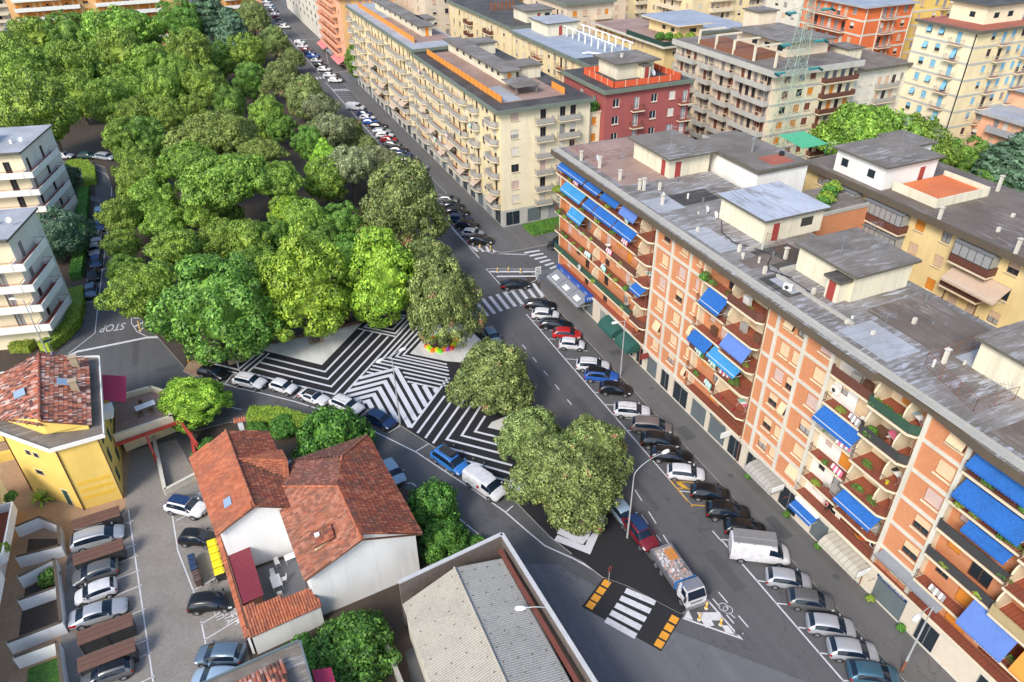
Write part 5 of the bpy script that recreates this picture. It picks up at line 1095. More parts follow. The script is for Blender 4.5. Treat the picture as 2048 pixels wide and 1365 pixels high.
# awnings: (y far, y near, floor z of the slab above, depth, drop, cloth)
for ya, yb, z, dp, dr, m, stp in [(89.6, 82.0, 21.0, 1.7, .9, 'fabric_blue', 1), (81.6, 77.8, 21.0, 1.8, .9, 'fabric_blue', 1), (77.2, 73.2, 21.0, 1.5, .9, 'fabric_blue', 0), (72.6, 69.0, 21.0, 1.4, 1.2, 'fabric_old_blue', 0),
    (88.6, 82.6, 18.1, 1.7, 1.0, 'fabric_blue2', 1), (81.8, 79.2, 18.1, 1.7, .9, 'fabric_blue', 1), (79.0, 74.0, 18.1, 1.7, .9, 'fabric_blue', 1), (73.8, 69.2, 18.1, 1.6, .9, 'fabric_blue', 1), (86.6, 82.5, 15.1, 1.4, 1.2, 'fabric_blue2', 1),
    (68.2, 65.8, 12.1, 2.1, .9, 'fabric_blue', 1), (54.6, 51.2, 18.1, 1.9, 1.5, 'fabric_blue', 1), (55.8, 52.4, 12.1, 1.7, 1.1, 'fabric_blue', 0), (52.0, 47.2, 12.1, 1.9, 1.0, 'fabric_blue2', 1), (50.2, 46.4, 15.1, 1.9, 1.5, 'fabric_old_blue', 0),
    (36.4, 31.8, 15.1, 2.1, 1.0, 'fabric_blue', 1), (31.8, 27.6, 9.0, 2.2, 1.1, 'fabric_blue', 1), (22.8, 18.2, 20.8, 1.5, 1.0, 'fabric_blue', 0), (22.8, 17.4, 17.9, 1.7, 1.1, 'fabric_blue', 0), (21.4, 17.8, 14.8, .9, .6, 'fabric_blue', 0), (26.6, 20.2, 6.0, 1.1, .4, 'fabric_grey', 0), (18.6, 14.8, 9.0, 1.8, 2.2, 'fabric_old_blue', 0), (14.2, 11.8, 9.0, 1.6, 2.2, 'orange_panel', 0)]:
    O.awning((0, ya), (0, yb), 0, ya-yb, z, dp*.55+.25, dr, m, bool(stp))
# shop awnings on the pavement
for i in range(3): O.awning((-.05, 90.2-i*3.5), (-.05, 86.8-i*3.5), 0, 3.4, 3.2, 2.3, 1.0, 'fabric_grey', True, 'shop_awning')
for i, yy in enumerate((88.5, 85, 81.5)):
    b = MB(); b.slab([(-1.9, yy+.7, 2.54), (-1.9, yy-.7, 2.54), (-1.2, yy-.7, 2.85), (-1.2, yy+.7, 2.85)], .02); O.part('awning_panel', b, mat('white'))
    o_ = text('emblem', 'A', .45, 'dark_red', (-1.57, yy+.35, 2.705), (0, 0, 0), O.o); o_.rotation_euler = Matrix(((0, .92, -.4), (-1, 0, 0), (0, .4, .92))).to_euler()
b = MB(); b.box(-.5, -.05, 79.6, 90.4, 3.3, 3.95); b.box(-1.3, -.05, 79.2, 79.55, 3.1, 4.0); O.part('shop_sign', b, mat('paint_blue'))
text('shop_lettering', 'TIM', .62, 'white', (-.68, 79.19, 3.55), (PI/2, 0, 0), O.o, sx=1.0)
for yy in (88.6, 86.2, 83.2, 80.8): text('shop_lettering', 'TIM', .42, 'white', (-.505, yy, 3.62), (PI/2, 0, -PI/2), O.o, sx=1.1)
for ya, yb in ((74.4, 70.6), (69.8, 66.4)):
    b = MB(); N = 8; P = [(-.05-1.9*math.sin(k*PI/2/N), 3.5-1.35*(1-math.cos(k*PI/2/N))) for k in range(N+1)]
    for (x0, z0), (x1, z1) in zip(P, P[1:]): b.slab([(x0, ya, z0), (x0, yb, z0), (x1, yb, z1), (x1, ya, z1)], .03)
    for yy in (ya, yb): b.add([(x, yy, z) for x, z in P]+[(-.05, yy, 2.15)], [tuple(range(N+2))])
    O.part('shop_awning', b, mat('fabric_green'))
M('canopy_cream', (.46, .42, .34), .7)
def veranda(ya, yb, m='shutter_white', z=3.0):
    b = MB(); P = [(-.1, z+.15), (-1.2, z+.05), (-1.75, z-.35), (-1.85, z-.75)]; n = int((ya-yb)/.5)
    for (x0, z0), (x1, z1) in zip(P, P[1:]):
        for i in range(n): a = ya-(ya-yb)*i/n; c = ya-(ya-yb)*(i+1)/n; b.slab([(x0, a-.02, z0), (x0, c+.02, z0), (x1, c+.02, z1), (x1, a-.02, z1)], .04)
    for yy in (ya, yb): b.add([(x, yy, z_) for x, z_ in P]+[(-.1, yy, z-.75)], [(0,1,2,3,4)])
    O.part('shop_canopy', b, mat(m)); b = MB(); b.box(-1.9, -.4, yb-.25, yb-.15, z-.15, z+.45); O.part('shop_sign', b, mat('white'))
veranda(42.6, 38.4, 'rail_grey'); veranda(31.6, 27.0, 'canopy_cream'); text('shop_lettering', 'Pizza', .42, 'dark_red', (-1.15, 36.93, 3.15), (PI/2, 0, 0), O.o); text('shop_lettering', 'FIORI', .4, 'paint_darkblue', (-1.15, 25.93, 3.15), (PI/2, 0, 0), O.o)
O.awning((-.05, 36.4), (-.05, 33.4), 0, 3.0, 3.2, 1.2, .6, 'fabric_blue', True, 'shop_awning'); b = MB(); b.box(-.6, -.05, 33.4, 36.4, 3.22, 3.5); O.part('shop_sign', b, mat('white'))
b = MB(); b.box(-.16, -.03, 23.0, 26.2, 2.9, 3.38); O.part('shop_sign', b, mat('paint_darkblue')); text('shop_lettering', "L'ARROTINCANELLS", .3, 'white', (-.165, 24.6, 3.15), (PI/2, 0, -PI/2), O.o)
b = MB(); b.box(-.16, -.03, 48.2, 51.0, 2.9, 3.3); O.part('shop_sign', b, mat('shop_steel')); text('shop_lettering', 'LA BOTTEGA', .32, 'paint_yellow', (-.17, 49.6, 3.12), (PI/2, 0, -PI/2), O.o)
b = MB(); b.box(-1.4, -.05, 47.2, 47.35, 2.7, 3.4); O.part('shop_sign', b, mat('white')); b = MB(); b.box(-.14, -.03, 58.6, 61.8, 2.95, 3.3); O.part('shop_sign', b, mat('shutter_white'))
b = MB(); b.box(-1.2, -.05, 64.2, 64.35, 2.5, 3.3); O.part('shop_sign', b, mat('dark_red'))
O.pipe([(-.2, 66.0, 21), (-.2, 66.0, .1)], .06, 'rust'); O.pipe([(-.2, 27.4, 21), (-.2, 27.4, .1)], .05); O.pipe([(-.2, 45.5, 21), (-.2, 45.5, .1)], .05)

O.done()
# ================================================================ other apartment blocks (local frame = world frame moved to x0,y0)
def doors_in(a, b_, step=1.9, w=1.1):
    n = max(1, int((b_-a)/step)); return [a+(b_-a)*(i+.5)/n for i in range(n)], w
def block(name, label, x0, x1, y0, y1, top, walls, W=None, Sx=None, eave=1.0, th=.55, fascia='fascia_green', roof='roof_grey', floors=None, seed=1, states=None, frame='brown_wood', base=None, rails=('bars', 'rail_grey', 'cream', 'concrete'), group=GR, sill='cream', shops=True, band=None, depth=1.25, E=None, rz=0):
    """W / Sx / E: dict(win=[positions], wide=width, bal=[(a,b)], off=...) for the west (x0), south (y0) and east faces; positions in local metres"""
    B_ = Bld(name, label, 'apartment block', x0, y0, rz, seed=seed, group=group); w, h = x1-x0, y1-y0; zt = top-th
    fl = floors or [z for z in FZ if z < top-2.4]
    B_.body([(.4, .4), (w-.4, .4), (w-.4, h-.4), (.4, h-.4)], .05, zt-.02, walls[0])
    faces = {'W': ((0, h), (0, 0), W, walls[0]), 'S': ((0, 0), (w, 0), Sx, walls[-1]), 'E': ((w, 0), (w, h), E, walls[0])}
    for fk, (p0, p1, sp, wm) in faces.items():
        if sp is None: continue
        L = h if fk != 'S' else w; cv = (lambda v: h-v) if fk == 'W' else (lambda v: v); ops = []
        for i, fz in enumerate(fl):
            for v in sp.get('win', []):
                ww = sp.get('wide', 1.2)
                if isinstance(v, tuple): v, ww = v
                ops.append((cv(v), fz+.95, ww, 1.45, sp.get('states', states)))
            for a, c in sp.get('bal', []):
                ds, dw = doors_in(a, c, sp.get('step', 1.9))
                for d_ in ds: ops.append((cv(d_), fz+.04, dw, 2.2, sp.get('states', states)))
        if shops and sp.get('shops', True):
            k = int(L/4.2)
            for i in range(k): ops.append((L*(i+.5)/k, .1, min(2.8, L/k-.9), 2.7, ['shut:shop_steel', 'glass', 'glass'], 'galv'))
        o_g = [o for o in ops if o[1] < 1]; o_u = [o for o in ops if o[1] >= 1]
        B_.facade(p0, p1, 3.25, zt, wm, o_u, frame=frame, states=states, sill=sill); B_.facade(p0, p1, 0, 3.25, base or wm, o_g, 'base_wall', frame='galv')
        st = sp.get('rails', rails)
        for fz in fl:
            for a, c in sp.get('bal', []):
                u0, u1 = sorted((cv(a), cv(c))); B_.balcony(p0, p1, u0, u1, fz, sp.get('depth', depth), st[0], st[1], floor=sp.get('floor', 'tile_floor'), edge=st[2], chamfer=sp.get('ch', 0))
        if band:
            b = MB(); P0 = Vector(p0); d = (Vector(p1)-P0).normalized(); n = Vector((d.y, -d.x))
            for fz in fl: q = [P0+n*.004, P0+d*L+n*.004, P0+d*L+n*.06, P0+n*.06]; b = MB(); b.prism(q, fz-.32, fz+.1); B_.part('floor_band', b, mat(band))
    B_.roof([(-eave, -eave), (w+.3, -eave), (w+.3, h+.3), (-eave, h+.3)], top, th, fascia, roof)
    # low upstand along the eave
    b = MB(); q = .35; b.box(-eave+.003, -eave+q, -eave+.003, h+.29, top+.002, top+.1); B_.part('gutter', b, mat(fascia)); b = MB(); b.box(-eave+q+.01, w+.29, -eave+.003, -eave+q, top+.002, top+.1); B_.part('gutter', b, mat(fascia))
    return B_
F6 = FZ
sA = ['shut:shutter_white', 'shut:shutter_pink', 'glass', 'glass', 'half:shutter_white', 'glass']
# cream block, near part
A_ = block('apartment_block', 'cream corner block with orange roof screen and grey balconies facing the avenue', 46.6, 64, 114.2, 163, 21.6, ['wall_cream', 'wall_cream_pale'],
  W=dict(win=[6.2, 8.2, (13.4, .6), 14.8, (27.4, .8), (39.6, .8)], bal=[(.6, 4.4), (9.8, 12.6), (16, 26.4), (28.4, 38.6), (40.8, 48.3)], step=2.6, ch=1.1, depth=1.35),
  Sx=dict(win=[2.7], wide=1.5, bal=[(6.5, 9.8), (10.9, 15.0)], depth=1.1), base='grey_panel', seed=3, states=sA, fascia='fascia_green', roof='roof_dark', rails=('panel', 'rail_grey', 'cream', ''))
def screen(B, pts, z, h, m): 
    for a, c in zip(pts, pts[1:]):
        b = MB(); d = (Vector(c)-Vector(a)).normalized(); n = Vector((-d.y, d.x))*.03; b.prism([Vector(a)-n, Vector(c)-n, Vector(c)+n, Vector(a)+n], z, z+h); B.part('roof_screen', b, mat(m))
        k = max(1, int((Vector(c)-Vector(a)).length/2.2)); b = MB()
        for i in range(k+1): p = Vector(a)+(Vector(c)-Vector(a))*i/k; b.box(p.x-.05, p.x+.05, p.y-.05, p.y+.05, z, z+h+.05)
        B.part('posts', b, mat('rust' if m == 'orange_panel' else 'cream'))
screen(A_, [(1.9, 46), (1.9, 3.6)], 21.6, 1.15, 'orange_panel'); screen(A_, [(14.2, 3.8), (14.2, 9.2)], 21.6, 1.15, 'orange_panel')
b = MB(); b.box(1.95, 14.2, 3.6, 46, 21.603, 21.66); A_.part('terrace_floor', b, mat('roof_terrace')); b = MB(); b.box(1.95, 6.0, 4, 14, 21.661, 21.668); A_.part('roof_patch', b, mat('roof_pale'))
A_.penthouse(7.2, 9.6, 15, 47, 21.6, 23.8, 'penthouse_wall', 'roof_grey', .9, [('s', 8.2, 'orange_panel')], [('w', y, 1.2) for y in (18, 21, 24, 28, 33, 37, 41)]); A_.penthouse(11.0, 15.6, 17, 22, 21.6, 23.8, top='roof_grey'); A_.penthouse(11.0, 15.6, 40, 45, 21.6, 23.8, top='roof_grey')
b = MB(); b.slab([(5.6, 6.4, 23.2), (10.6, 6.4, 23.2), (10.6, 12.8, 23.25), (5.6, 12.8, 23.25)], .15); [b.box(x-.15, x+.15, y-.15, y+.15, 21.6, 23.1) for x, y in ((6, 6.8), (10, 6.8))]; A_.part('canopy', b, mat('roof_grey'))
for i in range(7): A_.awning((0, 48.8), (0, 0), 48.8-[3.9, 12, 26, 37.5, 43.4, 31.5, 19.6][i]-.0, 48.8-[1, 9.9, 23, 35, 40.6, 29, 17][i], [5.9, 5.9, 8.9, 8.9, 12, 5.9, 5.9][i], 1.9, 1.1, 'fabric_beige', True)
# second cream block behind it
A1 = block('apartment_block', 'second cream block further up the avenue with a long orange roof screen', 46.6, 58, 163.1, 228, 22.3, ['wall_cream', 'wall_cream_pale'],
  W=dict(win=[4.8, 6.4, 23.5, 25, 42.4, 44.4, 46.4, 58, 60.4], bal=[(.6, 3.6), (8, 21.6), (27, 40.8), (48, 56.4), (62, 64.5)], step=2.8, ch=1.1, depth=1.35), Sx=dict(win=[], shops=False), base='grey_panel', seed=5, states=sA, roof='roof_pale', rails=('panel', 'rail_grey', 'cream', ''))
screen(A1, [(1.9, 61), (1.9, 6)], 22.3, 1.15, 'orange_panel'); A1.penthouse(5.6, 8, 12, 56, 22.3, 24.4, 'penthouse_wall', 'roof_grey', .8, [('s', 6.8, 'orange_panel')], [('w', y, 1.2) for y in range(15, 54, 5)]); A1.penthouse(8.6, 11.2, 20, 26, 22.3, 24.4)
b = MB(); b.box(1.95, 11, 6, 40, 22.303, 22.34); A1.part('terrace_floor', b, mat('roof_terrace'))
for i in range(6): A1.awning((0, 64.9), (0, 0), 64.9-[12, 16.5, 21.5, 31, 36, 40.6][i], 64.9-[8, 12.8, 17.2, 27, 32, 37][i], [9, 9, 6, 9, 6, 12][i], 1.9, 1.1, 'fabric_beige', True)
# link with planted terrace
Lk = block('apartment_block', 'low cream link building with a planted roof terrace beside the maroon block', 64.1, 66.6, 115, 128, 18.7, ['wall_cream_pale'], Sx=dict(win=[(1.2, 1.0)], states=['leaf:shutter_cream', 'shut:shutter_orange'], shops=False), eave=.1, th=.25, seed=6, roof='roof_terrace', fascia='cream', floors=FZ[:5])
# maroon block
Mm = block('apartment_block', 'maroon red block with an orange parapet terrace on its black roof', 66.7, 84.6, 113.6, 130, 22.6, ['wall_maroon'],
  Sx=dict(win=[2.2, 10.2, 14.1], wide=1.35, bal=[(5.3, 7.7), (15.6, 18.3)], depth=1.1, states=['curtain', 'glass', 'leaf:wall_maroon', 'shut:shutter_white']), W=dict(win=[4, 9]), seed=7, roof='roof_dark', fascia='fascia_green', rails=('bars', 'rail_brown', 'cream', ''), eave=.7, frame='rail_white')
b = MB(); b.box(5.4, 7.6, -.04, .02, 3.3, 21.9); b.box(15.5, 17.88, -.04, .02, 3.3, 21.9); Mm.part('yellow_recess', b, mat('wall_cream')) if 0 else None
screen(Mm, [(2.2, 12.5), (2.0, .8), (16, .6), (16, 12.5), (2.2, 12.5)], 22.6, 1.1, 'red_panel')
Mm.penthouse(5.4, 13.2, 5.5, 12.6, 22.6, 25.4, 'penthouse_wall', 'roof_grey', .9, [], []); Mm.penthouse(10, 11.6, 4.1, 5.5, 22.6, 24.8, 'penthouse_wall', 'roof_brown', .2, [('s', 10.8, 'door_red')]); Mm.dish(12.4, 4.2, 22.8, .6); Mm.chimney(8.2, 9, 25.66, .5, .2)
# yellow block behind the orange one
Y_ = block('apartment_block', 'yellow block behind the orange one, glazed loggias and a rooftop orange terrace', 75.2, 90, -4, 72.4, 22, ['wall_yellow'],
  W=dict(win=[73.6, (57.6+4, 1.3), (44.8+9, 1.2), 53.2+4.2, 45.5, 39.5, 36.2, 30, 26], wide=1.3, bal=[(66.2+0, 71.6), (58.8, 64.6), (47, 51.8), (14, 20)], depth=1.5, rails=('bars_screen', 'rail_brown', 'cream', '')), Sx=None, seed=8, states=['shut:shutter_roll', 'shut:shutter_roll', 'shut:shutter_orange', 'half:shutter_roll', 'glass'], roof='roof_brown', fascia='fascia_brown', eave=1.2, th=.7)
def loggia(B, x, y0, y1, z, dep=1.45, roofm_='galv'):
    b = MB(); n = max(2, int((y1-y0)/.8))
    for i in range(n+1): yy = y0+(y1-y0)*i/n; b.box(-dep-.03, -dep+.03, yy-.03, yy+.03, z+1.0, z+2.5)
    b.box(-dep-.035, -dep+.035, y0, y1, z+2.44, z+2.52); b.box(-dep-.035, -dep+.035, y0, y1, z+.98, z+1.04)
    for yy in (y0, y1): b.box(-dep, -.02, yy-.03, yy+.03, z+2.44, z+2.52)
    f = B.part('glazed_loggia', b, mat('rail_dark')); b = MB()
    b.box(-dep-.01, -dep+.01, y0+.03, y1-.03, z+1.04, z+2.44); [b.box(-dep, -.03, yy-.008, yy+.008, z+1.04, z+2.44) for yy in (y0+.01, y1-.01)]; B.part('pane', b, mat('glass_curtain'), f)
    b = MB(); b.slab([(-dep-.2, y0-.1, z+2.54), (-dep-.2, y1+.1, z+2.54), (-.02, y1+.1, z+2.7), (-.02, y0-.1, z+2.7)], .04); B.part('loggia_roof', b, mat(roofm_))
for y0, y1 in ((66.3, 71.5), (58.9, 64.5)):
    for z in (18.5, 15.4, 12.35): loggia(Y_, 0, y0, y1, z)
loggia(Y_, 0, 47.1, 51.7, 18.5); loggia(Y_, 0, 36, 41, 18.5)
Y_.awning((0, 76.4), (0, 0), 76.4-51.4, 76.4-44.8, 18.0, 2.2, 1.4, 'fabric_beige', True)
Y_.penthouse(.2, 9, 64.2, 72.2, 22, 24.9, 'wall_white', 'roof_grey', .5, [('s', 6.6, 'door_red')], [('w', 70.6, 1.1), ('w', 66.2, 1.1)]); Y_.penthouse(9.6, 13.5, 69, 74, 22, 24.6, 'wall_white', 'roof_grey', .4)
b = MB(); b.box(1.6, 10.4, 57.4, 63.8, 22.0, 22.5); b.box(1.6, 1.8, 57.4, 63.8, 22.5, 23.1); b.box(10.2, 10.4, 57.4, 63.8, 22.5, 23.1); b.box(1.8, 10.2, 57.4, 57.6, 22.5, 23.1); Y_.part('terrace_wall', b, mat('penthouse_wall')); b = MB(); b.box(1.81, 10.19, 57.61, 63.8, 22.501, 22.53); Y_.part('terrace_floor', b, mat('roof_orange'))
for x, y, h in [(-.6, 55, 1.3), (-.8, 45.5, 1.6), (9, 47, 1.6), (12.8, 58, 1.8), (2.5, 50, .5), (5, 46, .5), (7.5, 52, .4), (11, 50, .4), (13, 44, .4)]: Y_.chimney(x, y, 22, h, .18, 'concrete_pale', h > 1)
for x, y, z in [(1, 74, 22), (3.8, 64.6, 25.2), (8.4, 64.8, 25.2), (8.8, 70, 25.2)]: Y_.antenna(x, y, z, 3)
for y in (47.6, 51.7, 62.2): Y_.pipe([(-.12, y, 21), (-.12, y, 3)], .06, 'brown_wood')
# low buildings between orange and yellow blocks
Q = block('service_building', 'low white roof house with pipe chimney and red patch behind the orange block', 61.2, 69, 66.5, 79.5, 24.6, ['wall_white'], W=dict(win=[], shops=False), Sx=dict(win=[], shops=False), eave=.3, th=.3, seed=9, roof='roof_grey', fascia='fascia_dark', floors=[20], shops=False, group=None)
b = MB(); b.box(3, 6.5, 1, 4, 24.601, 24.62); Q.part('roof_patch', b, mat('roof_red')); b = MB(); b.bar((3.8, 6, 24.6), (3.8, 6, 26.2), .14, 0, n=10); b.bar((3.8, 6, 26.2), (3.8, 6, 26.5), .3, 0, n=10); Q.part('chimney', b, mat('galv')); b = MB(); b.bar((6.4, 3.4, 24.6), (6.4, 3.4, 25.1), .35, 0, n=12); Q.part('ventilator', b, mat('black'))
Q2 = block('service_building', 'low building with a red brick wall and planted terrace behind the orange block', 66, 74, 60, 66.4, 20.6, ['brick'], W=dict(win=[], shops=False), Sx=dict(win=[], shops=False), eave=.1, th=.3, seed=10, roof='roof_grey', fascia='concrete', floors=[30], shops=False, group=None)
Q3 = block('service_building', 'grey roofed annex with a green pergola roof beside the yellow block', 69.2, 75, 72.5, 88, 21.6, ['wall_white'], Sx=dict(win=[], shops=False), W=dict(win=[], shops=False), eave=.2, th=.3, seed=11, roof='roof_grey', fascia='concrete', floors=[30], shops=False, group=None)
b = MB(); b.slab([(6.5, 2, 22.9), (11, 2, 22.9), (11, 7, 23.3), (6.5, 7, 23.3)], .06); [b.bar((x, y, 21.5), (x, y, 23), .05) for x in (6.6, 10.9) for y in (2.1, 6.9)]; Q3.part('green_pergola', b, M('green_sheet', (.08, .42, .2), .5) and mat('green_sheet'))
# yellow middle blocks
my = ['shut:shutter_roll', 'half:shutter_white', 'glass', 'curtain', 'shut:shutter_white']
MY1 = block('apartment_block', 'cream yellow block with black and blue grey roof behind the maroon block', 74.8, 89, 134, 174, 22, ['wall_cream'], W=dict(win=[4, 8, 16.5, 19.5, 30, 33.5, 37.5], bal=[(10, 14.5), (22.5, 27)], depth=1.2, rails=('bars', 'rail_brown', 'cream', '')), Sx=dict(win=[4, 9]), seed=12, states=my, roof='roof_blue', eave=.8, fascia='fascia_green')
MY1.penthouse(4.2, 12, 29, 38, 22, 24.6, 'penthouse_wall', 'roof_pale', .5, [('s', 7.6, 'door_red')]); b = MB(); b.box(-.7, 14, -.7, 6, 22.002, 22.02); MY1.part('roof_patch', b, mat('roof_dark'))
b = MB(); [b.box(8.2, 8.45, y, y+.25, 22, 24) for y in range(6, 29, 3)]; [b.box(12.6, 12.85, y, y+.25, 22, 24) for y in range(6, 29, 3)]; b.box(8.2, 8.45, 5, 29, 24.001, 24.2); b.box(12.6, 12.85, 5, 29, 24.001, 24.2); MY1.part('pergola', b, mat('rail_white')); b = MB(); b.tube([(2.5, 8.5, 22.3), (3.5, 7.5, 22.6), (7, 2, 22.6), (7, 0, 22.2)], .18, 0, 8); MY1.part('duct', b, mat('white'))
MY2 = block('apartment_block', 'cream yellow block with a black roof and small roof house with a red door', 75.2, 92, 175.5, 222, 22.4, ['wall_cream'], W=dict(win=[5, 9, 20, 24, 34, 38, 43], bal=[(12, 17), (27, 32)], depth=1.2, rails=('bars_screen', 'rail_brown', 'cream', '')), Sx=dict(win=[3.5, 12], bal=[(6, 10)]), seed=13, states=my, roof='roof_dark', eave=.8)
MY2.penthouse(5.4, 12.6, 3, 11, 22.4, 25.0, 'penthouse_wall', 'roof_grey', .6, [('s', 8.8, 'door_red')], [('s', 11.2, 1.4)]); b = MB(); [b.box(4+i*1.1, 4.7+i*1.1, 24, 24.1, 22.4, 24.4) for i in range(7)]; MY2.part('red_screens', b, mat('rust'))
MY3 = block('apartment_block', 'pale block far behind with grey roof structures beyond the black roof', 72, 92, 236, 270, 23, ['wall_beige'], W=dict(win=[4, 8, 14, 20, 26, 30]), Sx=dict(win=[3, 7, 12, 16], bal=[(8.5, 11)]), seed=14, states=my, roof='roof_pale', group='distant apartment blocks'); MY3.penthouse(4, 10, 4, 12, 23, 26)
# blocks further right and up
BB = block('apartment_block', 'beige block with pale pink parapet balconies between cream block and green terrace', 101, 116, 196, 226, 23, ['wall_beige'], W=dict(win=[3, 20, 24], bal=[(5, 17)], rails=('parapet', 'rail_grey', 'wall_salmon', ''), depth=1.4), Sx=dict(win=[2.5, 5.8], wide=1.4, bal=[(9, 14)], states=['shut:shutter_orange', 'shut:shutter_roll'], rails=('parapet', 'rail_grey', 'wall_beige', '')), seed=15, states=my, roof='roof_brown', group='distant apartment blocks')
GT = block('apartment_block', 'yellow block with orange blinds and a dark green screened roof garden', 107, 121, 155.5, 190, 18.7, ['wall_yellow'], W=dict(win=[10, 12, 14, 16, 18, 20, 26, 29, 32], wide=1.0, states=['tilt:shutter_pink', 'tilt:shutter_orange', 'shut:shutter_pink']), Sx=dict(win=[3], bal=[(4.5, 12)], depth=1.5, rails=('parapet', 'rail_grey', 'grey_panel', '')), seed=16, states=my, roof='roof_terrace', eave=1.4, th=.4, fascia='concrete_pale')
GT.penthouse(8, 15, 6, 20, 18.7, 21.6, 'wall_yellow', 'roof_blue', 1.6, [], [('w', 9, 1.5), ('w', 13, 1.5), ('s', 12, 2)], 'cream')
b = MB(); b.box(-1.3, 7.4, -1.35, -1.28, 18.7, 19.9); b.box(-1.35, -1.28, -1.3, 16, 18.7, 19.9); GT.part('green_screen', b, mat('green_dark'))
GT2 = block('apartment_block', 'second yellow block with dark balcony screens right of the roof garden', 122, 138, 162, 190, 19.5, ['wall_yellow'], Sx=dict(win=[2, 12.5], bal=[(3.5, 11)], rails=('bars_screen', 'rail_dark', 'cream', ''), depth=1.4), W=dict(win=[6, 12]), seed=17, states=my, roof='roof_blue')
PB = block('apartment_block', 'large cream block with grey parapet balconies, flower boxes and roof frames behind the green pylon', 104.3, 125.4, 113.4, 147, 22, ['wall_beige', 'wall_cream_pale'],
  W=dict(win=[3, 13, 20.5, 29], wide=1.5, bal=[(.6, 10.6), (12, 17.5), (19, 23), (25, 32)], depth=1.5, rails=('parapet_rail', 'rust', 'grey_panel', ''), states=['glass', 'shut:shutter_brown', 'curtain']),
  Sx=dict(win=[3.2, 6.8, 9.6], wide=1.5, bal=[(12, 20.6)], depth=1.3, rails=('bars_screen', 'rail_brown', 'cream', ''), states=['shut:shutter_brown', 'glass', 'shut:shutter_orange']), seed=18, roof='roof_grey', fascia='grey_panel', eave=1.2, th=1.0, band='grey_panel', frame='brown_wood')
PB.penthouse(9, 20, 8, 24, 22, 24.8, 'wall_beige', 'roof_grey', 1.2, [], [('w', 10, 1.6), ('w', 14, 1.6), ('w', 18, 1.6)]); PB.penthouse(15, 20, 25, 30, 22, 27.6, 'wall_beige', 'roof_grey', .4)
b = MB()
for y in (2, 8.4, 15, 21, 27): b.box(1.2, 1.6, y, y+.4, 22, 24.6); b.box(1.2, 8.2, y, y+.4, 24.61, 24.9)
PB.part('roof_frames', b, mat('penthouse_wall')); b = MB(); b.box(1.3, 8, 9, 27, 22.001, 22.9); PB.part('roof_planting', b, mat('rust'))
WW = block('apartment_block', 'white block with pale glass balconies right of the pylon', 125.6, 141.5, 114, 128, 19.8, ['wall_greywhite'], Sx=dict(win=[2.3, 5.2, (13.8, .9)], wide=1.0, bal=[(6.6, 12.6)], depth=1.1, rails=('panel', 'rail_grey', 'cream', ''), states=['shut:shutter_white', 'glass', 'shut:shutter_roll']), E=dict(win=[5, 9], shops=False), seed=19, roof='roof_grey', fascia='fascia_dark', th=.35, floors=FZ[:5])
WW.penthouse(2, 6, 5, 10, 19.8, 22.6); WW.pipe([(15.7, -.1, 19.4), (15.7, -.1, 1)], .1, 'black')
TW = block('apartment_tower', 'tall cream tower with light blue shutters and a red roof terrace at the right', 140.6, 160, 100.6, 114.6, 28.2, ['wall_cream_pale', 'wall_cream'], W=dict(win=[10.9, 8.0], wide=1.2, bal=[(2.4, 5.4)], depth=1.1, states=['shut:shutter_lightblue', 'tilt:shutter_lightblue', 'half:shutter_lightblue']), Sx=dict(win=[4.6, 10.2, 13], wide=1.1, bal=[(6.2, 9.2), (14, 18)], depth=1.1, states=['shut:shutter_lightblue', 'glass', 'half:shutter_lightblue']), seed=20, roof='roof_red', fascia='fascia_dark', eave=.9, th=.4, floors=[3.5, 6.6, 9.7, 12.8, 15.9, 19, 22.1, 25.2][:8], band='grey_panel')
TW.penthouse(6, 17, 4, 12, 28.2, 31.5, 'wall_cream_pale', 'roof_dark', .8, [], [('w', 7, 1.2), ('s', 9, 1.4), ('s', 13, 1.4)]); TW.pipe([(-.12, .3, 27.5), (-.12, .3, 1)], .12, 'black')
RO = block('apartment_block', 'bright orange red block with a blue grey roof at the top', 142.6, 157.5, 130.6, 150, 28.2, ['wall_orange'], W=dict(win=[3, 17], bal=[(4.5, 15.5)], depth=1.5, rails=('bars', 'rail_grey', 'cream', '')), Sx=dict(win=[12.5], bal=[(5.2, 9.2)], depth=1.2, rails=('bars', 'rail_grey', 'cream', '')), seed=21, roof='roof_blue', fascia='roof_pale', th=.3, floors=[3.5, 6.6, 9.7, 12.8, 15.9, 19, 22.1, 25.2], band='concrete_pale', states=my)
for x in (.5, 5, 9.4, 14.5): RO.pipe([(x, -.1, 27.6), (x, -.1, 1)], .16, 'concrete_pale')
OC = block('apartment_block', 'ochre block behind the tower at the top right', 161, 184, 134, 160, 30, ['wall_house_yellow'], W=dict(win=[5, 10, 15, 20]), Sx=dict(win=[3, 8, 13, 18], bal=[(9.4, 12)]), seed=22, roof='roof_dark', group='distant apartment blocks', floors=[3.5, 6.6, 9.7, 12.8, 15.9, 19, 22.1, 25.2], band='concrete_pale', states=my)
SR = block('apartment_block', 'salmon block with blue grey roof and grey parapet balconies at the right edge', 148, 172, 84, 105.6, 12.6, ['wall_salmon'], W=dict(win=[3, 16], bal=[(5, 13)], depth=1.3, rails=('parapet', 'rail_grey', 'roof_pale', '')), Sx=dict(win=[4, 9], bal=[(11, 18)]), seed=23, roof='roof_blue', fascia='roof_pale', th=.7, floors=FZ[:3], states=my); SR.penthouse(8, 22, 6, 20, 12.6, 15.4, 'wall_salmon', 'roof_blue', .8)
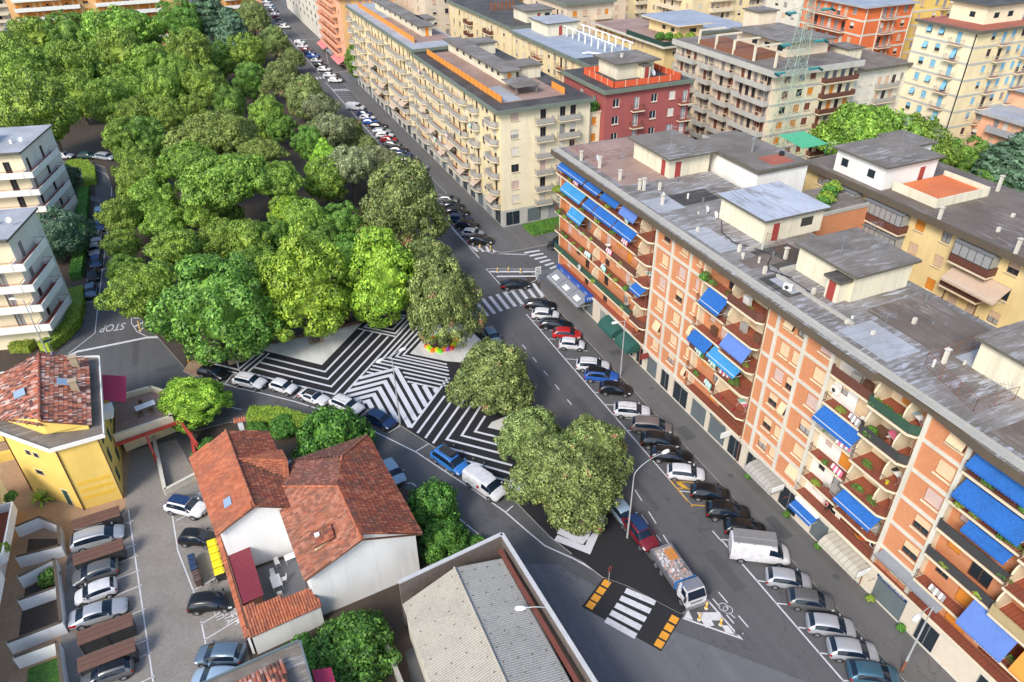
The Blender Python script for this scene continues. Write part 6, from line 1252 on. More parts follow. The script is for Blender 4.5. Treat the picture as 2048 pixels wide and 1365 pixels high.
# salmon building beyond, on the avenue
SA = block('apartment_block', 'salmon pink building with deep planted balconies where the avenue is crossed', 47.6, 64, 246, 286, 22, ['wall_salmon', 'wall_peach'], W=dict(win=[(4, 1.2)], bal=[(7, 36)], depth=1.6, rails=('parapet_rail', 'rail_brown', 'wall_salmon', '')), Sx=dict(win=[2.6], wide=1.4, bal=[(5.5, 13.5)], depth=3.2, rails=('parapet', 'rail_brown', 'concrete_pale', ''), states=['shut:shutter_pink']), seed=24, states=['shut:shutter_pink', 'glass', 'shut:shutter_orange'], roof='roof_pale', fascia='cream', base='wall_salmon')
SA.awning((0, 40), (0, 0), 1.5, 14, 3.4, 2.8, 1.3, 'fabric_pink', True, 'shop_awning'); SA.awning((0, 40), (0, 0), 26, 39, 3.4, 2.8, 1.3, 'fabric_pink', True, 'shop_awning'); SA.awning((0, 40), (0, 0), 16, 24, 3.3, 2.2, 1.0, 'fabric_grey', False, 'shop_awning')
GW = block('apartment_block', 'plain grey white building beyond the salmon one along the avenue', 49, 66, 296, 380, 17, ['wall_greywhite'], W=dict(win=[(i, 3.2) for i in range(8, 80, 9)], shops=False), Sx=dict(win=[], shops=False), seed=25, roof='roof_pale', floors=FZ[:5], group='distant apartment blocks', states=['glass', 'curtain'])
# orange block beyond the park at the top left, with its white parapets
TL = block('apartment_block', 'ochre orange block with long white parapets beyond the top of the park', -52, 3, 316, 330, 23, ['wall_peach'], Sx=dict(win=[6, 12, 18, 24, 36, 42, 50], wide=1.6, bal=[(2, 22), (27, 48)], depth=1.8, rails=('parapet', 'rail_grey', 'rail_white', ''), states=['shut:shutter_orange', 'half:shutter_orange']), seed=26, roof='roof_pale', floors=FZ[:6], shops=False, group='distant apartment blocks'); 
TL2 = block('apartment_block', 'orange block with white balconies at the top edge right of the first one', 5, 30, 330, 345, 23, ['wall_peach'], Sx=dict(win=[3, 8, 20], wide=1.6, bal=[(1, 11), (14, 24)], depth=1.8, rails=('parapet', 'rail_grey', 'rail_white', '')), seed=27, roof='roof_pale', floors=FZ[:6], shops=False, group='distant apartment blocks', states=['shut:shutter_orange'])
TL3 = block('apartment_block', 'pale pink block at the top left corner behind the blue cedar', -110, -66, 300, 318, 20, ['wall_beige'], Sx=dict(win=[6, 12, 18, 30, 36], bal=[(3, 20), (24, 42)], depth=1.6, rails=('parapet', 'rail_grey', 'wall_beige', '')), seed=28, roof='roof_red', floors=FZ[:5], shops=False, group='distant apartment blocks', states=['shut:shutter_brown'])
TL4 = block('cottage', 'small cream house with a flat dark red roof at the left edge', -84, -67, 236, 250, 7.5, ['wall_cream_pale'], Sx=dict(win=[4, 10], shops=False), E=dict(win=[4], shops=False), seed=29, roof='roof_red', floors=[3.5], shops=False, group=None, eave=.3, th=.3, states=my)
# far rows of the city filling the background
fr = random.Random(77)
FARS = [('wall_cream', 'cream'), ('wall_beige', 'beige'), ('wall_yellow', 'yellow'), ('wall_salmon', 'salmon'), ('wall_peach', 'ochre'), ('wall_greywhite', 'grey white')]
far = [(96, 240, 20, 24, 22), (122, 232, 20, 22, 24), (150, 205, 22, 26, 26), (178, 180, 22, 24, 24), (205, 160, 22, 26, 27), (70, 290, 22, 30, 22), (98, 285, 22, 30, 24), (128, 276, 24, 28, 23), (158, 262, 22, 30, 26), (186, 236, 24, 28, 24), (216, 214, 24, 30, 27), (182, 112, 24, 20, 24),
  (68, 345, 24, 34, 24), (100, 340, 24, 34, 22), (132, 330, 26, 30, 26), (166, 318, 24, 32, 24), (200, 300, 26, 32, 26), (236, 270, 24, 34, 24), (66, 405, 26, 34, 24), (100, 402, 26, 34, 26), (136, 392, 26, 32, 22), (172, 380, 28, 32, 26), (208, 362, 26, 34, 24), (14, 400, 26, 24, 22), (-30, 385, 30, 22, 18), (-80, 380, 30, 22, 16), (212, 120, 26, 26, 22)]
pos_w = ['directly behind the roof garden block', 'left of the orange red block', 'behind the pylon', 'right behind the orange red block', 'behind the ochre block']
for i, (x, y, w_2, h_2, t_2) in enumerate(far):
    wm, wn_ = FARS[(i*5+2) % 6]; rf = ['roof_pale', 'roof_grey', 'roof_dark', 'roof_blue', 'roof_brown'][(i*3) % 5]
    row = 'first' if i < 5 else 'second' if i < 12 else 'third' if i < 18 else 'fourth'
    nbr = ['leftmost', 'second from the left', 'third from the left', 'fourth from the left', 'fifth from the left', 'sixth from the left', 'seventh from the left'][(i if i < 5 else i-5 if i < 12 else i-12 if i < 18 else i-18) % 7]
    B_ = block('apartment_block', '%s block, %s roof, %s in the %s distant row' % (wn_, rf[5:], nbr, row), x, x+w_2, y, y+h_2, t_2, [wm], W=dict(win=[3+4*k for k in range(int(h_2/4)-1)], wide=1.5, shops=False) if i % 2 else dict(win=[3, h_2-4], bal=[(6, h_2-7)], depth=1.4, rails=('parapet', 'rail_grey', 'cream', ''), shops=False), Sx=dict(win=[3, w_2-3.5], bal=[(6.5, w_2-7)], depth=1.3, rails=('parapet', 'rail_grey', 'cream', ''), shops=False), seed=40+i, roof=rf, group='distant apartment blocks', states=my, sill=None, shops=False)
    B_.penthouse(w_2*.35, w_2*.7, h_2*.3, h_2*.6, t_2, t_2+2.7, 'penthouse_wall', ['roof_grey', 'roof_dark', 'roof_pale'][i % 3]); B_.done()
for q in (A_, A1, Lk, Mm, Y_, Q, Q2, Q3, MY1, MY2, MY3, BB, GT, GT2, PB, WW, TW, RO, OC, SR, SA, GW, TL, TL2, TL3, TL4): q.done()
# ================================================================ houses at the lower left
tilem('tile_old', [(.30,.075,.035), (.38,.11,.055), (.24,.065,.04), (.42,.15,.08), (.33,.09,.05), (.2,.06,.04)], (.10,.07,.05)); tilem('tile_new', [(.42,.13,.06), (.48,.165,.08), (.38,.115,.055), (.45,.14,.065), (.33,.1,.05)], (.2,.085,.06))
tilem('tile_mixed', [(.42,.13,.07), (.5,.3,.24), (.16,.055,.04), (.52,.17,.09), (.6,.45,.38), (.1,.05,.045), (.34,.1,.06), (.48,.2,.13)], (.12,.07,.055)); tilem('tile_dark', [(.17,.06,.04), (.22,.085,.06), (.14,.055,.045), (.27,.11,.08)], (.07,.055,.045))
def inside(p, poly):
    r = False; n = len(poly)
    for i in range(n):
        a, c = poly[i], poly[(i+1) % n]
        if (a[1] > p[1]) != (c[1] > p[1]) and p[0] < (c[0]-a[0])*(p[1]-a[1])/(c[1]-a[1])+a[0]: r = not r
    return r
def tiles(parent, name, pts, m, tw=.24, tl=.40, seed=0, base='tile_dark'):
    """one roof slope: every clay tile is real; pts[0]-pts[1] is the eave"""
    P = [Vector(p) for p in pts]; u = (P[1]-P[0]).normalized(); n = u.cross(P[2]-P[0]).normalized()
    if n.z < 0: n = -n
    v = n.cross(u)
    if v.z < 0: v = -v
    P = [Vector((p.x, p.y, P[0].z-((p.x-P[0].x)*n.x+(p.y-P[0].y)*n.y)/n.z)) for p in P]
    q = [((p-P[0]).dot(u), (p-P[0]).dot(v)) for p in P]; R = random.Random(seed); b = MB()
    u0, u1 = min(a[0] for a in q), max(a[0] for a in q); v0, v1 = min(a[1] for a in q), max(a[1] for a in q)
    for j in range(int((v1-v0)/tl)+1):
        for i in range(int((u1-u0)/tw)+1):
            cu, cv = u0+(i+.5)*tw, v0+(j+.5)*tl
            if not inside((cu, cv), q): continue
            c = P[0]+u*(cu+R.uniform(-.012, .012))+v*(cv+R.uniform(-.02, .02))+n*.02; w2 = tw*.5; vs = []
            for vv, up, ww in ((-tl*.56, .035, 1.0), (tl*.54, .0, .88)):
                for k in range(5): a = PI*k/4; vs.append(c+u*(-w2*ww*math.cos(a))+v*vv+n*(up+.075*math.sin(a)))
            b.add(vs, [(k, k+1, 6+k, 5+k) for k in range(4)]+[(4, 3, 2, 1, 0)], 0)
    o = b.build(name, mat(m), parent); s = MB(); s.slab([tuple(p) for p in P], .12); s.build('roof_deck', mat('brown_wood'), o); return o
def ridge(parent, pts, m='tile_new', r=.13):
    b = MB()
    for a, c in zip(pts, pts[1:]):
        a = Vector(a); c = Vector(c); L = (c-a).length; k = max(1, int(L/.4))
        for i in range(k): b.bar(a+(c-a)*(i/k), a+(c-a)*((i+1.08)/k), r, 0, r*.85, 8)
    b.build('ridge_tiles', mat(m), parent)
def housewall(parent, name, poly, m='house_white'):
    b = MB(); b.add(poly, [tuple(range(len(poly)))]); return b.build(name, mat(m), parent)
# house with the large tiled roof
hb = empty('tiled_house', 4, 50, 0, 0, 'big white gabled house with a weathered terracotta roof and one dormer', 'house')
def rel(o, pts): return [(p[0]-o.location.x, p[1]-o.location.y, p[2]) for p in pts]
E1, E2, E3, E4, E5 = (-1.0,44.0,6.0), (9.7,44.9,6.0), (8.5,60.2,6.0), (.5,59.5,6.0), (-2.0,56.4,6.0); R1, R2, R3 = (4.35,44.2,8.5), (3.85,51.2,8.5), (5.0,55.4,8.3)
tilem('tile_worn', [(.4,.14,.075), (.34,.12,.065), (.28,.1,.06), (.44,.19,.12), (.36,.15,.1), (.22,.09,.06)], (.15,.085,.055)); tiles(hb, 'roof_slope', rel(hb, [E1, E5, R2, R1]), 'tile_worn', seed=1); tiles(hb, 'roof_slope', rel(hb, [E2, E3, R3, R2, R1]), 'tile_old', seed=2, tl=.46); tiles(hb, 'roof_slope', rel(hb, [E3, E4, R3]), 'tile_dark', seed=3); tiles(hb, 'roof_slope', rel(hb, [E4, E5, R2, R3]), 'tile_dark', seed=4)
ridge(hb, rel(hb, [(R1[0],R1[1],8.62), (R2[0],R2[1],8.62)]), r=.17); ridge(hb, rel(hb, [(R2[0],R2[1],8.6), (R3[0],R3[1],8.4), (E3[0]-.1,E3[1]-.1,6.15)])); ridge(hb, rel(hb, [(R2[0],R2[1],8.6), (E5[0]+.1,E5[1],6.15)]))
b = MB(); W4 = [(-.6,44.6), (9.2,45.4), (8.0,59.7), (.8,59.1), (-1.6,56.2)]; b.prism([(p[0]-4, p[1]-50) for p in W4], 0, 5.85); b.build('wall', mat('house_white'), hb)
housewall(hb, 'gable', rel(hb, [(-.75,44.58,5.8), (9.35,45.38,5.8), (4.3,44.98,8.4)])); b = MB()
for a, c in ((E1, R1), (R1, E2)): b.bar(*rel(hb, [(a[0],a[1]-.05,a[2]-.05), (c[0],c[1]-.05,c[2]-.05)]), .09)
b.build('verge', mat('brown_wood'), hb)
for a, c in ((E1, E5), (E2, E3)): b = MB(); b.bar(*rel(hb, [(a[0],a[1],a[2]-.06), (c[0],c[1],c[2]-.06)]), .08, 0, n=8); b.build('gutter', mat('shop_steel'), hb)
b = MB(); b.box(-4.6+1.0, -4.6+2.6, -3.9, -2.5, 6.4, 7.5); b.build('dormer', mat('wall_cream'), hb); tiles(hb, 'dormer_roof', [(-1.9,-4.1,7.9), (-1.9,-2.3,7.9), (-3.7,-2.3,7.4), (-3.7,-4.1,7.4)][::-1], 'tile_old')
b = MB(); b.box(-3.3, -2.95, -3.2, -2.9, 7.0, 7.8); b.box(-3.35, -2.9, -3.25, -2.85, 7.8, 7.86); b.build('chimney', mat('house_white'), hb) ; b = MB(); b.slab([(2.0,2.6,7.75), (2.6,2.65,7.48), (2.55,3.2,7.48), (1.95,3.15,7.75)], .08); b.build('skylight', mat('glass'), hb)
# smaller house on its left
ha = empty('tiled_house', -4.5, 59, 0, 0, 'smaller white house with bright orange tiles, cross gable and round capped chimney', 'house')
e1, e2, r1, r2, f1, f2 = (-7.5,52.3,6.0), (-9.2,64.4,6.0), (-3.75,52.5,8.0), (-5.15,64.6,8.0), (.2,52.6,6.0), (-1.15,65.3,6.0)
tiles(ha, 'roof_slope', rel(ha, [e1, e2, r2, r1]), 'tile_new', seed=5); tiles(ha, 'roof_slope', rel(ha, [f1, f2, r2, r1]), 'tile_old', seed=6); ridge(ha, rel(ha, [(r1[0],r1[1],8.12), (r2[0],r2[1],8.12)]))
b = MB(); b.prism([(p[0]+4.5, p[1]-59) for p in [(-7.2,52.8), (-.1,53.1), (-1.3,65), (-8.9,64.2)]], 0, 5.85); b.build('wall', mat('house_white'), ha); housewall(ha, 'gable', rel(ha, [(-7.3,52.78,5.8), (.0,53.08,5.8), (-3.7,52.9,7.9)]))
b = MB(); b.bar(*rel(ha, [(e1[0],e1[1],5.95), (r1[0],r1[1],7.95)]), .09); b.bar(*rel(ha, [(r1[0],r1[1],7.95), (f1[0],f1[1],5.95)]), .09); b.build('verge', mat('brown_wood'), ha)
c1, c2, c3 = (-.2,57.0,6.1), (-.9,61.8,6.1), (-4.4,59.6,8.02)      # small cross gable
tiles(ha, 'cross_gable', rel(ha, [(-.0,58.4,7.0), (-.3,61.3,6.3), c3]), 'tile_new', seed=7, tl=.3); tiles(ha, 'cross_gable', rel(ha, [(-.25,56.7,6.25), (-.0,58.5,7.0), c3]), 'tile_new', seed=8, tl=.3); ridge(ha, rel(ha, [(c3[0],c3[1],8.1), (.0,58.45,7.12)]), r=.1)
b = MB(); b.box(.6, 1.1, 6.2, 6.7, 6.0, 8.3); b.build('chimney', mat('house_white'), ha); tiles(ha, 'chimney_cap', [(.3,6.0,8.35), (1.4,6.0,8.35), (1.4,6.45,8.7), (.3,6.45,8.7)], 'tile_new'); tiles(ha, 'chimney_cap', [(.3,6.9,8.35), (1.4,6.9,8.35), (1.4,6.45,8.7), (.3,6.45,8.7)], 'tile_new')
b = MB(); b.slab([(-1.2,-4.5,7.27), (-1.9,-4.5,6.95), (-1.95,-3.4,6.95), (-1.25,-3.4,7.27)][::-1], .1); b.build('skylight', mat('paint_paleblue'), ha); b = MB(); b.box(3.6, 4.9, .6, 2.6, 4.2, 4.4); b.build('porch_roof', mat('roof_pale'), ha)
# lean-to with white wall and the tiled boundary wall
lt = empty('garden_outbuilding', -3, 44, 0, 0, 'low tiled lean-to with a long white rear wall below the big gabled house', 'outbuilding')
tiles(lt, 'roof_slope', rel(lt, [(-6.35,42.8,2.7), (-.2,43.5,2.7), (-.55,45.1,3.3), (-6.3,45.4,3.3)]), 'tile_new', seed=9); b = MB(); b.prism([(p[0]+3, p[1]-44) for p in [(-6.2,43.0), (-.3,43.7), (-.5,44.9), (-6.2,45.2)]], 0, 2.6); b.build('wall', mat('house_white'), lt)
bw = empty('boundary_wall', -7, 50, 0, 0, 'white boundary wall capped with red tiles behind the yellow bins', 'wall'); b = MB(); b.prism([(p[0]+7, p[1]-50) for p in [(-8.05,57.2), (-7.85,57.2), (-6.4,43.2), (-6.6,43.2)]], 0, 2.3); b.build('wall', mat('house_white'), bw)
tiles(bw, 'tile_coping', rel(bw, [(-8.2,57.3,2.35), (-6.75,43.2,2.35), (-6.2,43.2,2.6), (-7.7,57.3,2.6)]), 'tile_new', seed=10)
sh = empty('garden_shed', -6.1, 51, 0, 0, 'long shed with a burgundy metal roof between tiled wall and courtyard', 'shed'); b = MB(); b.prism([(p[0]+6.1, p[1]-51) for p in [(-7.3,55), (-5.6,54.9), (-4.9,47), (-6.5,47)]], 0, 2.35); b.build('wall', mat('brown_wood'), sh)
M('burgundy', (.20, .03, .045), .45); b = MB(); b.slab(rel(sh, [(-7.4,55.2,2.55), (-5.4,55.1,2.75), (-4.7,46.8,2.75), (-6.5,46.7,2.55)]), .08)
for i in range(24): t_ = i/24; a = Vector((-7.4,55.2,2.57)).lerp(Vector((-6.5,46.7,2.57)), t_); c = Vector((-5.4,55.1,2.77)).lerp(Vector((-4.7,46.8,2.77)), t_); b.bar(*rel(sh, [a, c]), .022)
b.build('roof', mat('burgundy'), sh)
sheet('courtyard_paving', [(-6.9, 45.4), (-.9, 45.2), (-1.3, 52.6), (-7.0, 52.4)], .034, 'asphalt_pale', px=False)
# yellow house
yh = empty('yellow_house', -21.5, 76, 0, 0, 'yellow rendered house with a steep mixed tile roof and dark gutter terrace', 'house')
base = [(-26.4,73.4), (-21.0,68.0), (-17.2,68.1), (-17.6,80), (-18.4,84), (-26.5,84), (-28,78)]
b = MB(); b.prism([(p[0]+21.5, p[1]-76) for p in base], 0, 8.6); b.build('wall', mat('wall_house_yellow'), yh)
gut = [(-27.6,74.0), (-21.4,67.5), (-16.4,67.8), (-17.4,83.6), (-20, 84.6), (-30,84.6), (-31,77.5)]; b = MB(); b.prism([(p[0]+21.5, p[1]-76) for p in gut], 8.6, 8.85, 0, 1)
for a, c in zip(gut, gut[1:]+gut[:1]): a2 = Vector(a); c2 = Vector(c); n_ = Vector((-(c2-a2).normalized().y, (c2-a2).normalized().x))*.12; b.prism([(p.x+21.5, p.y-76) for p in (a2, c2, c2+n_, a2+n_)], 8.851, 9.05)
b.build('gutter_terrace', [mat('rail_white'), mat('roof_grey')], yh)
b = MB(); at_ = [(-26.4,75.2), (-22.1,70.6), (-17.9,69.6), (-18.6,82.4), (-24,84), (-28,83)]; b.prism([(p[0]+21.5, p[1]-76) for p in at_], 8.85, 9.5); b.build('attic_wall', mat('wall_house_yellow'), yh)
rg1, rg2 = (-21.6,69.6,11.3), (-22.9,83.0,11.3); a1, a2_, a3, a4 = (-17.5,69.3,9.5), (-18.4,82.6,9.5), (-28.6,82.4,9.4), (-26.6,74.6,9.4)
tiles(yh, 'roof_slope', rel(yh, [a1, a2_, rg2, rg1]), 'tile_mixed', seed=11, tw=.27, tl=.42); tiles(yh, 'roof_slope', rel(yh, [a4, a3, rg2, rg1]), 'tile_mixed', seed=12, tw=.27, tl=.42); tiles(yh, 'roof_slope', rel(yh, [a3, a2_, rg2]), 'tile_mixed', seed=13); ridge(yh, rel(yh, [rg1, rg2]), 'tile_old', .16)
housewall(yh, 'gable', rel(yh, [(-26.5,74.7,9.3), (-21.6,69.9,9.3), (-21.6,69.9,11.2)]), 'wall_house_yellow'); housewall(yh, 'gable', rel(yh, [(-21.6,69.9,9.3), (-17.6,69.6,9.4), (-21.6,69.9,11.2)]), 'wall_house_yellow')
for x, y in ((-19.2,80.6), (-18.9,75.6)):
    b = MB(); b.box(x+21.5-.55, x+21.5+.15, y-76-.22, y-76+.22, 9.8, 11.3); b.box(x+21.5-.66, x+21.5+.24, y-76-.32, y-76+.32, 11.3, 11.42); b.build('chimney', mat('sand'), yh)
for q in [[(-24.9,76.2,10.05), (-23.7,75.9,10.55), (-24.0,77.3,10.55), (-25.2,77.6,10.05)], [(-19.4,75.9,10.4), (-20.6,75.9,10.95), (-20.7,77.1,10.95), (-19.5,77.1,10.4)]]: b = MB(); b.slab(rel(yh, [(p[0], p[1], p[2]+.25) for p in q]), .1); b.build('skylight', mat('paint_paleblue'), yh)
def wallrect(o, a, c, t0, t1, z0, z1, m, nm, off=.03):
    a = Vector(a); c = Vector(c); d = (c-a); L = d.length; d.normalize(); n_ = Vector((d.y, -d.x)); p = a+d*t0*L+n_*off; q = a+d*t1*L+n_*off; b = MB(); b.prism([(v.x-o.location.x, v.y-o.location.y) for v in (p, q, q-n_*.06, p-n_*.06)], z0, z1); return b.build(nm, mat(m), o)
A_1, B_1, C_1, D_1 = (-26.4,73.4), (-21.0,68.0), (-17.2,68.1), (-17.6,80)
for t0, t1, z0, z1 in ((.33,.42,6.3,6.9), (.48,.57,6.3,6.9), (.34,.48,3.6,4.2)): wallrect(yh, A_1, B_1, t0-.01, t1+.01, z0-.08, z1+.08, 'cream', 'window_surround', .04); wallrect(yh, A_1, B_1, t0, t1, z0, z1, 'glass', 'window', .05)
wallrect(yh, A_1, B_1, .69, .82, 0, 2.3, 'cream', 'door_surround', .04); wallrect(yh, A_1, B_1, .705, .805, 0, 2.2, 'green_dark', 'door', .05)
for z in (1.2, 2.2, 3.2): wallrect(yh, B_1, C_1, .1, .92, z, z+.5, 'shutter_orange' if 0 else 'paint_house', 'painted_band', .012) if 'paint_house' in MAT else (M('paint_house', (.78,.48,.06)), wallrect(yh, B_1, C_1, .1, .92, z, z+.5, 'paint_house', 'painted_band', .012))
for k in range(3):
    for z in (1.2, 4.0, 6.6): wallrect(yh, C_1, D_1, .12+.3*k, .2+.3*k, z, z+1.5, 'green_dark', 'shutter', .06)
for p in (A_1, (-21.02, 67.98), (-17.18, 68.08)): b = MB(); b.bar((p[0]+21.5, p[1]-76.06, 0), (p[0]+21.5, p[1]-76.06, 8.6), .06, 0, n=8); b.build('drainpipe', mat('brown_wood'), yh)
b = MB()
for z in (5.9, 3.2): b.box(-8.5, -4.9, -.5, 0, z, z+1.1)
b.build('loggia_parapet', mat('wall_house_yellow'), yh)
O2 = Bld.__new__(Bld); O2.o = yh; O2.n = {}; O2.R = random.Random(1); O2.over = {}
O2.awning((5.0, 6.0), (4.4, .2) if 0 else (5.0, 1.0), 0, 5.0, 7.4, 2.4, 1.0, 'fabric_crimson', False) if 0 else None
b = MB(); b.slab([(4.0,5.6,7.6), (4.0,.4,7.6), (6.4,.2,6.7), (6.3,5.6,6.7)][::-1], .04); [b.bar((4.0,.4+i*.52,7.62), (6.38,.3+i*.53,6.72), .014) for i in range(10)]; b.build('awning', mat('fabric_crimson'), yh); b = MB(); b.box(4.0, 5.0, -1.6, .2, 6.2, 7.1); b.build('balcony', mat('house_white'), yh)
# roof terrace beside it, with red beam
te = empty('roof_terrace', -14, 78, 0, 0, 'garage terrace with cream parapet on a red beam beside the yellow house', 'terrace')
tp = [(-17.2,74.2), (-11.0,75.2), (-11.4,80.6), (-13.2,82.6), (-17.4,82.2)]; b = MB(); b.prism([(p[0]+14, p[1]-78) for p in tp], 2.9, 3.3, 0, 1); b.build('deck', [mat('cream'), mat('roof_terrace')], te)
for a, c in zip(tp, tp[1:]): a2 = Vector(a); c2 = Vector(c); n_ = Vector((-(c2-a2).normalized().y, (c2-a2).normalized().x))*.35; b = MB(); b.prism([(p.x+14, p.y-78) for p in (a2, c2, c2+n_, a2+n_)], 3.31, 4.0); b.build('parapet', mat('cream'), te)
b = MB(); b.prism([(p[0]+14, p[1]-78) for p in [(-16.8,81.9), (-11.6,80.3), (-11.4,77.5), (-17,76)]], 0, 2.9); b.build('garage', mat('wall_cream'), te)
M('red_steel', (.45, .055, .035), .6); b = MB(); b.bar((-3.2,-4.2,3.0), (3.6,-2.9,3.0), .22); b.bar((-.1,-3.7,3.0), (.3,-5.6,1.4), .18); b.bar((.3,-5.6,1.4), (.3,-5.6,0), .16); b.bar((3.6,-2.9,3.0), (5.0,-6.8,2.2), .2); b.bar((5,-6.8,2.2), (5,-6.8,0), .15); b.build('red_beam', mat('red_steel'), te)
# driveway walls, garden plots
def wallrun(name, pts, h, t_, m, label, cat='wall', cop=None, grp=None):
    o = empty(name, pts[0][0], pts[0][1], 0, 0, label, cat, grp)
    for a, c in zip(pts, pts[1:]):
        a = Vector(a); c = Vector(c); d = (c-a).normalized(); n_ = Vector((-d.y, d.x))*t_/2; f = lambda P: [(p.x-pts[0][0], p.y-pts[0][1]) for p in P]; b = MB(); b.prism(f([a-n_-d*t_*.4, c-n_+d*t_*.35, c+n_+d*t_*.35, a+n_-d*t_*.4]), 0, h); b.build('wall', mat(m), o)
        b = MB(); b.prism(f([a-n_*1.25, c-n_*1.25, c+n_*1.25, a+n_*1.25]), h+.002, h+.06); b.build('coping', mat(cop or 'fascia_brown'), o)
    return o
wallrun('garden_wall', [(-26.8,66.5), (-24.7,67.0), (-22.8,65.0), (-22.4,61.9), (-26.2,62.1)], 1.5, .22, 'house_white', 'white polygonal garden wall closest to the yellow house', grp='walled garden plots')
wallrun('garden_wall', [(-25.7,59.3), (-22.8,60.3), (-21.6,52.2), (-25.7,51.8)], 1.5, .22, 'house_white', 'white wall round the middle pair of garden plots', grp='walled garden plots')
wallrun('garden_wall', [(-25.4,56.4), (-22.5,56.6)], 1.45, .2, 'house_white', 'white dividing wall between the two middle garden plots', grp='walled garden plots')
wallrun('garden_wall', [(-25.0,50.0), (-21.8,50.2), (-20.6,43), (-20.4,38)], 1.5, .22, 'house_white', 'white garden wall round the small green lawn at the bottom', grp='walled garden plots')
wallrun('garden_wall', [(-13.9,77), (-12.9,66.8), (-9.4,68.2)], .7, .3, 'concrete_pale', 'low pale kerb wall beside the brick driveway ramp', cop='concrete_pale')
wallrun('garden_wall', [(-9.6,74.8), (-9.3,67.6)], 1.8, .25, 'wall_cream', 'cream wall with red coping behind the driveway ramp', cop='red_steel')
leafm('lawn', (.03,.10,.01), (.06,.18,.015)); sheet('lawn', [(-24.4,49.6), (-21.9,49.8), (-20.9,44), (-24,42)], .05, 'lawn', px=False); sheet('garden_soil', [(-26,65.8), (-23,64.5), (-22.6,62.1), (-26,62.4)], .05, 'earth', px=False); sheet('garden_soil', [(-25.6,59), (-23,60), (-21.8,52.4), (-25.5,52)], .05, 'earth', px=False)
# white terraced row at the left edge
LR = block('terraced_house', 'white terraced row with parapet balconies at the bottom left edge', -42, -27.6, 36, 71, 5.6, ['house_white'], E=dict(win=[3, 10, 24], bal=[(.5, 6), (8, 14), (16, 22), (24, 31)], depth=1.5, rails=('parapet', 'rail_white', 'house_white', ''), shops=False), seed=90, roof='roof_grey', fascia='house_white', floors=[3.3], shops=False, group=None, eave=.2, th=.4, states=['glass', 'shut:shutter_orange'], sill=None); LR.done()
# bottom building with slate flat roof and tiles
bb = empty('tiled_house', -6, 34, 0, 0, 'building at the bottom edge with a grey gutter roof around jumbled tiles', 'house'); b = MB(); b.prism([(p[0]+6, p[1]-34) for p in [(-11,37.4), (-2.7,38.1), (-2.2,30), (-9,26)]], 0, 5.6); b.build('wall', mat('house_white'), bb)
bp = [(-12,37.6), (-2.3,38.5), (-1.7,28), (-10,24)]; b = MB(); b.prism([(p[0]+6, p[1]-34) for p in bp], 5.6, 5.85, 0, 1)
for a, c in zip(bp, bp[1:]): a2 = Vector(a); c2 = Vector(c); n_ = Vector(((c2-a2).normalized().y, -(c2-a2).normalized().x))*.14; b.prism([(p.x+6, p.y-34) for p in (a2, c2, c2+n_, a2+n_)], 5.851, 6.1)
b.build('roof', [mat('shop_steel'), mat('roof_grey')], bb); tiles(bb, 'roof_slope', rel(bb, [(-8.6,36.4,6.2), (-3.9,37.1,6.2), (-3.3,30,7.6), (-8.4,29,7.6)]), 'tile_mixed', seed=14, tw=.3, tl=.5)
b = MB(); b.slab([(4.0,2.2,5.0), (5.4,2.0,4.7), (5.6,-2,4.7), (4.2,-2,5.0)], .05); b.build('awning', mat('fabric_crimson'), bb)
# warehouse with corrugated roof
wh = empty('warehouse', 11, 32, 0, 0, 'warehouse with corrugated fibre cement gable roof and brown parapet', 'warehouse')
M('corrugated', (.40, .37, .31), .85, var=.25, scale=.6, bump=.2); M('corrugated_grey', (.34, .34, .32), .85, var=.25, scale=.6); M('coping_old', (.5, .5, .5), .7, var=.3); M('parapet_brown', (.16, .13, .11), .85, var=.4); M('flashing_red', (.17, .05, .035), .7)
def corr(o, nm, p0, p1, q0, q1, m, pitch=.2):
    """corrugations run from the eave p0-p1 to the ridge q0-q1"""
    p0, p1, q0, q1 = map(Vector, (p0, p1, q0, q1)); L = (p1-p0).length; n = int(L/pitch*4); up = Vector((0, 0, .045)); b = MB()
    for i in range(n+1): t_ = i/n; h_ = up*math.sin(i*PI/2); b.v += [tuple(p0.lerp(p1, t_)+h_), tuple(q0.lerp(q1, t_)+h_)]
    for i in range(n): b.f.append([2*i, 2*i+2, 2*i+3, 2*i+1]); b.m.append(0)
    R = random.Random(3)
    for k in (.12, .38, .64, .9):
        for i in range(0, int(L/1.3)): c = p0.lerp(q0, k).lerp(p1.lerp(q1, k), (i+.5)/int(L/1.3)); b.box(c.x-.035, c.x+.035, c.y-.035, c.y+.035, c.z+.03, c.z+.09, 1)
    return b.build(nm, [mat(m), mat('brown_wood')], o)
corr(wh, 'roof_slope', (-4.9,7.3,4.7), (-4.9,-22,4.7), (.1,8.0,6.1), (.1,-22,6.1), 'corrugated'); corr(wh, 'roof_slope', (5.2,-22,4.85), (4.6,8.2,4.85), (.1,-22,6.1), (.1,8.0,6.1), 'corrugated_grey')
b = MB(); b.bar((.1,8.0,6.16), (.1,-22,6.16), .1, 0, n=8); b.build('ridge_cap', mat('corrugated'), wh); b = MB(); b.box(-4.7, 5.0, -22, 7.2, 0, 4.5); b.build('wall', mat('concrete_pale'), wh)
def par(a, c, z0, z1, t_, m, nm): a = Vector(a); c = Vector(c); d = (c-a).normalized(); n_ = Vector((-d.y, d.x))*t_/2; b = MB(); b.prism([a-n_, c-n_, c+n_, a+n_], z0, z1); return b.build(nm, mat(m), wh)
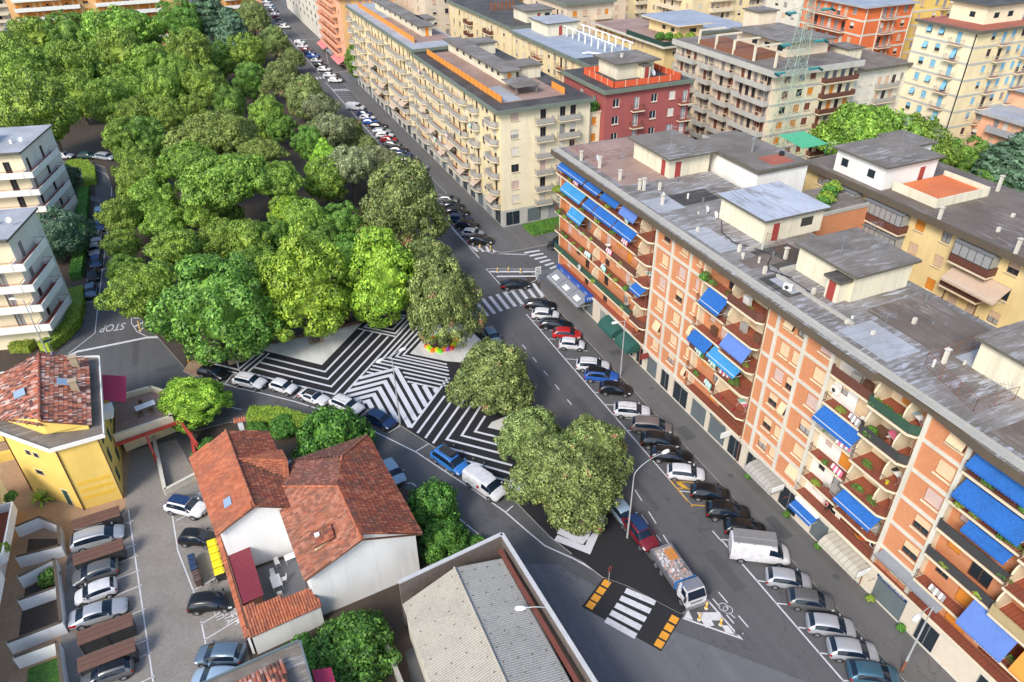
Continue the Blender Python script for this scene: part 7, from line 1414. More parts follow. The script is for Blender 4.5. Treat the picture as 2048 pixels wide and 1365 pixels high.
par((-4.7,8.6), (5.25,9.9), 0, 5.9, .2, 'parapet_brown', 'parapet'); par((-4.75,8.6), (5.35,9.92), 5.9, 6.0, .36, 'coping_old', 'coping'); par((5.35,9.8), (6.2,-6), 0, 5.9, .2, 'parapet_brown', 'parapet'); par((5.35,9.95), (6.2,-6), 5.902, 6.0, .36, 'coping_old', 'coping'); par((6.2,-6), (6.9,-22), 0, 5.9, .2, 'parapet_brown', 'parapet'); par((6.2,-6), (6.9,-22), 5.902, 6.0, .36, 'coping_old', 'coping'); par((4.75,9.0), (5.9,-22), 4.9, 5.15, .35, 'flashing_red', 'flashing')
wallrun('garden_wall', [(4.0,40.5), (4.6,30), (5.2,22)], 1.3, .3, 'concrete', 'old grey retaining wall beside the warehouse passage', cop='concrete')
# white balcony blocks at the left, set at an angle
for nm_, x, y, hh_, lb, sd_ in (('a', -42.4, 108.6, 10, 'white block with stacked parapet balconies above the clipped hedge corner', 91), ('b', -45.2, 146.9, 15, 'second white balcony block further up the left street', 92)):
    B_ = block('apartment_block', lb, x, x+16, y, y+hh_, 16.8, ['wall_greywhite', 'wall_cream_pale'], Sx=dict(win=[], step=4.2, bal=[(0, 15.9)], depth=1.5, rails=('parapet_rail', 'dark_red', 'rail_white', ''), shops=False, states=['glass', 'curtain']), E=dict(win=[], step=4.5, bal=[(-1.45, hh_-3.6)], depth=1.45, rails=('parapet_rail', 'dark_red', 'rail_white', ''), shops=False, states=['glass', 'curtain']), seed=sd_, roof='roof_pale', fascia='fascia_dark', th=.3, eave=.9, floors=[3.6, 6.7, 9.8, 12.9], shops=False, group='white balcony blocks', rz=rad(-13.2), frame='brown_wood', sill=None); B_.penthouse(4, 9, 4, 8, 16.8, 18.6, 'wall_cream_pale', 'roof_grey', .4); B_.dish(15, 4, 17); B_.chimney(13, 5, 16.8, .6, .2, 'white', False); B_.done()
rb = empty('shop_kiosk', -31, 88, 0, 0, 'low building with a red and white striped front edge left of the yellow house', 'kiosk'); b = MB(); b.box(-6, 3, 0, 3, 0, 3.2); b.build('wall', mat('house_white'), rb); b = MB(); b.box(-6, 3.3, -1.2, .2, 3.3, 3.5); b.box(-6, 3.3, -1.25, -1.2, 2.7, 3.6); b.build('awning', mat('red_steel'), rb)
sheet('white_block_garden', [(-46, 98), (-27.4, 100.5), (-23.8, 107), (-22.6, 135), (-24, 170), (-31, 183), (-60, 184), (-60, 98)], .1, ['earth', 'kerb'], px=False, thick=.12)
sheet('path', [(145, 378), (200, 398), (205, 408), (140, 390)], .12, 'asphalt_pale')
sheet('lawn', [(-34, 176), (-28, 178), (-27, 166), (-33, 164)], .11, 'lawn', px=False)

# ================================================================ lamps, bollards, bins, signs, pylon
def lamp(x, y, h, arm, ang, label, arc=True, double=False, name='street_lamp', rust=False):
    o = empty(name, x, y, 0, 0, label, 'street lamp', 'street lamps'); d = Vector((math.cos(ang), math.sin(ang), 0)); b = MB(); b.bar((0,0,0), (0,0,h*.25), .11, 0, .1, 10); b.bar((0,0,h*.25), (0,0,h), .085, 0, .05, 10); b.bar((0,0,0), (0,0,.12), .2, 0, .16, 10); b.build('pole', mat('pole'), o)
    if rust: b = MB(); b.bar((0,0,.12), (0,0,h*.18), .118, 0, .112, 10); b.build('rust_sleeve', mat('rust'), o)
    for s in ((1, -1) if double else (1,)):
        b = MB(); N = 8
        if arc: P = [Vector((0,0,h))+d*s*arm*.75*(1-math.cos(k/N*PI/2))+Vector((0,0,arm*.35*math.sin(k/N*PI/2))) for k in range(N+1)]+[Vector((0,0,h+arm*.33))+d*s*arm]
        else: P = [Vector((0,0,h-.1)), Vector((0,0,h+.1))+d*s*arm]
        b.tube([tuple(p) for p in P], .04, 0, 8); b.build('arm', mat('pole'), o)
        e = P[-1]; r = d*s; n_ = Vector((-r.y, r.x, 0)); b = MB(); L = .9
        vs = []
        for k, w2, z1 in ((0, .1, .06), (.3, .2, .12), (.75, .22, .1), (1, .12, .04)): c = e+r*L*k; vs += [c-n_*w2-Vector((0,0,.05)), c+n_*w2-Vector((0,0,.05)), c+n_*w2*.6+Vector((0,0,z1)), c-n_*w2*.6+Vector((0,0,z1))]
        fs = [(0,1,2,3), (15,14,13,12)]
        for i in range(3):
            for j in range(4): fs.append((i*4+j, (i+1)*4+j, (i+1)*4+(j+1) % 4, i*4+(j+1) % 4))
        b.add(vs, fs); b.build('lamp_head', mat('rail_white'), o)
    return o
lamp(13.6, 67.6, 10.2, 1.1, rad(200), 'tall white lamp mast at the kerb of the striped plaza chevrons', False, True); lamp(-3.1, 87.0, 10.5, 1.0, rad(120), 'white lamp mast by the left tree of the plaza, in front of the white suv', False)
lamp(29.5, 41.1, 8.6, 3.4, rad(10), 'curved arm lamp rising from beside the dark red car to the avenue'); lamp(43.0, 19.5, 8.6, 2.0, rad(190), 'curved arm lamp with rusty foot at the right bottom pavement', rust=True)
lamp(42.7, 64.9, 8.8, 1.0, rad(180), 'thin lamp post on the avenue pavement beside the bright blue suv', False); lamp(-27.0, 101.1, 9.6, 1.0, rad(150), 'tall lamp post standing in the hedge of the white block', False)
lamp(17.2, 33.2, 5.2, 2.2, rad(160), 'curved lamp reaching over the corrugated warehouse roof'); lamp(43.4, 258, 8.6, 9, rad(185), 'long horizontal arm lamp across the avenue by the salmon building', False); lamp(-31, 262, 8, 1, 0, 'small lamp in the side road beyond the park', False)
def bollard(px, py, label, col='paint_orange', h=.9, r=.1, grp='yellow bollards', nm='bollard'):
    p = g(px, py); o = empty(nm, p.x, p.y, 0, 0, label, 'bollard', grp); b = MB(); b.bar((0,0,0), (0,0,h*.93), r, 0, r, 10); b.bar((0,0,h*.93), (0,0,h), r, 0, r*.5, 10); b.build('post', mat(col), o); b = MB(); b.bar((0,0,h*.68), (0,0,h*.8), r*1.04, 0, r*1.04, 10); b.bar((0,0,0), (0,0,.04), r*1.7, 0, r*1.7, 10); b.build('band', mat('white'), o)
M('bollard_yellow', (.75, .42, .02), .5)
for x, y, l in [(1412,1217,'yellow bollard nearest the truck bumper on the hatched tip'), (1398,1240,'yellow bollard at the left of the hatched tip'), (1441,1250,'yellow bollard at the right of the hatched tip'), (995,545,'leftmost yellow bollard on the hatched island by the black saloon'), (1017,544,'middle yellow bollard on the hatched island by the black saloon'), (1041,546,'rightmost yellow bollard on the hatched island by the black saloon'),
  (960,498,'left yellow bollard on the kerb extension at the cream block'), (981,500,'right yellow bollard on the kerb extension at the cream block'), (397,712,'yellow bollard at the soil corner under the dark tree'), (378,726,'yellow bollard lower down at the soil corner by the curved street'), (279,652,'upper yellow bollard in the hatched corner by the stop marking'), (281,662,'lower yellow bollard in the hatched corner by the stop marking')]: bollard(x, y, l, 'bollard_yellow')
for i, (x, y) in enumerate([(908,899), (926,911), (947,926), (968,935), (1012,975)]): bollard(x, y, 'slim black bollard, number %s from the left along the plaza kerb behind the vans' % ['one','two','three','four','five'][i], 'rail_dark', .95, .05, 'black bollards behind the vans')
for i, (x, y) in enumerate([(799,958), (933,1060), (957,1077)]): bollard(x, y, ['black post at the rear corner of the pale blue car', 'upper black post on the white line by the magnolia', 'lower black post on the white line by the magnolia'][i], 'rail_dark', .95, .06, 'black posts by the curved street')
# traffic signs
def sign(x, y, h, label, shape='rect', col='paint_darkblue', w_=.6, hh_=.8, rz=0):
    o = empty('road_sign', x, y, 0, rz, label, 'road sign'); b = MB(); b.bar((0,0,0), (0,0,h), .035, 0, .035, 8); b.build('post', mat('pole'), o); b = MB()
    if shape == 'rect': b.box(-w_/2, w_/2, -.05, -.02, h-hh_, h)
    else: b.bar((0,-.05,h-.3), (0,-.02,h-.3), .32, 0, .32, 20)
    b.build('plate', mat(col), o); return o
s_ = sign(43.6, 92.3, 3.0, 'tall white information sign at the avenue zebra corner', 'rect', 'white', 1.0, 1.3); b = MB(); [b.box(-.38, .38, -.065, -.052, 1.85+i*.28, 1.97+i*.28) for i in range(4)]; b.build('printed_lines', mat('trim'), s_)
sign(29.9, 32.6, 2.8, 'round blue arrow sign on the plaza tip by the raised crossing', 'disc', 'paint_skyblue', rz=.6); sign(-26.4, 101.6, 2.9, 'blue street name sign under the left lamp post', 'rect', 'paint_darkblue', 1.1, .3, .4); sign(25, 37, 2.6, 'no entry side sign behind the big oak at the kerb', 'disc', 'dark_red', rz=.4)
# lattice pylon
py = empty('lattice_pylon', 106.2, 110.4, 0, 0, 'pale green lattice pylon with blue green insulator arms before the beige block', 'pylon'); M('pylon_green', (.30, .42, .33), .6); M('insulator', (.04, .25, .26), .3); b = MB(); Hh = 40; lv = [Hh*(1-(.9**i)) for i in range(0, 30)]; lv = [z for z in [0, 4, 7.6, 10.9, 13.9, 16.7, 19.3, 21.7, 24, 26.2, 28.3, 30.3, 32.2, 34, 35.8, 37.5, 39, 40.4]]
wd = lambda z: 2.3*(1-z/44)+.35
cn_ = lambda z: [Vector((sx*wd(z), sy*wd(z)*.8, z)) for sx, sy in ((-1,-1), (1,-1), (1,1), (-1,1))]
for z0, z1 in zip(lv, lv[1:]):
    A4, B4 = cn_(z0), cn_(z1)
    for i in range(4): j = (i+1) % 4; b.bar(A4[i], B4[i], .07); b.bar(B4[i], B4[j], .035); b.bar(A4[i], B4[j], .03); b.bar(A4[j], B4[i], .03)
b.build('lattice', mat('pylon_green'), py)
for z in (22.5, 27.5, 33, 38):
    for s in (-1, 1):
        b = MB(); t_ = Vector((s*5.2, 0, z+.2)); [b.bar(c, t_, .04) for c in [Vector((s*wd(z), e*wd(z)*.8, z+q)) for e in (-1, 1) for q in (-.5, .6)]]; b.build('arm', mat('pylon_green'), py)
        b = MB(); [b.bar((s*5.2-.9*k, -.3, z+.1), (s*5.2-.9*k, -1.5, z-.15), .22, 0, .22, 8) for k in (0, .0)][:1]; b.bar((s*5.2-2.2*s, -.3, z), (s*5.2+.1*s, -.4, z), .26, 0, .2, 8); b.build('insulator', mat('insulator'), py)
# coloured ring planter round the oak
cp = g(883, 688, .13); pl = empty('ring_planter', cp.x, cp.y, .13, 0, 'ring bench of bright orange, yellow, green and purple blocks round an oak trunk', 'planter'); RC = [('o', (.9,.22,.02)), ('y', (.85,.62,.02)), ('g', (.2,.75,.04)), ('p', (.35,.06,.4)), ('r', (.8,.08,.04))]
for k, c in RC: M('block_'+k, c, .5, var=.05)
b = MB(); R5 = random.Random(8)
for i in range(26):
    a = 2*PI*i/26; r = 2.2+R5.uniform(-.25, .25); s = .36; c = Vector((r*math.cos(a), r*.85*math.sin(a))); n5 = 5; q = [(c.x+s*math.cos(2*PI*k/n5+i), c.y+s*math.sin(2*PI*k/n5+i)) for k in range(n5)]; b = MB(); b.prism(q, 0, .42+R5.uniform(0, .1)); b.build('seat_block', mat('block_'+'oygopryg'[i % 8]), pl)
b = MB(); b.bar((0,0,0), (0,0,.12), 1.6, 0, 1.6, 20); b.build('soil', mat('earth'), pl)
# red play thing under the trees
p = g(675, 645); o = empty('play_equipment', p.x, p.y, .1, 0, 'red play equipment half hidden under the trees at the plaza edge', 'play equipment'); b = MB(); b.slab([(-1.4,-.5,.5), (-1.4,.5,.5), (1.2,.5,1.5), (1.2,-.5,1.5)], .08); b.build('slide', mat('paint_red'), o); b = MB(); [b.bar((x,y,0), (x,y,1.8), .04) for x in (1.2, 1.8) for y in (-.5,.5)]; b.box(1.1, 1.9, -.55, .55, 1.75, 1.85); b.build('frame', mat('paint_red'), o)
# low park wall and benches at the plaza top edge
ax, bx_ = g(545, 690), g(760, 640); d = (bx_-ax).normalized(); w0 = empty('park_wall', ax.x, ax.y, .1, math.atan2(d.y, d.x), 'low dark wall between park soil and pale plaza paving', 'wall'); b = MB(); b.box(0, (bx_-ax).length, -.0, .25, 0, .45); b.build('wall', mat('brown_wood'), w0)
# waste bins
def bin_(x, y, rz, col, label, grp, lid=None, w_=.6, h_=1.0, wheels=True):
    o = empty('wheelie_bin', x, y, 0, rz, label, 'bin', grp); b = MB(); b.add([(-w_*.4,-w_*.4,.08),(w_*.4,-w_*.4,.08),(w_*.4,w_*.4,.08),(-w_*.4,w_*.4,.08),(-w_*.5,-w_*.5,h_),(w_*.5,-w_*.5,h_),(w_*.5,w_*.5,h_),(-w_*.5,w_*.5,h_)], [(3,2,1,0),(0,1,5,4),(1,2,6,5),(2,3,7,6),(3,0,4,7)]); b.build('body', mat(col), o)
    b = MB(); b.add([(-w_*.54,-w_*.54,h_),(w_*.54,-w_*.54,h_),(w_*.54,w_*.54,h_),(-w_*.54,w_*.54,h_),(-w_*.4,-w_*.45,h_+.09),(w_*.4,-w_*.45,h_+.09),(w_*.4,w_*.35,h_+.12),(-w_*.4,w_*.35,h_+.12)], [(3,2,1,0),(0,1,5,4),(1,2,6,5),(2,3,7,6),(3,0,4,7),(4,5,6,7)]); b.bar((-w_*.4, w_*.58, h_-.04), (w_*.4, w_*.58, h_-.04), .03); b.build('lid', mat(lid or col), o)
    for s in (-1, 1): b = MB(); b.bar((s*w_*.38, w_*.42, .1), (s*w_*.46, w_*.42, .1), .1, 0, .1, 10); b.build('wheel', mat('rubber'), o)
M('bin_yellow', (.82, .66, .01), .4); M('bin_blue', (.02, .04, .1), .4); M('bin_brown', (.1, .06, .05), .5)
for i in range(5): bin_(-8.75+i*.09, 56.6-i*.98, -1.5, 'trim' if i == 4 else 'bin_yellow', ['topmost','second','middle','fourth','lowest'][i]+' yellow lidded bin along the red tiled wall', 'yellow recycling bins', 'bin_yellow', .8, 1.1)
for i in range(3): bin_(-10.75+i*.07, 55.7-i*.72, -1.5, 'bin_blue', ['topmost','middle','lowest'][i]+' dark blue bin of the short row facing the yellow bins', 'dark wheelie bins')
for i in range(2): bin_(-10.45+i*.08, 53.5-i*.75, -1.5, 'bin_brown', ['upper','lower'][i]+' brown bin below the dark blue bins', 'brown wheelie bins')
o = empty('bicycle', -9.0, 52.0, 0, .8, 'small dark bicycle leaning near the yellow bins', 'bicycle')
for x in (-.5, .5):
    b = MB(); P = [(x+.31*math.cos(a*PI/9), 0, .32+.31*math.sin(a*PI/9)) for a in range(19)]; b.tube(P, .02, 0, 5); b.build('wheel', mat('rubber'), o)
b = MB(); b.tube([(-.5,0,.32), (-.15,0,.75), (.35,0,.78), (.5,0,.32)], .02); b.tube([(-.15,0,.75), (-.05,0,.3), (.35,0,.78)], .02); b.bar((.33,-.25,.95), (.33,.25,.95), .015); b.bar((.35,0,.78), (.33,0,.95), .015); b.build('frame', mat('trim'), o); b = MB(); b.box(-.3, -.08, -.06, .06, .82, .87); b.build('saddle', mat('trim'), o)
# brown bicycle shelters
M('shelter_brown', (.13, .065, .045), .7, var=.25, scale=2)
for i, (x, y) in enumerate([(-21.4,63.4), (-21.0,58.5), (-20.1,48.9), (-19.9,46.1)]):
    o = empty('garden_shelter', x, y, 0, rad(3), ['brown flat shelter between yellow house and silver people carrier', 'brown flat shelter below the silver people carrier', 'brown flat shelter below the silver saloon', 'lowest brown flat shelter above the black roofed car'][i], 'shelter', 'brown shelters in the car park'); b = MB(); b.slab([(0,0,1.6), (4.4,.05,1.6), (4.4,1.35,1.85), (0,1.3,1.85)], .07); [b.bar((0,t,1.68+t*.19), (4.4,t+.04,1.68+t*.19), .015) for t in (.45, .9)]; b.build('roof', mat('shelter_brown'), o)
    b = MB(); b.box(.1, 4.3, .12, .18, .1, 1.45); [b.box(u, u+.06, .08, .2, .1, 1.5) for u in (.1, 2.2, 4.24)]; b.build('front_panel', mat('trim'), o); b = MB(); b.box(.1, .16, .2, 1.2, .1, 1.5); b.box(4.24, 4.3, .2, 1.2, .1, 1.5); b.build('side_panel', mat('rail_dark'), o)
# ---- furniture and plants on balconies and in yards
def chair(x, y, z, rz, col, label, grp=None):
    o = empty('chair', x, y, z, rz, label, 'chair', grp); b = MB(); b.box(-.22, .22, -.22, .22, .42, .46); b.build('seat', mat(col), o); b = MB(); b.slab([(-.22,.2,.46), (.22,.2,.46), (.2,.3,.88), (-.2,.3,.88)], .03); b.build('backrest', mat(col), o)
    for sx in (-1, 1):
        for sy in (-1, 1): b = MB(); b.bar((sx*.2, sy*.2, 0), (sx*.19, sy*.19, .43), .018); b.build('leg', mat(col), o)
def table(x, y, z, rz, col, label, w_=.8, d_=.8, round_=False):
    o = empty('table', x, y, z, rz, label, 'table'); b = MB()
    if round_: b.bar((0,0,.7), (0,0,.74), w_/2, 0, w_/2, 18)
    else: b.box(-w_/2, w_/2, -d_/2, d_/2, .7, .74)
    b.build('tabletop', mat(col), o)
    for sx in (-1, 1):
        for sy in (-1, 1): k = .35 if round_ else .44; b = MB(); b.bar((sx*w_*k, sy*d_*k, 0), (sx*w_*k, sy*d_*k, .7), .022); b.build('leg', mat(col), o)
table(-3.6, 49.6, .04, .1, 'white', 'white square table in the paved courtyard', .9, 1.5); 
for i, (x, y, r) in enumerate([(-3.8,50.8,0), (-2.9,49.8,-1.5), (-3.5,48.3,3.1), (-3.2,52.0,.2)]): chair(x, y, .04, r, 'white', ['white plastic chair above the courtyard table', 'white plastic chair right of the courtyard table', 'white plastic chair below the courtyard table', 'white plastic chair against the gable of the small house'][i], 'white courtyard chairs')
table(-1.9, 52.0, .04, .1, 'white', 'white folding trestle table by the gable wall', 1.1, .7)
table(-13.9, 78.6, 3.3, .25, 'white', 'long table with white cloth on the roof terrace', 2.2, 1.0)
for i, (x, y, r) in enumerate([(-14.5,77.7,3.1), (-13.3,77.9,3.2), (-14.4,79.5,0), (-12.5,79.0,-1.5)]): chair(x, y, 3.3, r, 'brown_wood', ['dark wooden chair at the lower left of the terrace table', 'dark wooden chair at the lower right of the terrace table', 'dark wooden chair behind the terrace table', 'dark wooden chair at the right end of the terrace table'][i], 'terrace chairs')
SHR = [crown_mesh('foliage', 'dome', 1.1, 'leaf_shrub', 200+i, nb=50, per=26, leaf=.13, bump=.3) for i in range(2)]; SHG = crown_mesh('foliage', 'dome', 1.1, 'leaf_hedge', 210, nb=50, per=26, leaf=.13, bump=.3)
def plant(x, y, z, r, label, kind=0, grp=None, pot='tile_new', nm='potted_plant'):
    o = empty(nm, x, y, z, 0, label, 'plant', grp); b = MB(); b.bar((0,0,0), (0,0,r*.55), r*.32, 0, r*.45, 12); b.build('pot', mat(pot), o); c = link('foliage', SHG if kind == 1 else SHR[kind % 2], o, (0, 0, r*.45)); c.scale = (r, r, r)
def palm(x, y, z, r, label, n=26, th=.25, nm='palm'):
    o = empty(nm, x, y, z, 0, label, 'plant'); b = MB(); b.bar((0,0,0), (0,0,th), .16, 0, .12, 10); b.build('trunk', mat('bark'), o); R = random.Random(int(x*7)); b = MB()
    for i in range(n):
        a = 2*PI*i/n*2.4; e = R.uniform(.15, 1.2); P = [Vector((0,0,th))]; d = Vector((math.cos(a)*math.cos(e), math.sin(a)*math.cos(e), math.sin(e)))
        for k in range(5): P.append(P[-1]+d*r/5); d = (d+Vector((0,0,-.28))).normalized()
        s = Vector((-math.sin(a), math.cos(a), 0))
        for k, (p, q) in enumerate(zip(P, P[1:])): w1, w2 = .09*r*(1-abs(k-1.5)/4), .09*r*(1-abs(k-.5)/4) if k < 4 else 0; b.add([p-s*w1, q-s*w2, q+Vector((0,0,.0)), p+Vector((0,0,.03))], [(0,1,2,3)]); b.add([p+s*w1, q+s*w2, q, p+Vector((0,0,.03))], [(3,2,1,0)])
    b.build('fronds', mat('leaf_palm'), o)
palm(46.4, 16.6, 18.5-3.1*0-3.1, 1.2, 'bright green palm in an orange pot on the near balcony at the right edge'); palm(46.5, 14.9, 15.4, 1.1, 'second bright palm right of the first at the right edge'); palm(-25.2, 71.2, 0, 1.6, 'fan palm between the yellow house and garden wall'); palm(-15.3, 83.8, 0, 1.0, 'small dark palm behind the roof terrace parapet')
BY = {i: z for i, z in enumerate(FZ)}
pr_ = random.Random(21)
fl_nm = {1: 'first', 2: 'second', 3: 'third', 4: 'fourth', 5: 'fifth'}
# (y along the avenue, storey index, x offset out of the facade, kind)
for y, f, dx, r, k, where in [(91.0,4,-.7,.75,1,'left end'), (90.2,3,-.8,.55,0,'left end'), (88.6,3,-.95,.4,1,'left part'), (86.4,3,-1.0,.35,1,'left part'), (84.6,3,-1.0,.4,0,'left part'), (82.4,3,-1.0,.3,0,'middle'), (80.2,3,-.95,.35,1,'middle'), (88.0,2,-1.0,.35,0,'left part'), (85.6,2,-1.0,.3,1,'left part'), (76.4,2,-1.0,.35,1,'right part'), (74.9,2,-1.0,.3,0,'right part'), (73.3,2,-1.0,.35,1,'right part'), (70.6,2,-.9,.45,0,'right part'), (79.0,1,-.9,.45,1,'middle'), (83.9,4,-.9,.25,1,'middle')]:
    plant(46.4+max(dx, -.2)+.0, y, BY[f], r, '%s pot plant, %s on the %s floor of the far balcony stack' % ({.75:'very tall', .55:'tall', .45:'bushy', .4:'round', .35:'small', .3:'low', .25:'tiny'}[r], OR[int((91.5-y)//1.3)] + ' metre mark' if 0 else ['far left', 'left', 'left of middle', 'middle', 'right of middle', 'right', 'far right'][min(6, int((91.5-y)//3.4))], fl_nm[f]), k, 'pot plants on the far balcony stack')
for y, f, dx, r, k, lb in [(55.4,5,-.9,.6,0,'dark green plant at the corner of the top balcony, second stack'), (53.6,2,-1.0,.45,0,'dark plant at the left of the lowest long balcony, second stack'), (51.6,2,-1.0,.35,1,'yellow green plant in the middle of the second stack'), (48.2,2,-1.5,.55,0,'leafy plant beside the curved divider of the second stack'), (31.2,4,-1.1,.6,0,'big green pot plant beside the wicker chair, white stack'), (31.6,5,-1.5,.45,1,'yellow leaved plant at the green screened balcony'), (34.6,2,-1.0,.3,0,'small plant above the red floor in the white stack'), (22.4,4,-.9,.4,1,'yellowish plant under the large blue awning'), (19.0,4,-1.0,.3,0,'low plant in a row under the large blue awning')]: plant(46.4+max(dx, -.2)+.0, y, BY[f], r, lb, k)
def rack(x, y, z, rz, cols, label):
    o = empty('drying_rack', x, y, z, rz, label, 'drying rack'); b = MB(); [b.bar((sx*.75, -.3, 0), (sx*.75, .3, .9), .015) or b.bar((sx*.75, .3, 0), (sx*.75, -.3, .9), .015) for sx in (-1, 1)]; [b.bar((-.85, t, .92), (.85, t, .92), .012) for t in (-.3, -.1, .1, .3)]; b.build('frame', mat('white'), o)
    for i, c in enumerate(cols): b = MB(); u = -.7+i*1.4/len(cols); b.slab([(u, -.31, .95), (u+1.15/len(cols), -.31, .95), (u+1.15/len(cols), .31, .96), (u, .31, .96)], .02); b.slab([(u, -.33, .95), (u+1.15/len(cols), -.33, .95), (u+1.15/len(cols), -.34, .45), (u, -.34, .45)], .02); b.build('laundry', mat(c), o)
M('cloth_pink', (.7, .15, .25), .9); M('cloth_teal', (.2, .6, .5), .9)
rack(47.2, 67.3, BY[3], 1.3, ['white', 'cloth_teal', 'white'], 'drying rack with teal and white laundry, far stack end balcony'); rack(47.2, 48.4, BY[3], 1.2, ['white', 'white', 'shutter_orange'], 'drying rack with white laundry on a wrap balcony of the second stack'); rack(47.2, 47.2, BY[1], 1.4, ['cloth_pink', 'white', 'cloth_teal'], 'drying rack with pink towels, lowest balcony of the second stack'); rack(47.2, 28.6, BY[3], 1.3, ['white', 'trim'], 'drying rack with a dark cloth, white stack end balcony'); rack(47.2, 28.6, BY[5], 1.3, ['white', 'paint_paleblue'], 'drying rack with blue cloth on the top balcony of the white stack'); rack(47.2, 30.0, BY[4], 1.2, ['cloth_pink'], 'pink towel on a folding rack above the red terrace floor')
chair(47.2, 30.3, BY[4], .6, 'shutter_white', 'pale wicker chair with cushion beside the big balcony plant'); chair(46.75, 34.2, BY[1], 2.0, 'rail_grey', 'grey folding chair stack on the first floor of the white stack'); chair(46.75, 77.6, BY[2], 1.2, 'white', 'white balcony chair in the far balcony stack'); chair(46.75, 84.4, BY[4]-3.05*0, 1.2, 'rail_grey', 'grey chair on the fourth floor of the far stack')
table(46.75, 76.8, BY[3], .2, 'white', 'round white table on the third floor of the far stack', .8, .8, True); table(46.75, 71.0, BY[1], .2, 'rail_grey', 'round grey table on the first floor of the far stack', .8, .8, True); table(47.2, 49.5, BY[3]-0, .1, 'orange_blind', 'orange wooden cabinet table on the second stack balcony', .9, .6); table(47.2, 14.6, BY[2], .1, 'orange_blind', 'orange wooden table on the near balcony at the right', 1.1, .7)
o = empty('deck_chair', 46.9, 29.4, 3.86, 1.2, 'red and yellow striped deck chair on the first floor terrace', 'deck chair'); b = MB(); b.slab([(-.3,-.6,.35), (.3,-.6,.35), (.3,.0,.35), (-.3,.0,.35)], .03, 0); b.slab([(-.3,0,.36), (.3,0,.36), (.3,.5,.85), (-.3,.5,.85)], .03, 0); b.build('fabric', mat('red_panel'), o); b = MB(); [b.slab([(-.3+i*.2,0,.375), (-.22+i*.2,0,.375), (-.22+i*.2,.5,.865), (-.3+i*.2,.5,.865)], .01) for i in range(3)]; b.build('stripes', mat('bin_yellow'), o); b = MB(); [b.bar((s*.3,-.6,.35), (s*.3,.2,0), .02) or b.bar((s*.3,.4,.75), (s*.3,-.3,0), .02) for s in (-1, 1)]; b.build('frame', mat('metal'), o)
def acunit(x, y, z, label, rz=0):
    o = empty('air_conditioner', x, y, z, rz, label, 'air conditioner', 'air conditioning units'); b = MB(); b.box(-.17, .17, -.42, .42, 0, .6); b.build('casing', mat('white'), o); b = MB(); b.bar((-.175, .08, .3), (-.19, .08, .3), .22, 0, .22, 16); b.build('fan_grille', mat('rail_dark'), o)
acunit(48.0, 45.4, 22.05, 'air conditioner on the flat roof by the dark cable', .5); acunit(47.6, 28.2, 3.86, 'air conditioner behind the striped deck chair'); acunit(46.95, 32.6, BY[4], 'large air conditioner beside the orange shutter of the white stack'); acunit(46.95, 36.3, BY[4]+.9, 'small air conditioner under the green screened balcony')
# shop planters on the pavement
for x, y, lb in [(45.9,43.0,'white planter with shrub before the white shop canopy, far end'), (45.9,36.9,'white planter with shrub between canopy and blue shop awning'), (45.9,32.4,'small planter at the far end of the cream canopy'), (45.9,25.8,'white planter with olive shrub at the near end of the cream canopy'), (46.0,22.4,'terracotta pot beside the dark shop front')]: plant(x, y, .12, .38, lb, 1 if 'olive' in lb else 0, None, 'tile_new' if 'terracotta' in lb else 'rail_white')
# hedge like planting of the link terrace and flower boxes
for i in range(5): plant(65.2+.2*(i % 2), 115.6+i*1.6, 18.7, 1.15, ['nearest', 'second', 'third', 'fourth', 'farthest'][i]+' bushy plant on the link terrace beside the maroon block', i % 2, 'plants on the link terrace')
for i, (x, y) in enumerate([(111.2,160.4), (112.8,158.8), (109.4,161.6), (116,158)]): plant(x, y, 18.7, 1.2, ['large shrub in the middle of the screened roof garden', 'large shrub beside the pergola of the roof garden', 'shrub at the left corner of the roof garden', 'shrub at the right of the roof garden'][i], i % 2, 'roof garden shrubs')
for i in range(4): plant(67.2+i*1.7, 61.2+i*1.2, 20.6, 1.0, ['first', 'second', 'third', 'fourth'][i]+' green shrub on the roof terrace by the brick wall, counted from the near end', i % 2, 'terrace shrubs by the brick wall')
plant(-26.6, 68.5, 3.4, .6, 'leafy plant on the white balcony by the fan palm', 0); plant(-26.3, 61.2, 3.4, .6, 'bright green plant on the corner of the white balcony row', 1); plant(-23.4, 58.9, .05, .9, 'low bush in the upper middle garden plot', 0)

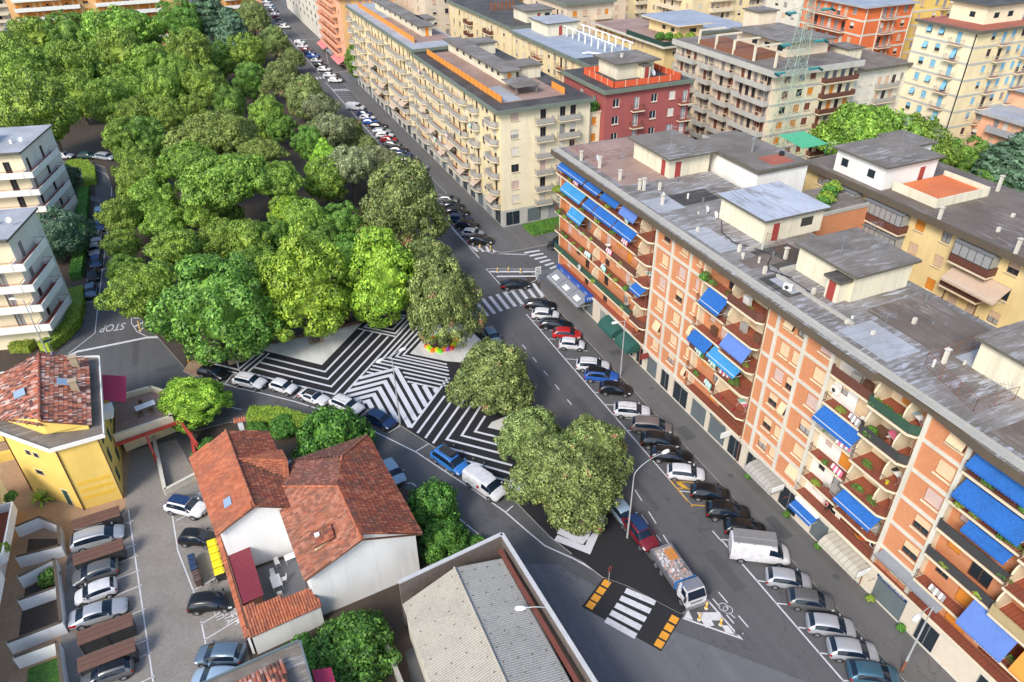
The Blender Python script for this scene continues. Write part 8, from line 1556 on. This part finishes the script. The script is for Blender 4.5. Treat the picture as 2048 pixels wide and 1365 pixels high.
# everyday things standing about on the balconies
cl_ = random.Random(31); seen = set()
stk = [('far', 69.5, 90.5, 1.0, 1.0), ('second', 46.3, 55.2, 1.1, 1.0), ('white', 27.8, 36.0, .95, 1.0), ('near', 10, 22.5, 1.0, 1.0)]
def item(kind, x, y, z, col, label):
    o = empty(kind, x, y, z, cl_.uniform(-.3, .3), label, kind.replace('_', ' '), kind.replace('_', ' ')+'s on balconies'); b = MB()
    if kind == 'cabinet': b.box(-.22, .22, -.45, .45, 0, .95); b.box(-.24, .24, -.47, .47, .952, 1.0); b.build('body', mat(col), o); b = MB(); [b.box(-.235, -.222, s*.22-.19, s*.22+.19, .06, .9) for s in (-1, 1)]; b.build('doors', mat(col), o)
    elif kind == 'bucket': b.bar((0,0,0), (0,0,.32), .14, 0, .2, 12); b.build('body', mat(col), o); b = MB(); b.tube([(-.19,0,.3), (-.1,0,.45), (.1,0,.45), (.19,0,.3)], .012); b.build('handle', mat('metal'), o)
    elif kind == 'laundry': N = 6; [b.slab([(0, -.7+i*.24, 1.02), (0, -.7+i*.24+.22, 1.02), (-.16-.03*(i % 2), -.7+i*.24+.22, .35+.08*(i % 3)), (-.16-.03*(i % 2), -.7+i*.24, .35+.08*(i % 3))], .02, i % 2) for i in range(N)]; b.build('cloth', [mat(col), mat('white')], o)
    elif kind == 'plant_trough': b.box(-.14, .14, -.5, .5, 0, .26); b.build('trough', mat('tile_new'), o); c = link('foliage', cl_.choice([SHR[0], SHR[1], SHG]), o, (0, 0, .2)); c.scale = (.28, .55, .4)
for st, y0, y1, dx, _ in stk:
    for f in range(1, 6):
        for j in range(5 if st == 'far' else 4):
            kd = cl_.choice(['plant_trough', 'plant_trough', 'cabinet', 'laundry', 'bucket', 'plant_trough', 'cabinet', 'plant_trough']); cs = {'plant_trough': 'green', 'laundry': cl_.choice(['pink', 'teal', 'grey']), 'cabinet': cl_.choice(['white', 'brown', 'grey']), 'bucket': cl_.choice(['red', 'yellow', 'blue'])}[kd]
            t_ = (j+.5+cl_.uniform(-.3, .3))/(5 if st == 'far' else 4); y = y1-(y1-y0)*t_; ps = ['far left', 'left', 'middle', 'right', 'far right'][min(4, int(t_*5))]; lb = '%s %s, %s part of the %s floor balcony, %s balcony stack' % (cs, kd.replace('_', ' '), ps, fl_nm[f], st)
            if lb in seen: continue
            seen.add(lb); cc = {'pink': 'cloth_pink', 'teal': 'cloth_teal', 'grey': 'rail_grey', 'white': 'white', 'brown': 'brown_wood', 'red': 'paint_red', 'yellow': 'bin_yellow', 'blue': 'paint_blue', 'green': 'tile_new'}[cs]
            item(kd, 46.4-(.42 if kd == 'laundry' else -.55 if kd == 'cabinet' else .12), y, FZ[f]+(.0), cc, lb)

# ---- people
def person(x, y, z, rz, pose, top, legs, label):
    J = {'hip': (0,0,.95), 'chest': (0,.02,1.28), 'neck': (0,.02,1.5), 'head': (0,.04,1.66), 'crown': (0,.03,1.76), 'ls': (.19,.02,1.42), 'le': (.25,0,1.13), 'lh': (.24,.12,.88), 'rs': (-.19,.02,1.42), 're': (-.25,0,1.13), 'rh': (-.24,.1,.88), 'lt': (.1,0,.9), 'lk': (.11,.06,.5), 'la': (.12,-.05,.08), 'lf': (.12,.13,.04), 'rt': (-.1,0,.9), 'rk': (-.11,-.03,.5), 'ra': (-.12,-.16,.1), 'rf': (-.12,.02,.04)}
    if pose == 'lean': J.update(chest=(0,.14,1.24), neck=(0,.24,1.42), head=(0,.31,1.55), crown=(0,.33,1.65), ls=(.19,.2,1.34), rs=(-.19,.2,1.34), le=(.24,.38,1.12), re=(-.24,.38,1.12), lh=(.08,.5,1.06), rh=(-.08,.5,1.06), rk=(-.11,.02,.5), ra=(-.12,-.03,.08), rf=(-.12,.14,.04))
    if pose == 'lie': J = {k: (v[0], v[2]-.9, .45-v[1]*.4+(.25 if v[2] > 1.2 else 0)) for k, v in J.items()}
    Rd = {'hip': .15, 'chest': .155, 'neck': .055, 'head': .1, 'crown': .07, 'ls': .06, 'le': .042, 'lh': .035, 'rs': .06, 're': .042, 'rh': .035, 'lt': .09, 'lk': .06, 'la': .042, 'lf': .04, 'rt': .09, 'rk': .06, 'ra': .042, 'rf': .04}
    ks = list(J); me = bpy.data.meshes.new('person'); me.from_pydata([J[k] for k in ks], [(ks.index(a), ks.index(c)) for a, c in (('hip','chest'),('chest','neck'),('neck','head'),('head','crown'),('chest','ls'),('ls','le'),('le','lh'),('chest','rs'),('rs','re'),('re','rh'),('hip','lt'),('lt','lk'),('lk','la'),('la','lf'),('hip','rt'),('rt','rk'),('rk','ra'),('ra','rf'))], [])
    o = bpy.data.objects.new('tmp', me); C.objects.link(o); o.modifiers.new('s', 'SKIN'); sv = me.skin_vertices[0].data
    for i, k in enumerate(ks): sv[i].radius = (Rd[k], Rd[k]*(.75 if k in ('hip', 'chest') else 1)); sv[i].use_root = k == 'hip'
    o.modifiers.new('u', 'SUBSURF').levels = 1; m2 = bpy.data.meshes.new_from_object(o.evaluated_get(bpy.context.evaluated_depsgraph_get())); bpy.data.objects.remove(o)
    m2.materials.clear(); [m2.materials.append(mat(q)) for q in (top, legs, 'skin', 'hair')]
    hz = Vector(J['neck']); hp = Vector(J['hip'])
    for p in m2.polygons:
        c = p.center; dn = min(ks, key=lambda k: (Vector(J[k])-c).length); p.use_smooth = True
        p.material_index = 3 if dn == 'crown' else 2 if dn in ('head', 'neck', 'lh', 'rh', 'le', 're') else 1 if dn in ('hip', 'lt', 'rt', 'lk', 'rk') else 3 if dn in ('lf', 'rf') else 1 if dn in ('la', 'ra') else 0
    r = empty('person', x, y, z, rz, label, 'person'); link('body', m2, r)
M('skin', (.5, .28, .19), .6, var=.05); M('hair', (.04, .025, .02), .7, var=.1)
p = g(112, 722, .12); person(p.x, p.y, .12, .8, 'walk', 'paint_blue', 'trim', 'person in blue top walking on the pavement below the left lamp post')
person(46.75, 33.4, 3.86, PI/2, 'lean', 'cloth_pink', 'trim', 'person in a pink top leaning on the first floor terrace rail, white stack')
person(102.9, 120.5, FZ[4]+.0, .3, 'lie', 'trim', 'skin', 'person lying in the sun on a balcony of the block behind the pylon')

for i in range(26):
    f = 1+i % 5; y = [117, 131.5, 135.5, 139.5, 144, 148, 151.5, 156, 160, 125.4][(i*3) % 10]; kd = ['plant_trough', 'laundry', 'plant_trough', 'cabinet'][i % 4]; cs = {'plant_trough': 'green', 'laundry': ['pink', 'teal', 'grey'][i % 3], 'cabinet': ['white', 'brown', 'grey'][i % 3]}[kd]
    lb = '%s %s, %s floor of the cream block, balcony %s from its corner' % (cs, kd.replace('_', ' '), fl_nm[f], ['one', 'two', 'three', 'four', 'five', 'six', 'seven', 'eight', 'nine', 'ten'][int((y-114)/5)])
    if lb in seen: continue
    seen.add(lb); item(kd, 46.6-(1.42 if kd == 'laundry' else .3 if kd == 'cabinet' else 1.1), y, FZ[f], {'pink': 'cloth_pink', 'teal': 'cloth_teal', 'grey': 'rail_grey', 'white': 'white', 'brown': 'brown_wood', 'green': 'tile_new'}[cs], lb)
